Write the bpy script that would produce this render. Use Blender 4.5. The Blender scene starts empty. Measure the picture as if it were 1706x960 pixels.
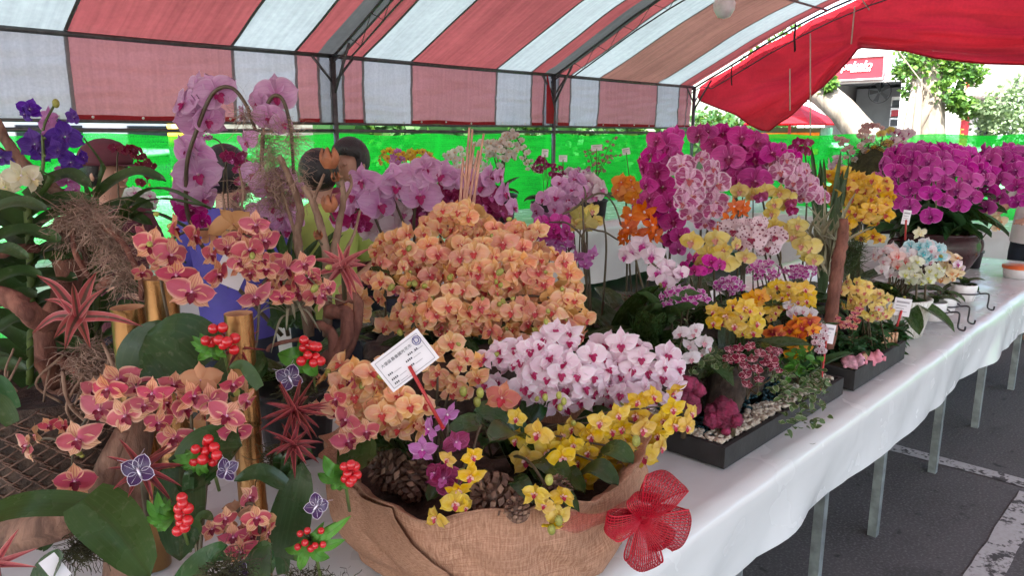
import bpy, math, random
from mathutils import Vector, Matrix, noise
random.seed(7)
R = math.radians
V = Vector
scene = bpy.context.scene
COL = scene.collection

# ---------------------------------------------------------------- camera, sky, sun, exposure
CAM_H, FPX = 1.65, 1232.0
AZ, PITCH = R(44.4), R(11.7)
CP, SP, CA, SA = math.cos(PITCH), math.sin(PITCH), math.cos(AZ), math.sin(AZ)
cam = bpy.data.cameras.new('camera'); camo = bpy.data.objects.new('camera', cam); COL.objects.link(camo)
camo.location = (0, 0, CAM_H)
camo.rotation_euler = V((CA*CP, SA*CP, -SP)).to_track_quat('-Z', 'Y').to_euler()
cam.sensor_width = 36; cam.lens = FPX/1706*36; cam.clip_start = .05; cam.clip_end = 900
scene.camera = camo

SUN_EL, SUN_AZ = R(55), R(205)          # azimuth of the sun's position, counter-clockwise from +X
w = bpy.data.worlds.new('World'); scene.world = w; w.use_nodes = True
nt = w.node_tree
bg = nt.nodes['Background']
sky = nt.nodes.new('ShaderNodeTexSky'); sky.sky_type = 'NISHITA'; sky.sun_disc = False
sky.sun_elevation = SUN_EL; sky.sun_rotation = R(90)-SUN_AZ; sky.dust_density = 3.0; sky.air_density = 1.2
nt.links.new(sky.outputs[0], bg.inputs[0]); bg.inputs[1].default_value = .15
sun = bpy.data.lights.new('sun', 'SUN'); suno = bpy.data.objects.new('sun', sun); COL.objects.link(suno)
sun.energy = 5.0; sun.angle = R(.6); sun.color = (1, .95, .88)
sd = V((math.cos(SUN_EL)*math.cos(SUN_AZ), math.cos(SUN_EL)*math.sin(SUN_AZ), math.sin(SUN_EL)))
suno.rotation_euler = sd.to_track_quat('Z', 'Y').to_euler(); suno.location = sd*60
vs = scene.view_settings
vs.view_transform = 'Standard'; vs.look = 'None'; vs.exposure = 2.5; vs.gamma = 1; vs.use_curve_mapping = False
scene.render.engine = 'CYCLES'
cy = scene.cycles
cy.use_denoising = True; cy.max_bounces = 10; cy.diffuse_bounces = 5; cy.glossy_bounces = 3
cy.transmission_bounces = 6; cy.transparent_max_bounces = 10; cy.caustics_reflective = False; cy.caustics_refractive = False
cy.sample_clamp_indirect = 6; cy.use_adaptive_sampling = True; cy.adaptive_threshold = .02

# ---------------------------------------------------------------- placing
CAMP = V((0, 0, CAM_H))
def ray(px, py):
    l = px-853.; u = 480.-py
    fw = FPX*CP+u*SP
    return V((fw*CA+l*SA, fw*SA-l*CA, u*CP-FPX*SP)), fw
def P(px, py, fw):                      # the point fw metres ahead of where the photograph was taken
    r, k = ray(px, py); return CAMP+r*(fw/k)
def PX(px, py, X): r, k = ray(px, py); return CAMP+r*(X/r.x)
def PY(px, py, Y): r, k = ray(px, py); return CAMP+r*(Y/r.y)
def PZ(px, py, Z): r, k = ray(px, py); return CAMP+r*((Z-CAM_H)/r.z)
def mpp(p):                             # metres per photograph pixel at p
    d = p-CAMP
    return ((d.x*CA+d.y*SA)*CP-d.z*SP)/FPX
def rnd(a, b): return random.uniform(a, b)
def gs(s, m=0): return random.gauss(m, s)
RIGHT = V((SA, -CA, 0)); FWD = V((CA, SA, 0)); UP = V((0, 0, 1))

# ---------------------------------------------------------------- objects
def tag(o, label=None, cat=None, group=None, kind=None):
    if label: o['label'] = label
    if cat: o['category'] = cat
    if group: o['group'] = group
    if kind: o['kind'] = kind
    return o
def thing(name, label, cat, loc=(0, 0, 0), group=None):
    o = bpy.data.objects.new(name, None); COL.objects.link(o); o.location = loc; o.empty_display_size = .05
    return tag(o, label, cat, group)
def link(name, me, parent=None, loc=None, mat=None):
    o = bpy.data.objects.new(name, me); COL.objects.link(o)
    if mat is not None: o.matrix_world = mat
    elif loc is not None: o.location = loc
    if parent is not None:
        o.parent = parent
    return o
def rloc(parent):                        # world location of a root or of a part whose chain only translates
    p = V((0, 0, 0))
    while parent is not None:
        p = p+parent.location; parent = parent.parent
    return p

class MB:
    def __init__(s): s.v = []; s.f = []; s.m = []; s.a = []; s.flat = set()
    def add(s, vs, fs, mi=0, at=None):
        o = len(s.v)
        s.v += [tuple(q) for q in vs]; s.f += [tuple(o+i for i in f) for f in fs]; s.m += [mi]*len(fs)
        s.a += at if at else [(0, 0, 0)]*len(vs)
    def box(s, c, sz, ax=None, mi=0):
        c = V(c); M = ax or Matrix.Identity(3)
        vs = [c+M@V((i*sz[0]/2, j*sz[1]/2, k*sz[2]/2)) for i in (-1, 1) for j in (-1, 1) for k in (-1, 1)]
        s.flat.update(range(len(s.f), len(s.f)+6))
        s.add(vs, [(0, 1, 3, 2), (4, 6, 7, 5), (0, 4, 5, 1), (2, 3, 7, 6), (0, 2, 6, 4), (1, 5, 7, 3)], mi)
    def tube(s, pts, rad, n=6, mi=0, caps=True, wob=0):
        pts = [V(p) for p in pts]; k = len(pts)
        rs = rad if isinstance(rad, (list, tuple)) else [rad]*k
        vs = []; at = []
        t = (pts[1]-pts[0]).normalized(); nrm = t.orthogonal().normalized()
        for i, p in enumerate(pts):
            t2 = (pts[min(i+1, k-1)]-pts[max(i-1, 0)])
            t = t2.normalized() if t2.length > 1e-7 else t
            nrm = (nrm-t*nrm.dot(t))
            nrm = nrm.normalized() if nrm.length > 1e-6 else t.orthogonal().normalized()
            b = t.cross(nrm)
            for j in range(n):
                a = 2*math.pi*j/n; rr = rs[i]*(1+(wob*noise.noise(p*9+V((j*3.1, 0, i*.7))) if wob else 0))
                vs.append(p+(nrm*math.cos(a)+b*math.sin(a))*rr); at.append((j/n, i/max(1, k-1), 0))
        fs = [(i*n+j, i*n+(j+1) % n, (i+1)*n+(j+1) % n, (i+1)*n+j) for i in range(k-1) for j in range(n)]
        if caps: fs += [tuple(range(n-1, -1, -1)), tuple((k-1)*n+j for j in range(n))]
        s.add(vs, fs, mi, at)
    def lathe(s, prof, n=24, c=(0, 0, 0), mi=0, fn=None):
        c = V(c); vs = []; at = []
        for i, (r, z) in enumerate(prof):
            for j in range(n):
                a = 2*math.pi*j/n
                p = V((r*math.cos(a), r*math.sin(a), z))
                if fn: p = fn(p, a, i/(len(prof)-1))
                vs.append(c+p); at.append((j/n, i/(len(prof)-1), 0))
        fs = [(i*n+j, i*n+(j+1) % n, (i+1)*n+(j+1) % n, (i+1)*n+j) for i in range(len(prof)-1) for j in range(n)]
        s.add(vs, fs, mi, at)
    def ball(s, c, r, n=8, m=5, mi=0, sq=(1, 1, 1), at=None):
        c = V(c); vs = [c+V((0, 0, -r*sq[2]))]
        for i in range(1, m):
            th = math.pi*i/m
            for j in range(n):
                a = 2*math.pi*j/n
                vs.append(c+V((r*sq[0]*math.sin(th)*math.cos(a), r*sq[1]*math.sin(th)*math.sin(a), -r*sq[2]*math.cos(th))))
        vs.append(c+V((0, 0, r*sq[2]))); L = len(vs)-1
        fs = [(0, 1+(j+1) % n, 1+j) for j in range(n)]
        for i in range(m-2):
            fs += [(1+i*n+j, 1+i*n+(j+1) % n, 1+(i+1)*n+(j+1) % n, 1+(i+1)*n+j) for j in range(n)]
        fs += [(1+(m-2)*n+j, 1+(m-2)*n+(j+1) % n, L) for j in range(n)]
        s.add(vs, fs, mi, [at]*len(vs) if at else None)
    def grid(s, fn, nu, nv, mi=0):        # fn(u, v) -> point, u, v in 0..1
        vs = []; at = []
        for i in range(nu+1):
            for j in range(nv+1):
                vs.append(fn(i/nu, j/nv)); at.append((i/nu, j/nv, 0))
        fs = [(i*(nv+1)+j, (i+1)*(nv+1)+j, (i+1)*(nv+1)+j+1, i*(nv+1)+j+1) for i in range(nu) for j in range(nv)]
        s.add(vs, fs, mi, at)
    def mesh(s, name, mats, smooth=True, origin=None):
        me = bpy.data.meshes.new(name)
        vs = s.v if origin is None else [(a-origin[0], b-origin[1], c-origin[2]) for a, b, c in s.v]
        me.from_pydata(vs, [], s.f)
        for m in (mats if isinstance(mats, (list, tuple)) else [mats]): me.materials.append(m)
        if any(s.m): me.polygons.foreach_set('material_index', s.m)
        if smooth: me.polygons.foreach_set('use_smooth', [i not in s.flat for i in range(len(s.f))])
        at = me.attributes.new('pc', 'FLOAT_VECTOR', 'POINT')
        at.data.foreach_set('vector', [c for t in s.a for c in t])
        me.update(); return me
    def build(s, name, mats, parent=None, smooth=True, **k):
        o = link(name, s.mesh(name, mats, smooth, rloc(parent) if parent else None), parent)
        if k: tag(o, **k)
        return o

# ---------------------------------------------------------------- materials
class NB:
    def __init__(s, name):
        s.mat = bpy.data.materials.new(name); s.mat.use_nodes = True; s.t = s.mat.node_tree
        s.t.nodes.clear(); s.out = s.n('OutputMaterial')
    def n(s, ty, **k):
        nd = s.t.nodes.new('ShaderNode'+ty)
        for a, b in k.items(): setattr(nd, a, b)
        return nd
    def l(s, a, b): s.t.links.new(a, b)
    def put(s, sock, x):
        if isinstance(x, bpy.types.NodeSocket): s.l(x, sock)
        elif isinstance(x, (tuple, list)) and len(x) == 3 and sock.type == 'RGBA': sock.default_value = (*x, 1)
        else: sock.default_value = x
    def math(s, op, a, b=0., c=None, clamp=False):
        nd = s.n('Math', operation=op, use_clamp=clamp); s.put(nd.inputs[0], a); s.put(nd.inputs[1], b)
        if c is not None: s.put(nd.inputs[2], c)
        return nd.outputs[0]
    def mix(s, f, a, b, bt='MIX'):
        nd = s.n('Mix', data_type='RGBA', blend_type=bt); s.put(nd.inputs[0], f); s.put(nd.inputs[6], a); s.put(nd.inputs[7], b)
        return nd.outputs[2]
    def ramp(s, x, a, b, lo=0., hi=1.):    # smooth map range
        nd = s.n('MapRange', interpolation_type='SMOOTHSTEP'); s.put(nd.inputs[0], x)
        for i, q in enumerate((a, b, lo, hi)): nd.inputs[i+1].default_value = q
        return nd.outputs[0]
    def noise(s, scale, detail=3., vec=None, rough=.55, out=0):
        nd = s.n('TexNoise'); nd.inputs['Scale'].default_value = scale; nd.inputs['Detail'].default_value = detail
        nd.inputs['Roughness'].default_value = rough
        if vec is not None: s.l(vec, nd.inputs['Vector'])
        return nd.outputs[out]
    def coord(s, which='Object'): return s.n('TexCoord').outputs[which]
    def mapping(s, vec, scale=(1, 1, 1), loc=(0, 0, 0), rot=(0, 0, 0)):
        nd = s.n('Mapping'); s.l(vec, nd.inputs[0]); nd.inputs[3].default_value = scale
        s.put(nd.inputs[1], loc); nd.inputs[2].default_value = rot
        return nd.outputs[0]
    def pc(s):
        a = s.n('Attribute', attribute_name='pc'); x = s.n('SeparateXYZ'); s.l(a.outputs['Vector'], x.inputs[0])
        return x.outputs[0], x.outputs[1], x.outputs[2], a.outputs['Vector']
    def rand(s): return s.n('ObjectInfo').outputs['Random']
    def bump(s, h, strength=.3, dist=.01):
        nd = s.n('Bump'); nd.inputs['Strength'].default_value = strength; nd.inputs['Distance'].default_value = dist
        s.l(h, nd.inputs['Height']); return nd.outputs[0]
    def pbsdf(s, col, rough=.5, metal=0., spec=.5, nrm=None, sheen=0., coat=0., alpha=None):
        b = s.n('BsdfPrincipled'); s.put(b.inputs['Base Color'], col); s.put(b.inputs['Roughness'], rough)
        b.inputs['Metallic'].default_value = metal; b.inputs['Specular IOR Level'].default_value = spec
        if nrm is not None: s.l(nrm, b.inputs['Normal'])
        if sheen: b.inputs['Sheen Weight'].default_value = sheen
        if coat: b.inputs['Coat Weight'].default_value = coat; b.inputs['Coat Roughness'].default_value = .15
        if alpha is not None: s.put(b.inputs['Alpha'], alpha)
        return b.outputs[0]
    def transl(s, col):
        b = s.n('BsdfTranslucent'); s.put(b.inputs[0], col); return b.outputs[0]
    def transp(s, col=(1, 1, 1)):
        b = s.n('BsdfTransparent'); s.put(b.inputs[0], col); return b.outputs[0]
    def mixs(s, f, a, b):
        nd = s.n('MixShader'); s.put(nd.inputs[0], f); s.l(a, nd.inputs[1]); s.l(b, nd.inputs[2]); return nd.outputs[0]
    def done(s, sh): s.l(sh, s.out.inputs[0]); return s.mat

def plain(name, col, rough=.5, metal=0., var=.15, scale=12., bump=0., bscale=None, spec=.5, coat=0., jit=0.):
    b = NB(name); n = b.noise(scale, 4, b.coord())
    k = b.ramp(n, .3, .7, 1-var, 1+var)
    c = b.n('VectorMath', operation='SCALE'); c.inputs[0].default_value = col; b.l(k, c.inputs[3])
    c = c.outputs[0]
    if jit:
        h = b.n('HueSaturation'); b.l(c, h.inputs['Color']); b.l(b.ramp(b.rand(), 0, 1, 1-jit, 1+jit), h.inputs['Value']); c = h.outputs[0]
    nr = b.bump(b.noise(bscale or scale*3, 5, b.coord()), bump, .01) if bump else None
    rr = b.ramp(b.noise(scale*.7, 3, b.coord()), .3, .7, max(.03, rough-.08), min(1, rough+.08))
    return b.done(b.pbsdf(c, rr, metal, spec, nr, coat=coat))

def fabric(name, dif, tra, tf=.5, streak=.15, wscale=3., spec=.2, rough=.6):
    b = NB(name); co = b.coord('Object')
    s1 = b.math('ADD', b.math('MULTIPLY', b.noise(5, 4, b.mapping(co, (5.5, .14, .3))), .55), b.math('MULTIPLY', b.noise(1.1, 4, co), .45))
    s2 = b.noise(wscale*6, 5, co)
    k = b.math('MULTIPLY', b.ramp(s1, .3, .7, 1-streak, 1+streak*.6), b.ramp(s2, .3, .7, .93, 1.04))
    def sc(col):
        c = b.n('VectorMath', operation='SCALE'); c.inputs[0].default_value = col; b.l(k, c.inputs[3]); return c.outputs[0]
    nr = b.bump(b.noise(wscale*3, 5, b.mapping(co, (1, 1, 1.6))), .35, .02)
    return b.done(b.mixs(tf, b.pbsdf(sc(dif), rough, 0, spec, nr), b.transl(sc(tra))))

M = {}
M['tent_white'] = fabric('tent_white', (.46, .52, .53), (.138, .166, .174), .5, .16)
M['tent_red'] = fabric('tent_red', (.36, .10, .10), (.100, .026, .028), .5, .28)
M['tent_redfade'] = fabric('tent_redfade', (.26, .125, .10), (.075, .038, .031), .5, .28)
M['tent_overlap_shade'] = fabric('tent_overlap_shade', (.16, .16, .16), (.03, .032, .033), .5, .2)  # grey colour paints in the shading where two roof panels overlap
M['val_white'] = fabric('valance_white', (.60, .58, .57), (.41, .395, .385), .55, .12, 8)
M['val_red'] = fabric('valance_red', (.55, .27, .26), (.39, .155, .15), .55, .14, 8)
M['val_grey'] = fabric('valance_grey', (.36, .35, .35), (.26, .255, .25), .5, .1, 8)
M['hem_red'] = fabric('hem_red', (.42, .04, .05), (.30, .02, .03), .4)
M['seam'] = plain('seam_shade', (.10, .10, .10), .7)  # dark colour for the shading where fabric doubles at a roof seam
M['curtain'] = fabric('red_curtain', (.56, .03, .045), (.50, .018, .03), .55, .25, 5, .3, .4)
M['steel'] = plain('painted_steel', (.10, .10, .10), .5, .6, .2, 20)
M['galv'] = plain('galvanised_leg', (.30, .33, .33), .45, .7, .25, 15, .15)
M['white_plastic'] = plain('white_plastic', (.75, .75, .74), .4)
M['black'] = plain('black_plastic', (.018, .018, .02), .4, 0, .3, 14, .1)
M['black_matt'] = plain('black_matt', (.02, .018, .018), .7, 0, .3, 14, .2)
M['skin'] = plain('skin', (.50, .28, .20), .5, 0, .08)
M['hair'] = plain('black_hair', (.012, .011, .012), .35, 0, .3, 60, .4, 200)

def mat_net():
    b = NB('green_shade_net'); co = b.coord()
    a = b.n('TexWave', wave_type='BANDS', bands_direction='Z'); a.inputs['Scale'].default_value = 14; a.inputs['Distortion'].default_value = 1.5
    b.l(co, a.inputs['Vector'])
    n = b.noise(3.2, 4, b.mapping(co, (.5, .5, 6)))
    sx = b.n('SeparateXYZ'); b.l(co, sx.inputs[0])
    hh = b.math('ADD', sx.outputs[0], sx.outputs[1]); seam = b.ramp(b.math('ABSOLUTE', b.math('SUBTRACT', b.math('FRACT', b.math('MULTIPLY', hh, .55)), .5)), .0, .035, .22, 0.)
    f = b.math('ADD', b.math('ADD', b.ramp(n, .3, .7, .54, .76), seam), b.math('MULTIPLY', a.outputs[1], .10))
    fine = b.noise(160, 2, b.mapping(co, (1, 1, .5)))
    f = b.math('ADD', f, b.ramp(fine, .35, .65, -.16, .16), clamp=True)
    body = b.mixs(.7, b.pbsdf((.010, .32, .03), .6), b.transl((.012, .62, .035)))
    return b.done(b.mixs(f, b.transp((.30, .95, .45)), body))
M['net'] = mat_net()

def mat_asphalt():
    b = NB('asphalt'); co = b.coord('Object')
    n1 = b.noise(1.3, 5, co); n2 = b.noise(90, 3, co); n3 = b.noise(14, 4, co)
    c = b.mix(b.ramp(n1, .3, .7), (.062, .054, .053), (.094, .081, .079))
    c = b.mix(b.ramp(n2, .45, .75), c, (.15, .135, .13))
    c = b.mix(b.ramp(n3, .60, .75), c, (.035, .032, .032)); c = b.mix(b.ramp(b.noise(2.6, 5, b.mapping(co, (1, 1, 1), (7, 3, 0))), .56, .70, 0, .4), c, (.034, .030, .029))
    return b.done(b.pbsdf(c, .85, 0, .3, b.bump(n2, .6, .004)))
M['asphalt'] = mat_asphalt()
def mat_paint():
    b = NB('worn_road_paint'); co = b.coord('Object')
    n = b.noise(9, 6, co, .7); n2 = b.noise(60, 3, co)
    k = b.math('ADD', b.math('MULTIPLY', n, .75), b.math('MULTIPLY', n2, .25))
    c = b.mix(b.ramp(k, .43, .5), (.06, .052, .05), b.mix(n2, (.30, .27, .26), (.46, .42, .40)))
    return b.done(b.pbsdf(c, .8, 0, .3, b.bump(n2, .4, .003)))
M['paint'] = mat_paint()
def mat_cloth():
    b = NB('white_table_film'); co = b.coord('Object')
    rg = lambda sc, v: b.math('SUBTRACT', 1., b.math('MULTIPLY', b.math('ABSOLUTE', b.math('SUBTRACT', b.noise(sc, 1.5, v), .5)), 7.), clamp=True)
    hgt = b.math('ADD', b.math('MULTIPLY', b.noise(5, 2, b.mapping(co, (1, 2.2, 1))), .8), b.math('MULTIPLY', b.math('MAXIMUM', rg(2.2, b.mapping(co, (1.6, .8, 1.2), (0, 0, 0), (0, 0, .5))), rg(3.4, b.mapping(co, (.7, 2., 1.6), (4, 2, 0), (0, .4, -.4)))), .22))
    nr = b.bump(hgt, .3, .02)
    c = b.mix(b.noise(4, 4, co), (.76, .76, .74), (.72, .72, .705))
    return b.done(b.mixs(.15, b.pbsdf(c, b.ramp(b.noise(5, 3, co), .3, .7, .16, .30), 0, .5, nr), b.transl((.75, .74, .75))))
M['cloth'] = mat_cloth()

# ================================================================ ground
b = MB(); b.grid(lambda u, v: V((-150+u*320, -150+v*320, 0)), 16, 16)
b.build('ground', M['asphalt'], kind='structure')
b = MB(); b.grid(lambda u, v: V((4.09+(v-.5)*.10+.012*noise.noise(V((u*40, v*3, 0))), -3+u*9, .004)), 90, 2)
b.build('road_marking', M['paint'], kind='structure')
b = MB(); b.grid(lambda u, v: V((-3+u*6.98, .49+(v-.5)*.11+.012*noise.noise(V((u*40, v*3, 5))), .004)), 90, 2)
b.build('road_marking', M['paint'], kind='structure')

# ================================================================ tent
PROF = [(6.25, 2.385), (5.87, 2.575), (5.49, 2.765), (5.09, 2.97), (4.63, 3.17), (4.16, 3.35), (3.65, 3.51), (3.1, 3.63), (2.55, 3.71), (2.0, 3.74)]
PROF = PROF+[(4-y, z) for y, z in PROF[-2::-1]]
def arch(t):
    k = t*(len(PROF)-1); i = min(int(k), len(PROF)-2); q = k-i
    return PROF[i][0]*(1-q)+PROF[i+1][0]*q, PROF[i][1]*(1-q)+PROF[i+1][1]*q
POLES = [-5.5, -2.35, .8, 3.95, 7.07, 10.33]
tent = thing('striped_tent', 'long party tent with arched roof of broad red and white stripes shaded grey at panel overlaps', 'tent', (2, 2, 0))
def stripes(a, c):
    return [(a, a+.13, 'grey'), (a+.13, a+.36, 'red'), (a+.36, a+.95, 'white'), (a+.95, c-.95, 'wide'), (c-.95, c-.36, 'white'), (c-.36, c-.13, 'red'), (c-.13, c, 'grey')]
ALL = []
for k in range(len(POLES)-1): ALL += stripes(POLES[k], POLES[k+1])
ALL[-1] = (POLES[-1]-.36+.23, POLES[-1], 'red')
def roofp(X, t):
    y, z = arch(t); k = max(i for i in range(len(POLES)-1) if POLES[i] <= X+1e-6)
    q = (X-POLES[k])/(POLES[k+1]-POLES[k])
    sag = -.05*math.sin(math.pi*q)*math.sin(math.pi*min(1, t*1.0))**.5+.02*noise.noise(V((X*2.2, t*5, 0)))+.012*noise.noise(V((X*7, t*9, 3)))+.008*abs(noise.noise(V((X*11+t*8, t*16, 5))))
    return V((X, y, z+sag*(1 if .02 < t < .98 else .1)))
for n_, (a, c, k) in enumerate(ALL):
    m = {'grey': 'tent_overlap_shade', 'red': 'tent_red', 'white': 'tent_white', 'wide': 'tent_redfade' if a > 7 else 'tent_red'}[k]
    mb = MB(); nx = max(2, int((c-a)/.06)); mb.grid(lambda u, v: roofp(a+(c-a)*u, v), nx, 80)
    mb.build('roof_panel', M[m], tent)
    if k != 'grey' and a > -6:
        mb = MB(); mb.grid(lambda u, v: roofp(a, v)+V(((u-.5)*.028, 0, -.004)), 1, 40); mb.build('seam', M['seam'], tent)  # thin dark strip painting the seam's overlap shading, just below the cloth
def valp(X, v, amp=1.):
    z = 2.375-v*.615
    dy = .03*noise.noise(V((X*3, v*1.5, 0)))*v+.014*noise.noise(V((X*2.2+v*3, v*11, 2)))*min(1, v*4)+.010*abs(noise.noise(V((X*6+v*5, v*7, 6))))+.02*v
    return V((X, 6.24+dy*amp, z+.012*noise.noise(V((X*2, 9, 0)))*v))
for a, c, k in ALL:
    if c < .5: continue
    m = {'grey': 'val_grey', 'red': 'val_red', 'white': 'val_white', 'wide': 'val_red'}[k]
    mb = MB(); nx = max(3, int((c-a)/.04)); mb.grid(lambda u, v: valp(a+(c-a)*u, v), nx, 26); mb.build('valance_panel', M[m], tent)
    if k in ('red', 'wide'):
        mb = MB(); mb.grid(lambda u, v: valp(a+(c-a)*u, .935+v*.068)+V((0, -.006, 0)), nx, 2); mb.build('hem', M['hem_red'], tent)
    mb = MB(); mb.grid(lambda u, v: valp(a, v)+V(((u-.5)*.03, -.006, 0)), 1, 16); mb.build('seam', M['val_grey'], tent)
    x = a+.12
    while x < c-.05 and c-a > .3:
        mb = MB(); mb.ball(valp(x, .96)+V((0, -.012, 0)), .011, 6, 4); mb.build('eyelet', M['white_plastic'], tent); x += .36
for X in POLES:
    if X < 0: continue
    mb = MB(); mb.tube([(X, 6.2, 0), (X, 6.2, 2.36)], .026, 8); mb.build('pole', M['steel'], tent)
    mb = MB(); mb.box((X, 6.2, .01), (.16, .16, .02)); mb.build('base_plate', M['steel'], tent)
    mb = MB(); mb.tube([(X, 6.2, 2.02), (X, 5.92, 2.46)], .014, 6)
    mb.tube([(X, 6.2, 2.12), (X+.22, 6.2, 2.36)], .012, 6); mb.tube([(X, 6.2, 2.12), (X-.22, 6.2, 2.36)], .012, 6)
    mb.build('brace', M['steel'], tent)
for X in POLES:
    mb = MB(); lo = [roofp(min(X, 10.329), i/40)+V((0, 0, -.05)) for i in range(41)]
    mb.tube(lo, .014, 6); mb.build('arch_chord', M['steel'], tent)
    hi = [p+V((0, 0, -.17 if 1 < i < 39 else -.05)) for i, p in enumerate(lo)]
    mb = MB(); mb.tube(hi, .009, 5); mb.build('arch_chord', M['steel'], tent)
    mb = MB()
    for i in range(2, 38, 2):
        mb.tube([lo[i], hi[i+1]], .0035, 4); mb.tube([hi[i+1], lo[i+2]], .0035, 4)
    mb.build('arch_lattice', M['steel'], tent)
for y, z, r in ((6.21, 2.37, .02), (6.2, 1.755, .013), (6.2, 1.69, .017), (4.25, 3.27, .014), (2.0, 3.66, .018)):
    for k in range(len(POLES)-1):
        mb = MB(); mb.tube([(POLES[k], y, z), ((POLES[k]+POLES[k+1])/2, y, z-.006), (POLES[k+1], y, z)], r, 6); mb.build('rail', M['steel'], tent)
# torn red flap by the middle pole
mb = MB(); mb.grid(lambda u, v: V((6.93+u*.17*v, 6.2-.02*u, 2.36-v*.57)), 4, 8); mb.build('loose_flap', M['curtain'], tent)

# lamp hanging from the tent rail
L0 = P(1208, -12, 6.4)
bulb = thing('pendant_bulb', 'white globe bulb hanging under the striped roof', 'lamp', L0)
mb = MB(); mb.lathe([(.001, -.20), (.05, -.185), (.085, -.13), (.09, -.08), (.07, -.03), (.04, .01), (.035, .05), (.001, .06)], 16, L0); mb.build('globe', M['white_plastic'], bulb)
mb = MB(); mb.tube([L0+V((0, 0, .05)), L0+V((0, 0, .3))], .012, 5); mb.build('cord', M['black'], bulb)

# ================================================================ red gable curtain
def cpoly(pts, y):
    for (y0, z0), (y1, z1) in zip(pts, pts[1:]):
        if y0 >= y >= y1: return z0+(z1-z0)*(y0-y)/(y0-y1)
    return pts[-1][1]
BOT = [(6.16, 2.18), (5.6, 1.93), (5.12, 1.72), (5.0, 1.71), (4.7, 1.90), (4.3, 2.28), (3.88, 2.79), (3.3, 2.70), (2.94, 2.59), (2.4, 2.49), (1.96, 2.45), (1.0, 2.46), (0., 2.5), (-1.2, 2.45), (-2.1, 2.3)]
def archz(y):
    for (y0, z0), (y1, z1) in zip(PROF, PROF[1:]):
        if y0 >= y >= y1: return z0+(z1-z0)*(y0-y)/(y0-y1)
    return 2.38
def curt(u, v):
    y = 6.16-u*8.26
    top = archz(y)-.03-.025*abs(math.sin(y*4.2)); bot = cpoly(BOT, y)
    z = top+(bot-top)*v
    q = V((0, y-3.9, z-2.85)); d = q.length; a = math.atan2(q.z, q.y)
    fold = (.10*math.sin(a*9+2*noise.noise(V((y, z, 0))))+.04*math.sin(a*23+3*noise.noise(V((y*2, z*2, 9)))))*min(1, d*1.2)*min(1, v*1.6)
    if y < 3.88: fold = (.10*math.sin((z-.10*y)*20+noise.noise(V((y*1.2, z, 4)))*2.5)+.035*math.sin((z-.16*y)*47))*max(0, v-.30)*1.5
    return V((10.42+fold+.03*noise.noise(V((y*2, z*2, 7)))+.12*v*(1-abs(u-.4)), y, z))
ct = thing('gable_curtain', 'red cloth curtain gathered up across the open tent end', 'curtain', (10.4, 2, 2.5))
mb = MB(); mb.grid(curt, 150, 26); mb.build('cloth', M['curtain'], ct)
mb = MB(); mb.tube([curt(i/150, 1) for i in range(151)], .012, 5); mb.build('hem', M['curtain'], ct)
for px, y0, y1 in ((1220, 106, 142), (1325, 38, 86), (1326, 40, 84)):
    mb = MB(); p = PX(px, y0, 10.2); q = PX(px-1, y1, 10.25); mb.tube([p, (p+q)/2+V((0, .015, 0)), q], .010, 5); mb.build('tie_ribbon', M['black_matt'], ct)
rope = plain('pale_rope', (.55, .45, .35), .8)
for a, c in (((1437, 0), (1552, 158)), ((1350, 55), (1350, 226)), ((1316, 114), (1316, 184)), ((1424, 10), (1418, 73))):
    p = PX(*a, 10.15); q = PX(*c, 10.15 if a[0] != 1437 else 13.9)
    mb = MB(); mb.tube([p, p*.5+q*.5+V((0, 0, -.02)), q], .009, 5)
    mb.build('rope', rope, None, label={1437: 'pale slanting guy rope running from the tent to the tree', 1350: 'long thin cord hanging straight down before the red curtain', 1316: 'short thin cord on the low corner of the red curtain', 1424: 'short cord holding up the gathered middle of the red curtain'}[a[0]], cat='rope')

# ================================================================ nets
def netgrid(fn, name, lab, nu):
    mb = MB(); mb.grid(fn, nu, 14); mb.build(name, M['net'], None, label=lab, cat='net')
netgrid(lambda u, v: V((-6+u*16.6, 6.42+.06*noise.noise(V((u*16, v*2, 0)))+.025*noise.noise(V((u*70, v*3, 8))), 1.655-v*1.62+.012*math.sin(u*95)*(1-v))), 'shade_net', 'long green shade net hung along the back of the tent', 120)
netgrid(lambda u, v: V((10.85+.04*noise.noise(V((u*11, v*2, 3))), 6.3-u*10, 1.655-v*1.62+.012*math.sin(u*60)*(1-v))), 'shade_net', 'green shade net closing off the open tent end under the curtain', 80)

# ================================================================ tables
def table(name, lab, x0, x1, y0, y1, ztop, drop, legs, side):
    t = thing(name, lab, 'table', ((x0+x1)/2, (y0+y1)/2, 0))
    mb = MB(); mb.box(((x0+x1)/2, (y0+y1)/2, ztop-.022), (x1-x0-.02, y1-y0-.02, .03)); mb.build('tabletop', M['galv'], t)
    for (X, Y) in legs:
        mb = MB(); mb.box((X, Y, (ztop-.04)/2), (.035, .035, ztop-.04)); mb.build('leg', M['galv'], t)
    return t
LEGX = [.25, 1.0, 1.85, 2.48, 3.09, 3.92, 4.73, 5.64, 6.2]
main = table('display_table', 'long folding table under glossy white film crowded with orchids', -.9, 6.4, .815, 2.25, .75, .2, [(x, .9) for x in LEGX]+[(x, 2.15) for x in LEGX], 0)
for x in LEGX[::2]:
    mb = MB(); mb.box((x, 1.525, .5), (.02, 1.2, .02)); mb.build('stretcher', M['galv'], main)
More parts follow.
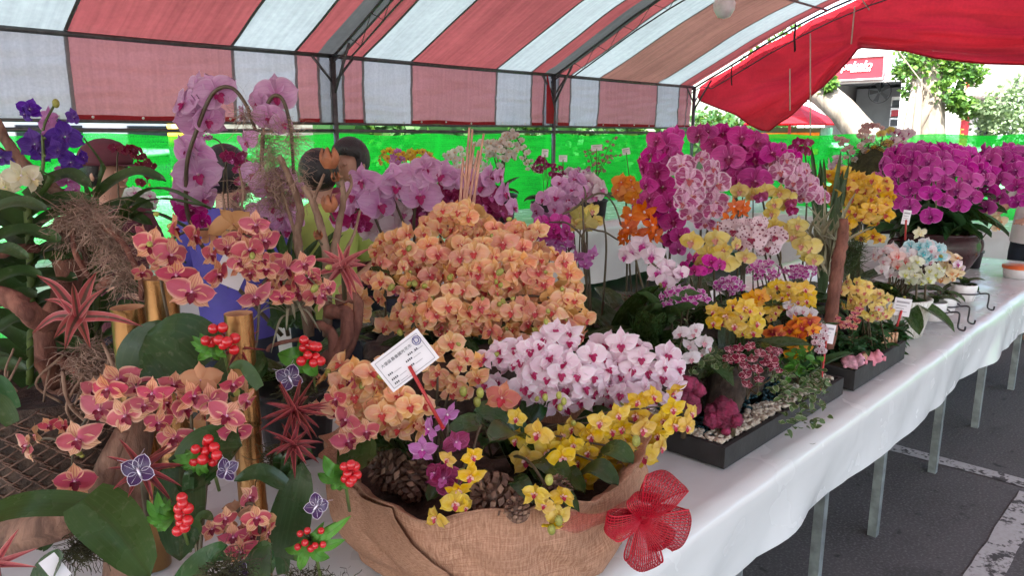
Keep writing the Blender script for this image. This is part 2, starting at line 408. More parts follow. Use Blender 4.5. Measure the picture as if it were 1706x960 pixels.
def drape(x0, x1, y0, y1, z, drops, res=.06):
    # top sheet with hanging sides; drops = (front, back, left, right)
    mb = MB()
    f, k, l, r = drops
    us = []
    def prof(a, c, d0, d1, n):
        pts = []
        if d0: pts += [(a, -d0*(1-i/7)) for i in range(7)]
        pts += [(a+(c-a)*i/n, 0) for i in range(n+1)]
        if d1: pts += [(c, -d1*(i+1)/7) for i in range(7)]
        return pts
    xs = prof(x0, x1, l, r, int((x1-x0)/res)); ys = prof(y0, y1, f, k, max(6, int((y1-y0)/res)))
    def pt(i, j):
        x, dx = xs[i]; y, dy = ys[j]; d = min(dx, dy); 
        q = -d
        wv = noise.noise(V((x*2.3, y*2.3, 0)))
        oy = 0; ox = 0
        if dy < 0:
            s = -1 if j < 8 else 1
            oy = s*(.010+q*(.05+.16*noise.noise(V((x*1.9+q*1.5, 3, s))) + .16*abs(noise.noise(V((x*4+q*7, q*2+5, s))))-.05))
        if dx < 0:
            s = -1 if i < 8 else 1
            ox = s*(.012+q*(.10+.2*noise.noise(V((y*2.1, 8, s)))))
        zz = z+d
        if d == 0: zz += .003*wv+.006*max(0, .16-abs(noise.noise(V((x*1.5+y*.7, y*2.2, 4)))))*3*.5
        else: zz += .003*noise.noise(V((x*2, y*3, 1)))*min(1, q*5)
        return V((x+ox, y+oy, zz))
    nx, ny = len(xs), len(ys)
    vs = [pt(i, j) for i in range(nx) for j in range(ny)]
    mb.add(vs, [(i*ny+j, (i+1)*ny+j, (i+1)*ny+j+1, i*ny+j+1) for i in range(nx-1) for j in range(ny-1)])
    return mb
drape(-.9, 6.4, .80, 2.26, .75, (.215, .25, .2, .2), .05).build('tablecloth', M['cloth'], None, label='glossy white film spread over the long table of orchids', cat='tablecloth')
back = table('display_table', 'folding table along the green net under a white sheet', 1.2, 10.0, 4.55, 6.05, .78, .5, [(x, y) for x in (1.5, 3.5, 5.5, 7.5, 9.5) for y in (4.7, 5.9)], 0)
drape(1.2, 10.0, 4.54, 6.06, .785, (.6, .3, .3, .3), .12).build('tablecloth', M['cloth'], None, label='white sheet hanging low over the table by the green net', cat='tablecloth')
endt = table('display_table', 'folding table at the tent end under a white sheet', 8.2, 9.4, .6, 4.1, .75, .5, [(x, y) for x in (8.35, 9.25) for y in (.8, 2.4, 3.9)], 0)
drape(8.2, 9.4, .6, 4.1, .755, (.5, .3, .6, .4), .1).build('tablecloth', M['cloth'], None, label='white sheet hanging to near the ground at the tent end', cat='tablecloth')
# ================================================================ outside the tent
M['wall_white'] = plain('white_render', (.72, .71, .69), .8, 0, .08, 3, .2)
M['wall_grey'] = plain('grey_render', (.33, .36, .38), .8, 0, .12, 3, .2)
M['int_grey'] = plain('workshop_wall', (.30, .34, .37), .8, 0, .1, 2)
M['dark'] = plain('dark_interior', (.05, .055, .06), .7)
M['signred'] = plain('sign_red', (.40, .018, .03), .4, 0, .08, 2)
M['white_paint'] = plain('white_paint', (.8, .8, .79), .5, 0, .05)
M['tile'] = plain('roof_tile', (.20, .17, .155), .7, 0, .3, 6, .2)
M['glass'] = plain('dark_glass', (.03, .035, .04), .08, 0, .1)
M['bark'] = None
def mat_bark(name, a, c, sc=14.):
    b = NB(name); co = b.coord(); n = b.noise(sc, 6, b.mapping(co, (1, 1, .35)), .65); n2 = b.noise(sc*.3, 3, co)
    col = b.mix(b.ramp(n, .32, .68), a, c); col = b.mix(b.ramp(n2, .5, .75, 0, .5), col, tuple(x*.55 for x in c))
    return b.done(b.pbsdf(col, .85, 0, .25, b.bump(n, .8, .012)))
M['bark'] = mat_bark('fig_bark', (.30, .26, .21), (.13, .11, .085), 5)
M['driftwood'] = mat_bark('driftwood', (.30, .17, .12), (.10, .055, .04), 22)
M['palewood'] = mat_bark('pale_root', (.36, .24, .17), (.17, .10, .07), 26)
M['redwood'] = mat_bark('reddish_wood', (.28, .12, .085), (.11, .045, .035), 26)
def mat_leafy(name, a, c, tr=.35, rough=.45):
    b = NB(name); n = b.noise(1.7, 3, b.coord()); _, _, k, _ = b.pc()
    col = b.mix(k, a, c)
    return b.done(b.mixs(tr, b.pbsdf(col, rough), b.transl(b.mix(.5, col, (.20, .34, .03)))))
M['figleaf'] = mat_leafy('fig_leaves', (.035, .11, .02), (.12, .24, .035))
M['paleleaf'] = mat_leafy('pale_shrub_leaves', (.12, .19, .09), (.26, .34, .20))
M['hedgeleaf'] = mat_leafy('hedge_leaves', (.02, .07, .015), (.05, .13, .025))

def leafcloud(mb, blobs, per, ls):
    for (c, r) in blobs:
        c = V(c)
        for _ in range(per):
            d = V((gs(1), gs(1), gs(1))).normalized(); p = c+d*r*rnd(.45, 1.08)
            t = V((gs(1), gs(1), gs(.6)-.35)).normalized(); s = t.orthogonal().normalized()
            s = (Matrix.Rotation(rnd(0, 6.28), 3, t)@s)*ls*rnd(.28, .4); t = t*ls*rnd(.7, 1.2); k = rnd(0, 1)
            mb.add([p, p+t*.5+s, p+t, p+t*.5-s], [(0, 1, 2, 3)], 0, [(0, 0, k)]*4)

BX = 21.0
def by(px): return PX(px, 225, BX).y
def bz(py, px=1430): return PX(px, py, BX).z
shop = thing('repair_shop', 'open fronted workshop with white frame and red board across the street', 'building', (BX+2, by(1430), 0))
yl, yr = by(1330), by(1575)
zl, zt = bz(136), bz(96)
mb = MB(); mb.box((BX+5.2, (yl+yr)/2, zt/2), (.2, yl-yr, zt)); mb.build('back_wall', M['int_grey'], shop)
mb = MB(); mb.box((BX+2.6, yl, zt/2), (5, .2, zt)); mb.build('side_wall', M['wall_white'], shop)
mb = MB(); mb.box((BX+2.6, yr, zt/2), (5, .2, zt)); mb.build('side_wall', M['wall_white'], shop)
mb = MB(); mb.box((BX+2.6, (yl+yr)/2, zl+.15), (5.4, yl-yr, .12)); mb.build('roof', M['wall_grey'], shop)
mb = MB(); mb.box((BX-.05, (yl+yr)/2, zl+.03), (.2, yl-yr, .14)); mb.build('lintel', M['white_paint'], shop)
for px, wd in ((1358, .42), (1505, .2)):
    mb = MB(); mb.box((BX-.06, by(px), zl/2), (.3, wd, zl)); mb.build('pillar', M['white_paint'], shop)
mb = MB(); mb.box((BX+3.4, by(1428), zl*.5), (.3, 2.6, zl)); mb.build('partition', M['wall_grey'], shop)
for i in range(2):
    for j in range(3):
        cy_, cz_ = by(1461+i*21), bz(168+j*17)
        mb = MB(); mb.box((BX+1.5, cy_, cz_), (.06, .40, .30)); f_ = mb.build('display_panel', M['white_paint'], shop)
        mb = MB(); mb.box((BX+1.46, cy_, cz_-.03), (.05, .33, .17)); mb.build('picture', [M['dark'], M['signred']][j == 1], f_)
mb = MB(); mb.box((BX+1.6, by(1508), bz(195)), (.5, .7, 1.0)); mb.build('cabinet', M['dark'], shop)
fc = V((BX+1.2, by(1432), bz(150)))
mb = MB()
for k in range(5):
    a = k*1.257; d = V((0, math.cos(a), math.sin(a))); s = V((.06, -math.sin(a), math.cos(a)))
    mb.add([fc+d*.04-s*.03, fc+d*.26-s*.07, fc+d*.28+s*.07, fc+d*.04+s*.03], [(0, 1, 2, 3)])
mb.tube([fc+V((0, .3*math.cos(i*.3142), .3*math.sin(i*.3142))) for i in range(21)], .012, 5); mb.tube([fc, fc+V((.2, 0, .45))], .02, 5)
mb.build('wall_fan', M['dark'], shop)
sb = thing('shop_sign', 'red lubricants sign board with white italic lettering', 'sign', (BX-.25, by(1420), zl))
sy0, sy1, sz0, sz1 = by(1352), by(1469), bz(134), bz(97)
mb = MB(); mb.box((BX-.25, (sy0+sy1)/2, (sz0+sz1)/2), (.12, sy0-sy1, sz1-sz0)); mb.build('board', M['signred'], sb)
fm = plain('sign_frame', (.6, .6, .6), .4, .5)
for a, c, e, g in ((sy0, sy1, sz0, sz0), (sy0, sy1, sz1, sz1), (sy1, sy1, sz0, sz1)):
    mb = MB(); mb.tube([(BX-.33, a, e), (BX-.33, c, g)], .025, 5); mb.build('frame_bar', fm, sb)
def text(body, loc, rot, size, mat, parent, name='lettering', ext=.002, shear=0., bold=0., align='CENTER'):
    cu = bpy.data.curves.new(name, 'FONT'); cu.body = body; cu.size = size; cu.extrude = ext; cu.shear = shear; cu.offset = bold
    cu.align_x = align; cu.align_y = 'CENTER'; cu.materials.append(mat)
    tmp = bpy.data.objects.new(name+'_curve', cu); COL.objects.link(tmp)
    bpy.context.view_layer.update()
    me = bpy.data.meshes.new_from_object(tmp.evaluated_get(bpy.context.evaluated_depsgraph_get()))
    bpy.data.objects.remove(tmp)
    if not me.materials: me.materials.append(mat)
    o = bpy.data.objects.new(name, me); COL.objects.link(o); o.location = V(loc)-rloc(parent); o.rotation_euler = rot; o.parent = parent
    return o
FR = (R(90), 0, R(-90))
text('pakelo', (BX-.33, by(1424), bz(111)), FR, .29, M['white_paint'], sb, shear=.25, bold=.004, ext=.01)
text('LUBRICANTS', (BX-.33, by(1431), bz(119)), FR, .085, M['white_paint'], sb, shear=.1, bold=.002, ext=.01)

# small tiled house
HX = 22.0
hy = lambda px: PX(px, 225, HX).y
hz = lambda py: PX(1640, py, HX).z
house = thing('tiled_house', 'low grey house with a tiled porch roof and red door banner', 'house', (HX+2, hy(1650), 0))
mb = MB(); mb.box((HX+2.2, hy(1655), hz(158)/2), (3, hy(1595)-hy(1715), hz(158))); mb.build('wall', M['wall_grey'], house)
mb = MB(); mb.box((HX+.3, hy(1640), hz(161)), (1.2, hy(1608)-hy(1672), .22)); mb.build('porch_beam', plain('beam', (.42, .36, .30), .8), house)
for px in (1612, 1668):
    mb = MB(); mb.box((HX+.1, hy(px), hz(163)/2), (.3, .3, hz(163))); mb.build('porch_post', M['wall_white'], house)
rf = None
mb = MB(); mb.box((HX+.9, hy(1640), hz(150)), (1.2, hy(1612)-hy(1668), .10)); rf = mb.build('roof', M['tile'], house)
for r_ in range(5):
    for k in range(9):
        y = hy(1610)+(hy(1670)-hy(1610))*(k+.5)/9; q = r_/4
        mb = MB(); mb.tube([(HX-.4+q*1.5, y, hz(158)+q*.62), (HX-.75+q*1.5+.05, y, hz(158)+q*.62-.13)], .13, 6); mb.build('tile', M['tile'], rf)
mb = MB(); mb.box((HX+.66, hy(1630), hz(195)), (.05, 1.2, 2.2)); d_ = mb.build('door', M['dark'], house)
mb = MB(); mb.box((HX+.66, hy(1655), hz(195)), (.05, .6, 1.5)); mb.build('window', M['glass'], house)
mb = MB(); mb.box((HX-.1, hy(1601.5), hz(195)), (.05, .34, 2.0)); bn = mb.build('door_banner', M['signred'], house)
gold = plain('gold_ink', (.7, .45, .08), .5)
for k in range(5):
    mb = MB(); z = hz(195)+.75-k*.37
    for dx, dz, a, c in ((0, .06, .16, .03), (0, -.06, .18, .03), (0, 0, .03, .2), (.06, -.02, .03, .1)):
        mb.box((HX-.135, hy(1601.5)+dx, z+dz), (.01, a, c))
    mb.build('painted_character', gold, bn)

# trees
def tree(name, lab, base, trunk, crown, per, ls, leafm, extra=()):
    t = thing(name, lab, 'tree', base)
    mb = MB(); mb.tube(*trunk, 12, wob=.35); tk = mb.build('trunk', M['bark'], t)
    for pts, r in extra:
        mb = MB(); mb.tube(pts, r, 7, wob=.3); mb.build('aerial_root', M['bark'], tk)
    mb = MB(); leafcloud(mb, crown, per, ls); mb.build('crown', leafm, t, smooth=False)
    return t
TX = 15.5
def tp(px, py, X=TX): return PX(px, py, X)
tb = tp(1538, 225); tb.z = 0
tr = [tb, tp(1540, 290), tp(1541, 225), tp(1543, 190), tp(1546, 160), tp(1544, 130), tp(1538, 100), tp(1530, 60)]
ex = []
for k in range(9):
    a = rnd(-26, 26); o = V((rnd(-.35, .05), 0, 0))
    ex.append(([tp(1543+a*.5, 140+rnd(-8, 10))+o, tp(1543+a*.7, 175)+o*1.2, tp(1543+a*1.0, 205)+o*1.3, tp(1543+a*1.35, 260)+o*1.5, tp(1543+a*1.5, 330)+o*1.6], [.05, .07, .08, .09, .1]))
ex.append(([tp(1562, 170)-V((.2, 0, 0)), tp(1548, 190)-V((.3, 0, 0)), tp(1535, 215)-V((.3, 0, 0)), tp(1525, 260)-V((.3, 0, 0))], [.06, .1, .12, .14]))
crown = []
for px, py, r in [(1500, 105, .38), (1520, 92, .45), (1545, 98, .5), (1570, 100, .5), (1592, 108, .42), (1508, 130, .4), (1525, 120, .45), (1560, 118, .45), (1583, 128, .4), (1505, 150, .3), (1520, 158, .34), (1528, 175, .26), (1575, 150, .34), (1590, 165, .28), (1600, 180, .26), (1580, 172, .24), (1612, 115, .3), (1490, 118, .25), (1530, 70, .7), (1570, 65, .7), (1600, 85, .5), (1500, 70, .6)]:
    p = tp(px+(12 if px < 1530 else 4), py); crown.append((p+V((rnd(-.5, .5), 0, 0)), r*.62)); crown.append((p+V((rnd(.2, .9), rnd(-.1, .1), rnd(-.1, .1))), r*.55))
tree('fig_tree', 'old fig tree with twisted pale trunk and bright leaves in the street', tb, (tr, [.42, .36, .33, .32, .30, .26, .2, .14]), crown, 90, .12, M['figleaf'], ex)
lb = tp(1500, 225, 14.2); lb.z = 0
tree('leaning_tree', 'thick pale tree trunk leaning in front of the workshop', lb, ([lb, tp(1470, 262, 14.2), tp(1428, 215, 14.2), tp(1400, 182, 14.2), tp(1372, 158, 14.2), tp(1330, 130, 14.2), tp(1290, 90, 14.2)], [.3, .28, .25, .23, .22, .2, .16]),
     [(tp(1290, 80, 14.3), .6), (tp(1270, 60, 14.6), .7), (tp(1383, 138, 14.0), .1), (tp(1376, 150, 14.1), .1)], 130, .13, M['figleaf'])
for i, (px, lab, leaf) in enumerate(((1690, 'pale green bushy shrub before the small house', 'paleleaf'),)):
    bb = tp(px, 225, 16); bb.z = 0
    t = thing('bushy_shrub', lab, 'shrub', bb)
    mb = MB(); mb.tube([bb, bb+V((0, 0, .7)), bb+V((.1, .1, 1.6))], [.06, .05, .03], 6); mb.build('stem', M['bark'], t)
    mb = MB(); leafcloud(mb, [(tp(px+dx, py, 16)+V((rnd(-.3, .6), 0, 0)), r) for dx, py, r in [(-40, 195, .3), (-25, 180, .4), (0, 170, .5), (20, 165, .5), (-20, 210, .45), (10, 200, .6), (-35, 220, .4), (0, 235, .6), (-45, 180, .2), (15, 150, .3)]], 220, .10); mb.build('crown', M[leaf], t, smooth=False)

# cars
def car(lab, loc, rz, col):
    t = thing('parked_car', lab, 'car', loc); t.rotation_euler = (0, 0, rz)
    body = plain('car_paint', col, .25, 0, .03, coat=.6)
    sec = [(-2.05, .35, .75, .62), (-1.95, .25, .88, .78), (-1.2, .2, .95, .84), (-.6, .2, .98, .86), (.4, .2, .98, .86), (1.4, .2, .95, .85), (1.95, .25, .9, .8), (2.08, .4, .75, .65)]
    def loft(secs, mat, name, inset=0):
        mb = MB(); vs = []; n = 10
        for x, z0, z1, hw in secs:
            for a in range(n):
                th = 2*math.pi*a/n+math.pi/n; cx = max(-1, min(1, 1.25*math.cos(th))); cz = max(-1, min(1, 1.25*math.sin(th)))
                vs.append((x, cx*hw, (z0+z1)/2+cz*(z1-z0)/2))
        fs = [(i*n+j, (i+1)*n+j, (i+1)*n+(j+1) % n, i*n+(j+1) % n) for i in range(len(secs)-1) for j in range(n)]
        fs += [tuple(range(n)), tuple((len(secs)-1)*n+j for j in range(n-1, -1, -1))]
        mb.add(vs, fs); o = link(name, mb.mesh(name, mat), t); return o
    loft(sec, body, 'body')
    cab = [(-1.5, .86, .98, .72), (-.75, .86, 1.42, .62), (0, .86, 1.47, .64), (.9, .86, 1.42, .62), (1.75, .86, .98, .7)]
    loft(cab, M['glass'], 'window')
    loft([(-.8, 1.36, 1.44, .60), (0, 1.42, 1.495, .62), (.95, 1.36, 1.44, .60)], body, 'roof')
    for x in (-1.3, 1.3):
        for y in (-.82, .82):
            mb = MB(); mb.tube([(x, y-.09, .31), (x, y+.09, .31)], .31, 16); wh = link('wheel', mb.mesh('wheel', M['black']), t)
            mb = MB(); mb.tube([(x, y-.1, .31), (x, y+.1, .31)], .19, 12); link('rim', mb.mesh('rim', M['galv']), wh)
    for y in (-.6, .6):
        mb = MB(); mb.ball((-2.0, y, .62), .12, 8, 5, sq=(.5, 1.4, .8)); link('headlight', mb.mesh('headlight', M['white_plastic']), t)
car('white car parked close behind the green net at the tent end', (12.9, 3.3, 0), R(95), (.78, .78, .78))
q = PX(1380, 226, 16.5); car('white car parked under the leaning tree trunk', (q.x, q.y, 0), R(70), (.75, .76, .78))
q = PX(1290, 225, 15); 
um = thing('street_parasol', 'red street parasol half hidden behind the red curtain', 'parasol', (q.x, q.y, 0))
qt = PX(1318, 178, 15)
mb = MB(); mb.tube([(qt.x, qt.y, 0), qt], .03, 6); mb.build('pole', M['galv'], um)
mb = MB(); mb.lathe([(.01, .1), (.35, .0), (.8, -.22), (.95, -.34), (.93, -.36)], 8, qt); mb.build('canopy', M['curtain'], um, smooth=False)
kq = PX(1322, 215, 15.6)
ks = thing('street_stall', 'green stall box with yellow stripes beside the red parasol', 'stall', (kq.x, kq.y, 0))
mb = MB(); mb.box((kq.x, kq.y, .9), (.6, 1.4, 1.8)); mb.build('body', plain('stall_green', (.05, .25, .12), .6), ks)
ym = plain('stall_yellow', (.75, .5, .03), .5)
for k in range(3):
    mb = MB(); mb.box((kq.x-.31, kq.y, 1.0+k*.32), (.03, 1.36, .12)); mb.build('stripe', ym, ks)

# behind the long net: house row, hedge, van, pole
bw = thing('street_building', 'white house row with dark windows seen through the green net', 'building', (2, 16, 0))
mb = MB(); mb.box((-1, 17, 1.6), (15, 3, 3.2)); mb.build('wall', M['wall_white'], bw)
for i in range(8):
    for k in range(1):
        mb = MB(); mb.box((-7.2+i*1.85, 15.47, 1.35+k*1.7), (1.05, .1, .95)); wn = mb.build('window', M['glass'], bw)
        mb = MB(); mb.box((-7.2+i*1.85, 15.42, .83+k*1.7), (1.2, .16, .07)); mb.build('sill', M['white_paint'], wn)
mb = MB(); mb.box((-1, 15.1, 3.25), (15.2, 1.2, .1)); mb.build('canopy', M['wall_grey'], bw)
mb = MB()
leafcloud(mb, [(V((rnd(6.5, 22), rnd(9.8, 10.6), rnd(.3, 2.2))), .55) for _ in range(70)], 90, .2)
hd = thing('street_hedge', 'dense dark green hedge growing behind the long net', 'hedge', (14, 10.2, 0)); mb.build('foliage', M['hedgeleaf'], hd, smooth=False)
mb = MB(); mb.box((14, 10.3, .95), (15.4, .5, 1.8)); mb.build('core', M['hedgeleaf'], hd)
car('white car parked in the street behind the long net', (3.4, 9.3, 0), R(4), (.8, .8, .8))
yp = thing('warning_post', 'yellow and black warning post behind the green net', 'post', (2.95, 7.4, 0))
for k in range(8):
    mb = MB(); mb.tube([(2.95, 7.4, k*.22), (2.95, 7.4, k*.22+.22)], .09, 10); mb.build('band', ym if k % 2 else M['black'], yp)

# ================================================================ people
def limb(verts, edges, name, mat, parent, lev=2):
    me = bpy.data.meshes.new(name); me.from_pydata([v[:3] for v in verts], edges, [])
    me.materials.append(mat); o = link(name, me, parent)
    sk = o.modifiers.new('skin', 'SKIN'); sk.use_smooth_shade = True
    for i, v in enumerate(verts):
        s = me.skin_vertices[0].data[i]; r = v[3]; s.radius = r if isinstance(r, tuple) else (r, r); s.use_root = (i == 0)
    sb_ = o.modifiers.new('sub', 'SUBSURF'); sb_.levels = sb_.render_levels = lev
    return o
def person(lab, loc, rz, shirt, trous, hair='hair', bend=0., h=1.6, cap=None, scale=1.):
    t = thing('person', lab, 'person', loc); t.rotation_euler = (0, 0, rz); t.scale = (scale,)*3
    # facing +x; bend leans the trunk forward
    cb, sn = math.cos(bend), math.sin(bend)
    def bd(x, y, z):
        z -= .92; return (x*cb+z*sn, y, .92+z*cb-x*sn)
    J = {}
    vs = []; es = []
    def add(p, r, prev=None):
        vs.append((*p, r)); 
        if prev is not None: es.append((prev, len(vs)-1))
        return len(vs)-1
    pel = add((0, 0, .92), (.15, .11)); wa = add(bd(0, 0, 1.08), (.135, .10), pel); ch = add(bd(0, 0, 1.28), (.16, .11), wa); nk0 = add(bd(0, 0, 1.39), (.07, .07), ch); nk = add(bd(.01, 0, 1.44), (.05, .05), nk0)
    hd1 = add(bd(.02, 0, 1.50), (.075, .085), nk); hd2 = add(bd(.03, 0, 1.57), (.08, .095), hd1); hd3 = add(bd(.02, 0, 1.635), (.06, .07), hd2)
    for s in (-1, 1):
        hp = add((0, s*.10, .86), .085, pel); kn = add((.02, s*.11, .48), .06, hp); an = add((0, s*.11, .09), .04, kn); add((.13, s*.12, .035), .035, an)
        sh = add(bd(0, s*.18, 1.35), .06, ch); el = add(bd(.06, s*.23, 1.10), .042, sh); wr = add(bd(.27, s*.17, 1.02), .03, el)
        hn = add(bd(.33, s*.16, 1.01), (.035, .02), wr)
        for k in range(4): 
            f1 = add(bd(.37, s*.16+(k-1.5)*.02, 1.0), .010, hn); add(bd(.41, s*.16+(k-1.5)*.021, .985-.004*abs(k-1.5)), .008, f1)
        th = add(bd(.345, s*.12, 1.005), .010, hn); add(bd(.375, s*.105, 1.0), .009, th)
    limb(vs, es, 'body', M['skin'], t)
    def loft(mb, secs, n=14):
        vv = []
        for c_, rx, ry in secs:
            vv += [V(c_)+V((rx*math.cos(2*math.pi*j/n), ry*math.sin(2*math.pi*j/n), .006*noise.noise(V((j*.9, c_[2]*9, lab.__len__()))))) for j in range(n)]
        mb.add(vv, [(i*n+j, i*n+(j+1) % n, (i+1)*n+(j+1) % n, (i+1)*n+j) for i in range(len(secs)-1) for j in range(n)])
    mb = MB(); loft(mb, [(bd(0, 0, z), rx, ry) for z, rx, ry in ((.80, .155, .20), (.92, .15, .195), (1.08, .135, .18), (1.22, .14, .20), (1.32, .13, .215), (1.37, .105, .17), (1.40, .075, .10), (1.42, .065, .07))])
    for s in (-1, 1): mb.tube([bd(0, s*.12, 1.355), bd(0, s*.19, 1.335), bd(.03, s*.225, 1.22), bd(.055, s*.235, 1.10)], [.075, .078, .072, .07], 10)
    link('shirt', mb.mesh('shirt', shirt), t)
    mb = MB(); loft(mb, [((0, 0, z), rx, ry) for z, rx, ry in ((.98, .135, .175), (.90, .145, .19), (.82, .14, .19), (.78, .11, .17))])
    for s in (-1, 1): mb.tube([(0, s*.09, .86), (.01, s*.10, .70), (.02, s*.11, .48), (0, s*.11, .08)], [.10, .10, .08, .075], 10)
    link('trousers', mb.mesh('trousers', trous), t)
    hc = V(bd(.022, 0, 1.575))
    mb = MB(); mb.ball(hc+V((-.012, 0, .02)), .118, 16, 10, sq=(.98, .92, 1.05))
    mb.v = [(x, y, z) if not (x > hc.x+.045 and z < hc.z+.055) else (hc.x+.02, y*.9, max(z, hc.z+.03)) for x, y, z in mb.v]
    link('hair', mb.mesh('hair', M[hair] if isinstance(hair, str) else hair), t)
    if cap:
        mb = MB(); mb.ball(hc+V((-.005, 0, .05)), .126, 16, 10, sq=(1.0, .95, .85)); mb.v = [(x, y, max(z, hc.z+.03)) for x, y, z in mb.v]
        mb.add([hc+V((.09, -.09, .035)), hc+V((.22, -.06, .025)), hc+V((.22, .06, .025)), hc+V((.09, .09, .035))], [(0, 1, 2, 3)])
        link('cap', mb.mesh('cap', cap), t)
    mb = MB()
    for s in (-1, 1):
        mb.ball(hc+V((.083, s*.034, -.005)), .012, 6, 4); mb.ball(hc+V((.0, s*.095, -.015)), .024, 6, 5, sq=(.6, .4, 1.2))
    mb.ball(hc+V((.098, 0, -.03)), .016, 6, 4, sq=(1, .8, 1.3)); mb.ball(hc+V((.086, 0, -.072)), .02, 6, 4, sq=(.4, 1.2, .4))
    link('face', mb.mesh('face', M['skin']), t)
    return t
def at_floor(px, py, fw): p = P(px, py, fw); p.z = 0; return p
navy = plain('navy_cloth', (.012, .016, .03), .8, 0, .2, 20, .2)
AWAY = AZ
person('person with short black hair in a dark pink top behind the lavender orchids', at_floor(607, 290, 4.1), R(200), plain('dark_pink_shirt', (.30, .06, .12), .8), navy, bend=.18, scale=.965)
person('person in a lime green shirt with their back turned behind the driftwood', at_floor(533, 320, 3.75), AWAY+.3, plain('lime_shirt', (.40, .52, .12), .8, 0, .1, 8, .2), navy, scale=.925)
person('person in a blue violet shirt with their back turned behind the striped orchids', at_floor(377, 330, 3.3), AWAY-.2, plain('violet_shirt', (.07, .055, .30), .75, 0, .12, 8, .2), navy, scale=.94)
person('person in a maroon cap behind the strap leaved plant', at_floor(175, 310, 3.4), R(-60), plain('maroon_shirt', (.12, .03, .05), .8), navy, cap=plain('maroon_cap', (.10, .022, .035), .8), scale=.945)
person('person in a white shirt and navy trousers beside the table end', at_floor(1728, 390, 5.9), R(150), plain('white_shirt', (.72, .66, .68), .8, 0, .06, 8, .3), navy)
# ================================================================ flower meshes
def petal(mb, ang, L, W, kind, a=.6, e=.6, z0=0., bend=-.12, cup=.06, wave=.02, nv=6, nu=4, off=.03, tip=0., mi=0, seed=0):
    ca, sa = math.cos(ang), math.sin(ang); vs = []; at = []
    for i in range(nv+1):
        v = i/nv; pr = math.sin(math.pi*min(.995, max(.02, v))**a)**e if v < 1 else .05
        if v == 0: pr = .10
        for j in range(nu+1):
            u = j/nu*2-1
            x = off+v*L*(1-(.05+tip)*u*u*v); y = u*W*pr
            z = z0+bend*v*v*L+cup*u*u*pr*L+wave*L*noise.noise(V((u*1.7+seed*3.3, v*2.6+ang, seed*7.7)))-.04*L*(1-abs(u))*math.sin(math.pi*v)
            vs.append((x*ca-y*sa, x*sa+y*ca, z)); at.append((u, v, kind))
    fs = [(i*(nu+1)+j, (i+1)*(nu+1)+j, (i+1)*(nu+1)+j+1, i*(nu+1)+j+1) for i in range(nv) for j in range(nu)]
    mb.add(vs, fs, mi, at)
def lip_geo(mb, s=1., mi=0, seed=0):
    petal(mb, R(270), .25*s, .085*s, .5, .8, .7, .03, .35, .25, .02, 4, 2, .02, mi=mi, seed=seed)
    for sg in (-1, 1): petal(mb, R(270+sg*55), .13*s, .055*s, .75, .8, .7, .03, .9, .3, .01, 3, 2, .03, mi=mi, seed=seed+1)
    mb.ball((0, .015*s, .07*s), .036*s, 6, 4, mi, (1, 1, 1.6), (0, 0, 1.))
SHAPES = {
 'phal': dict(sep=(.45, .155, .85, .7), pet=(.50, .275, .62, .52), pa=10, la=52, lip=1.),
 'round': dict(sep=(.44, .19, .8, .62), pet=(.50, .32, .62, .48), pa=8, la=55, lip=.85),
 'multi': dict(sep=(.46, .17, .85, .7), pet=(.50, .235, .65, .55), pa=14, la=48, lip=.95),
 'open': dict(sep=(.50, .14, .9, .8), pet=(.52, .21, .75, .62), pa=14, la=50, lip=1.0),
 'peach': dict(sep=(.47, .175, .85, .68), pet=(.50, .265, .65, .52), pa=14, la=48, lip=.9),
 'vanda': dict(sep=(.46, .22, .7, .55), pet=(.46, .22, .7, .55), pa=18, la=54, lip=.6),
 'catt': dict(sep=(.55, .10, .9, .8), pet=(.52, .16, .85, .65), pa=25, la=55, lip=1.35),
}
def flower_geo(mb, shape, seed, low=False):
    S = SHAPES[shape]; rs = random.Random(seed*31+len(shape)); j = lambda s: rs.gauss(0, s)
    nv, nu = (3, 2) if low else (6, 4); op = rs.choice((0, 0, .0, .12, .25, -.12, .05, .4)); tw = j(5)
    L, W, a, e = S['sep']
    for ang in (90, 270-S['la'], 270+S['la']):
        petal(mb, R(ang+j(7)+tw), L*(1+j(.05)), W*(1+j(.08)), 0., a, e, -.012, -.10+op+j(.18), .12+j(.08), .09, nv, nu, .02, .1, 0, seed+ang*.01)
    L, W, a, e = S['pet']
    for sg in (-1, 1):
        ang = 90-sg*(90-S['pa'])
        petal(mb, R(ang+j(6)+tw), L*(1+j(.04)), W*(1+j(.07)), 1., a, e, .012, -.08+op+j(.24), .10+j(.10), .12, nv, nu, .02, .02, 0, seed+5+sg)
def leaf_shader(b, col, rough, tr, tcol, nr=None):
    return b.done(b.mixs(tr, b.pbsdf(col, rough, 0, .35, nr), b.transl(tcol)))
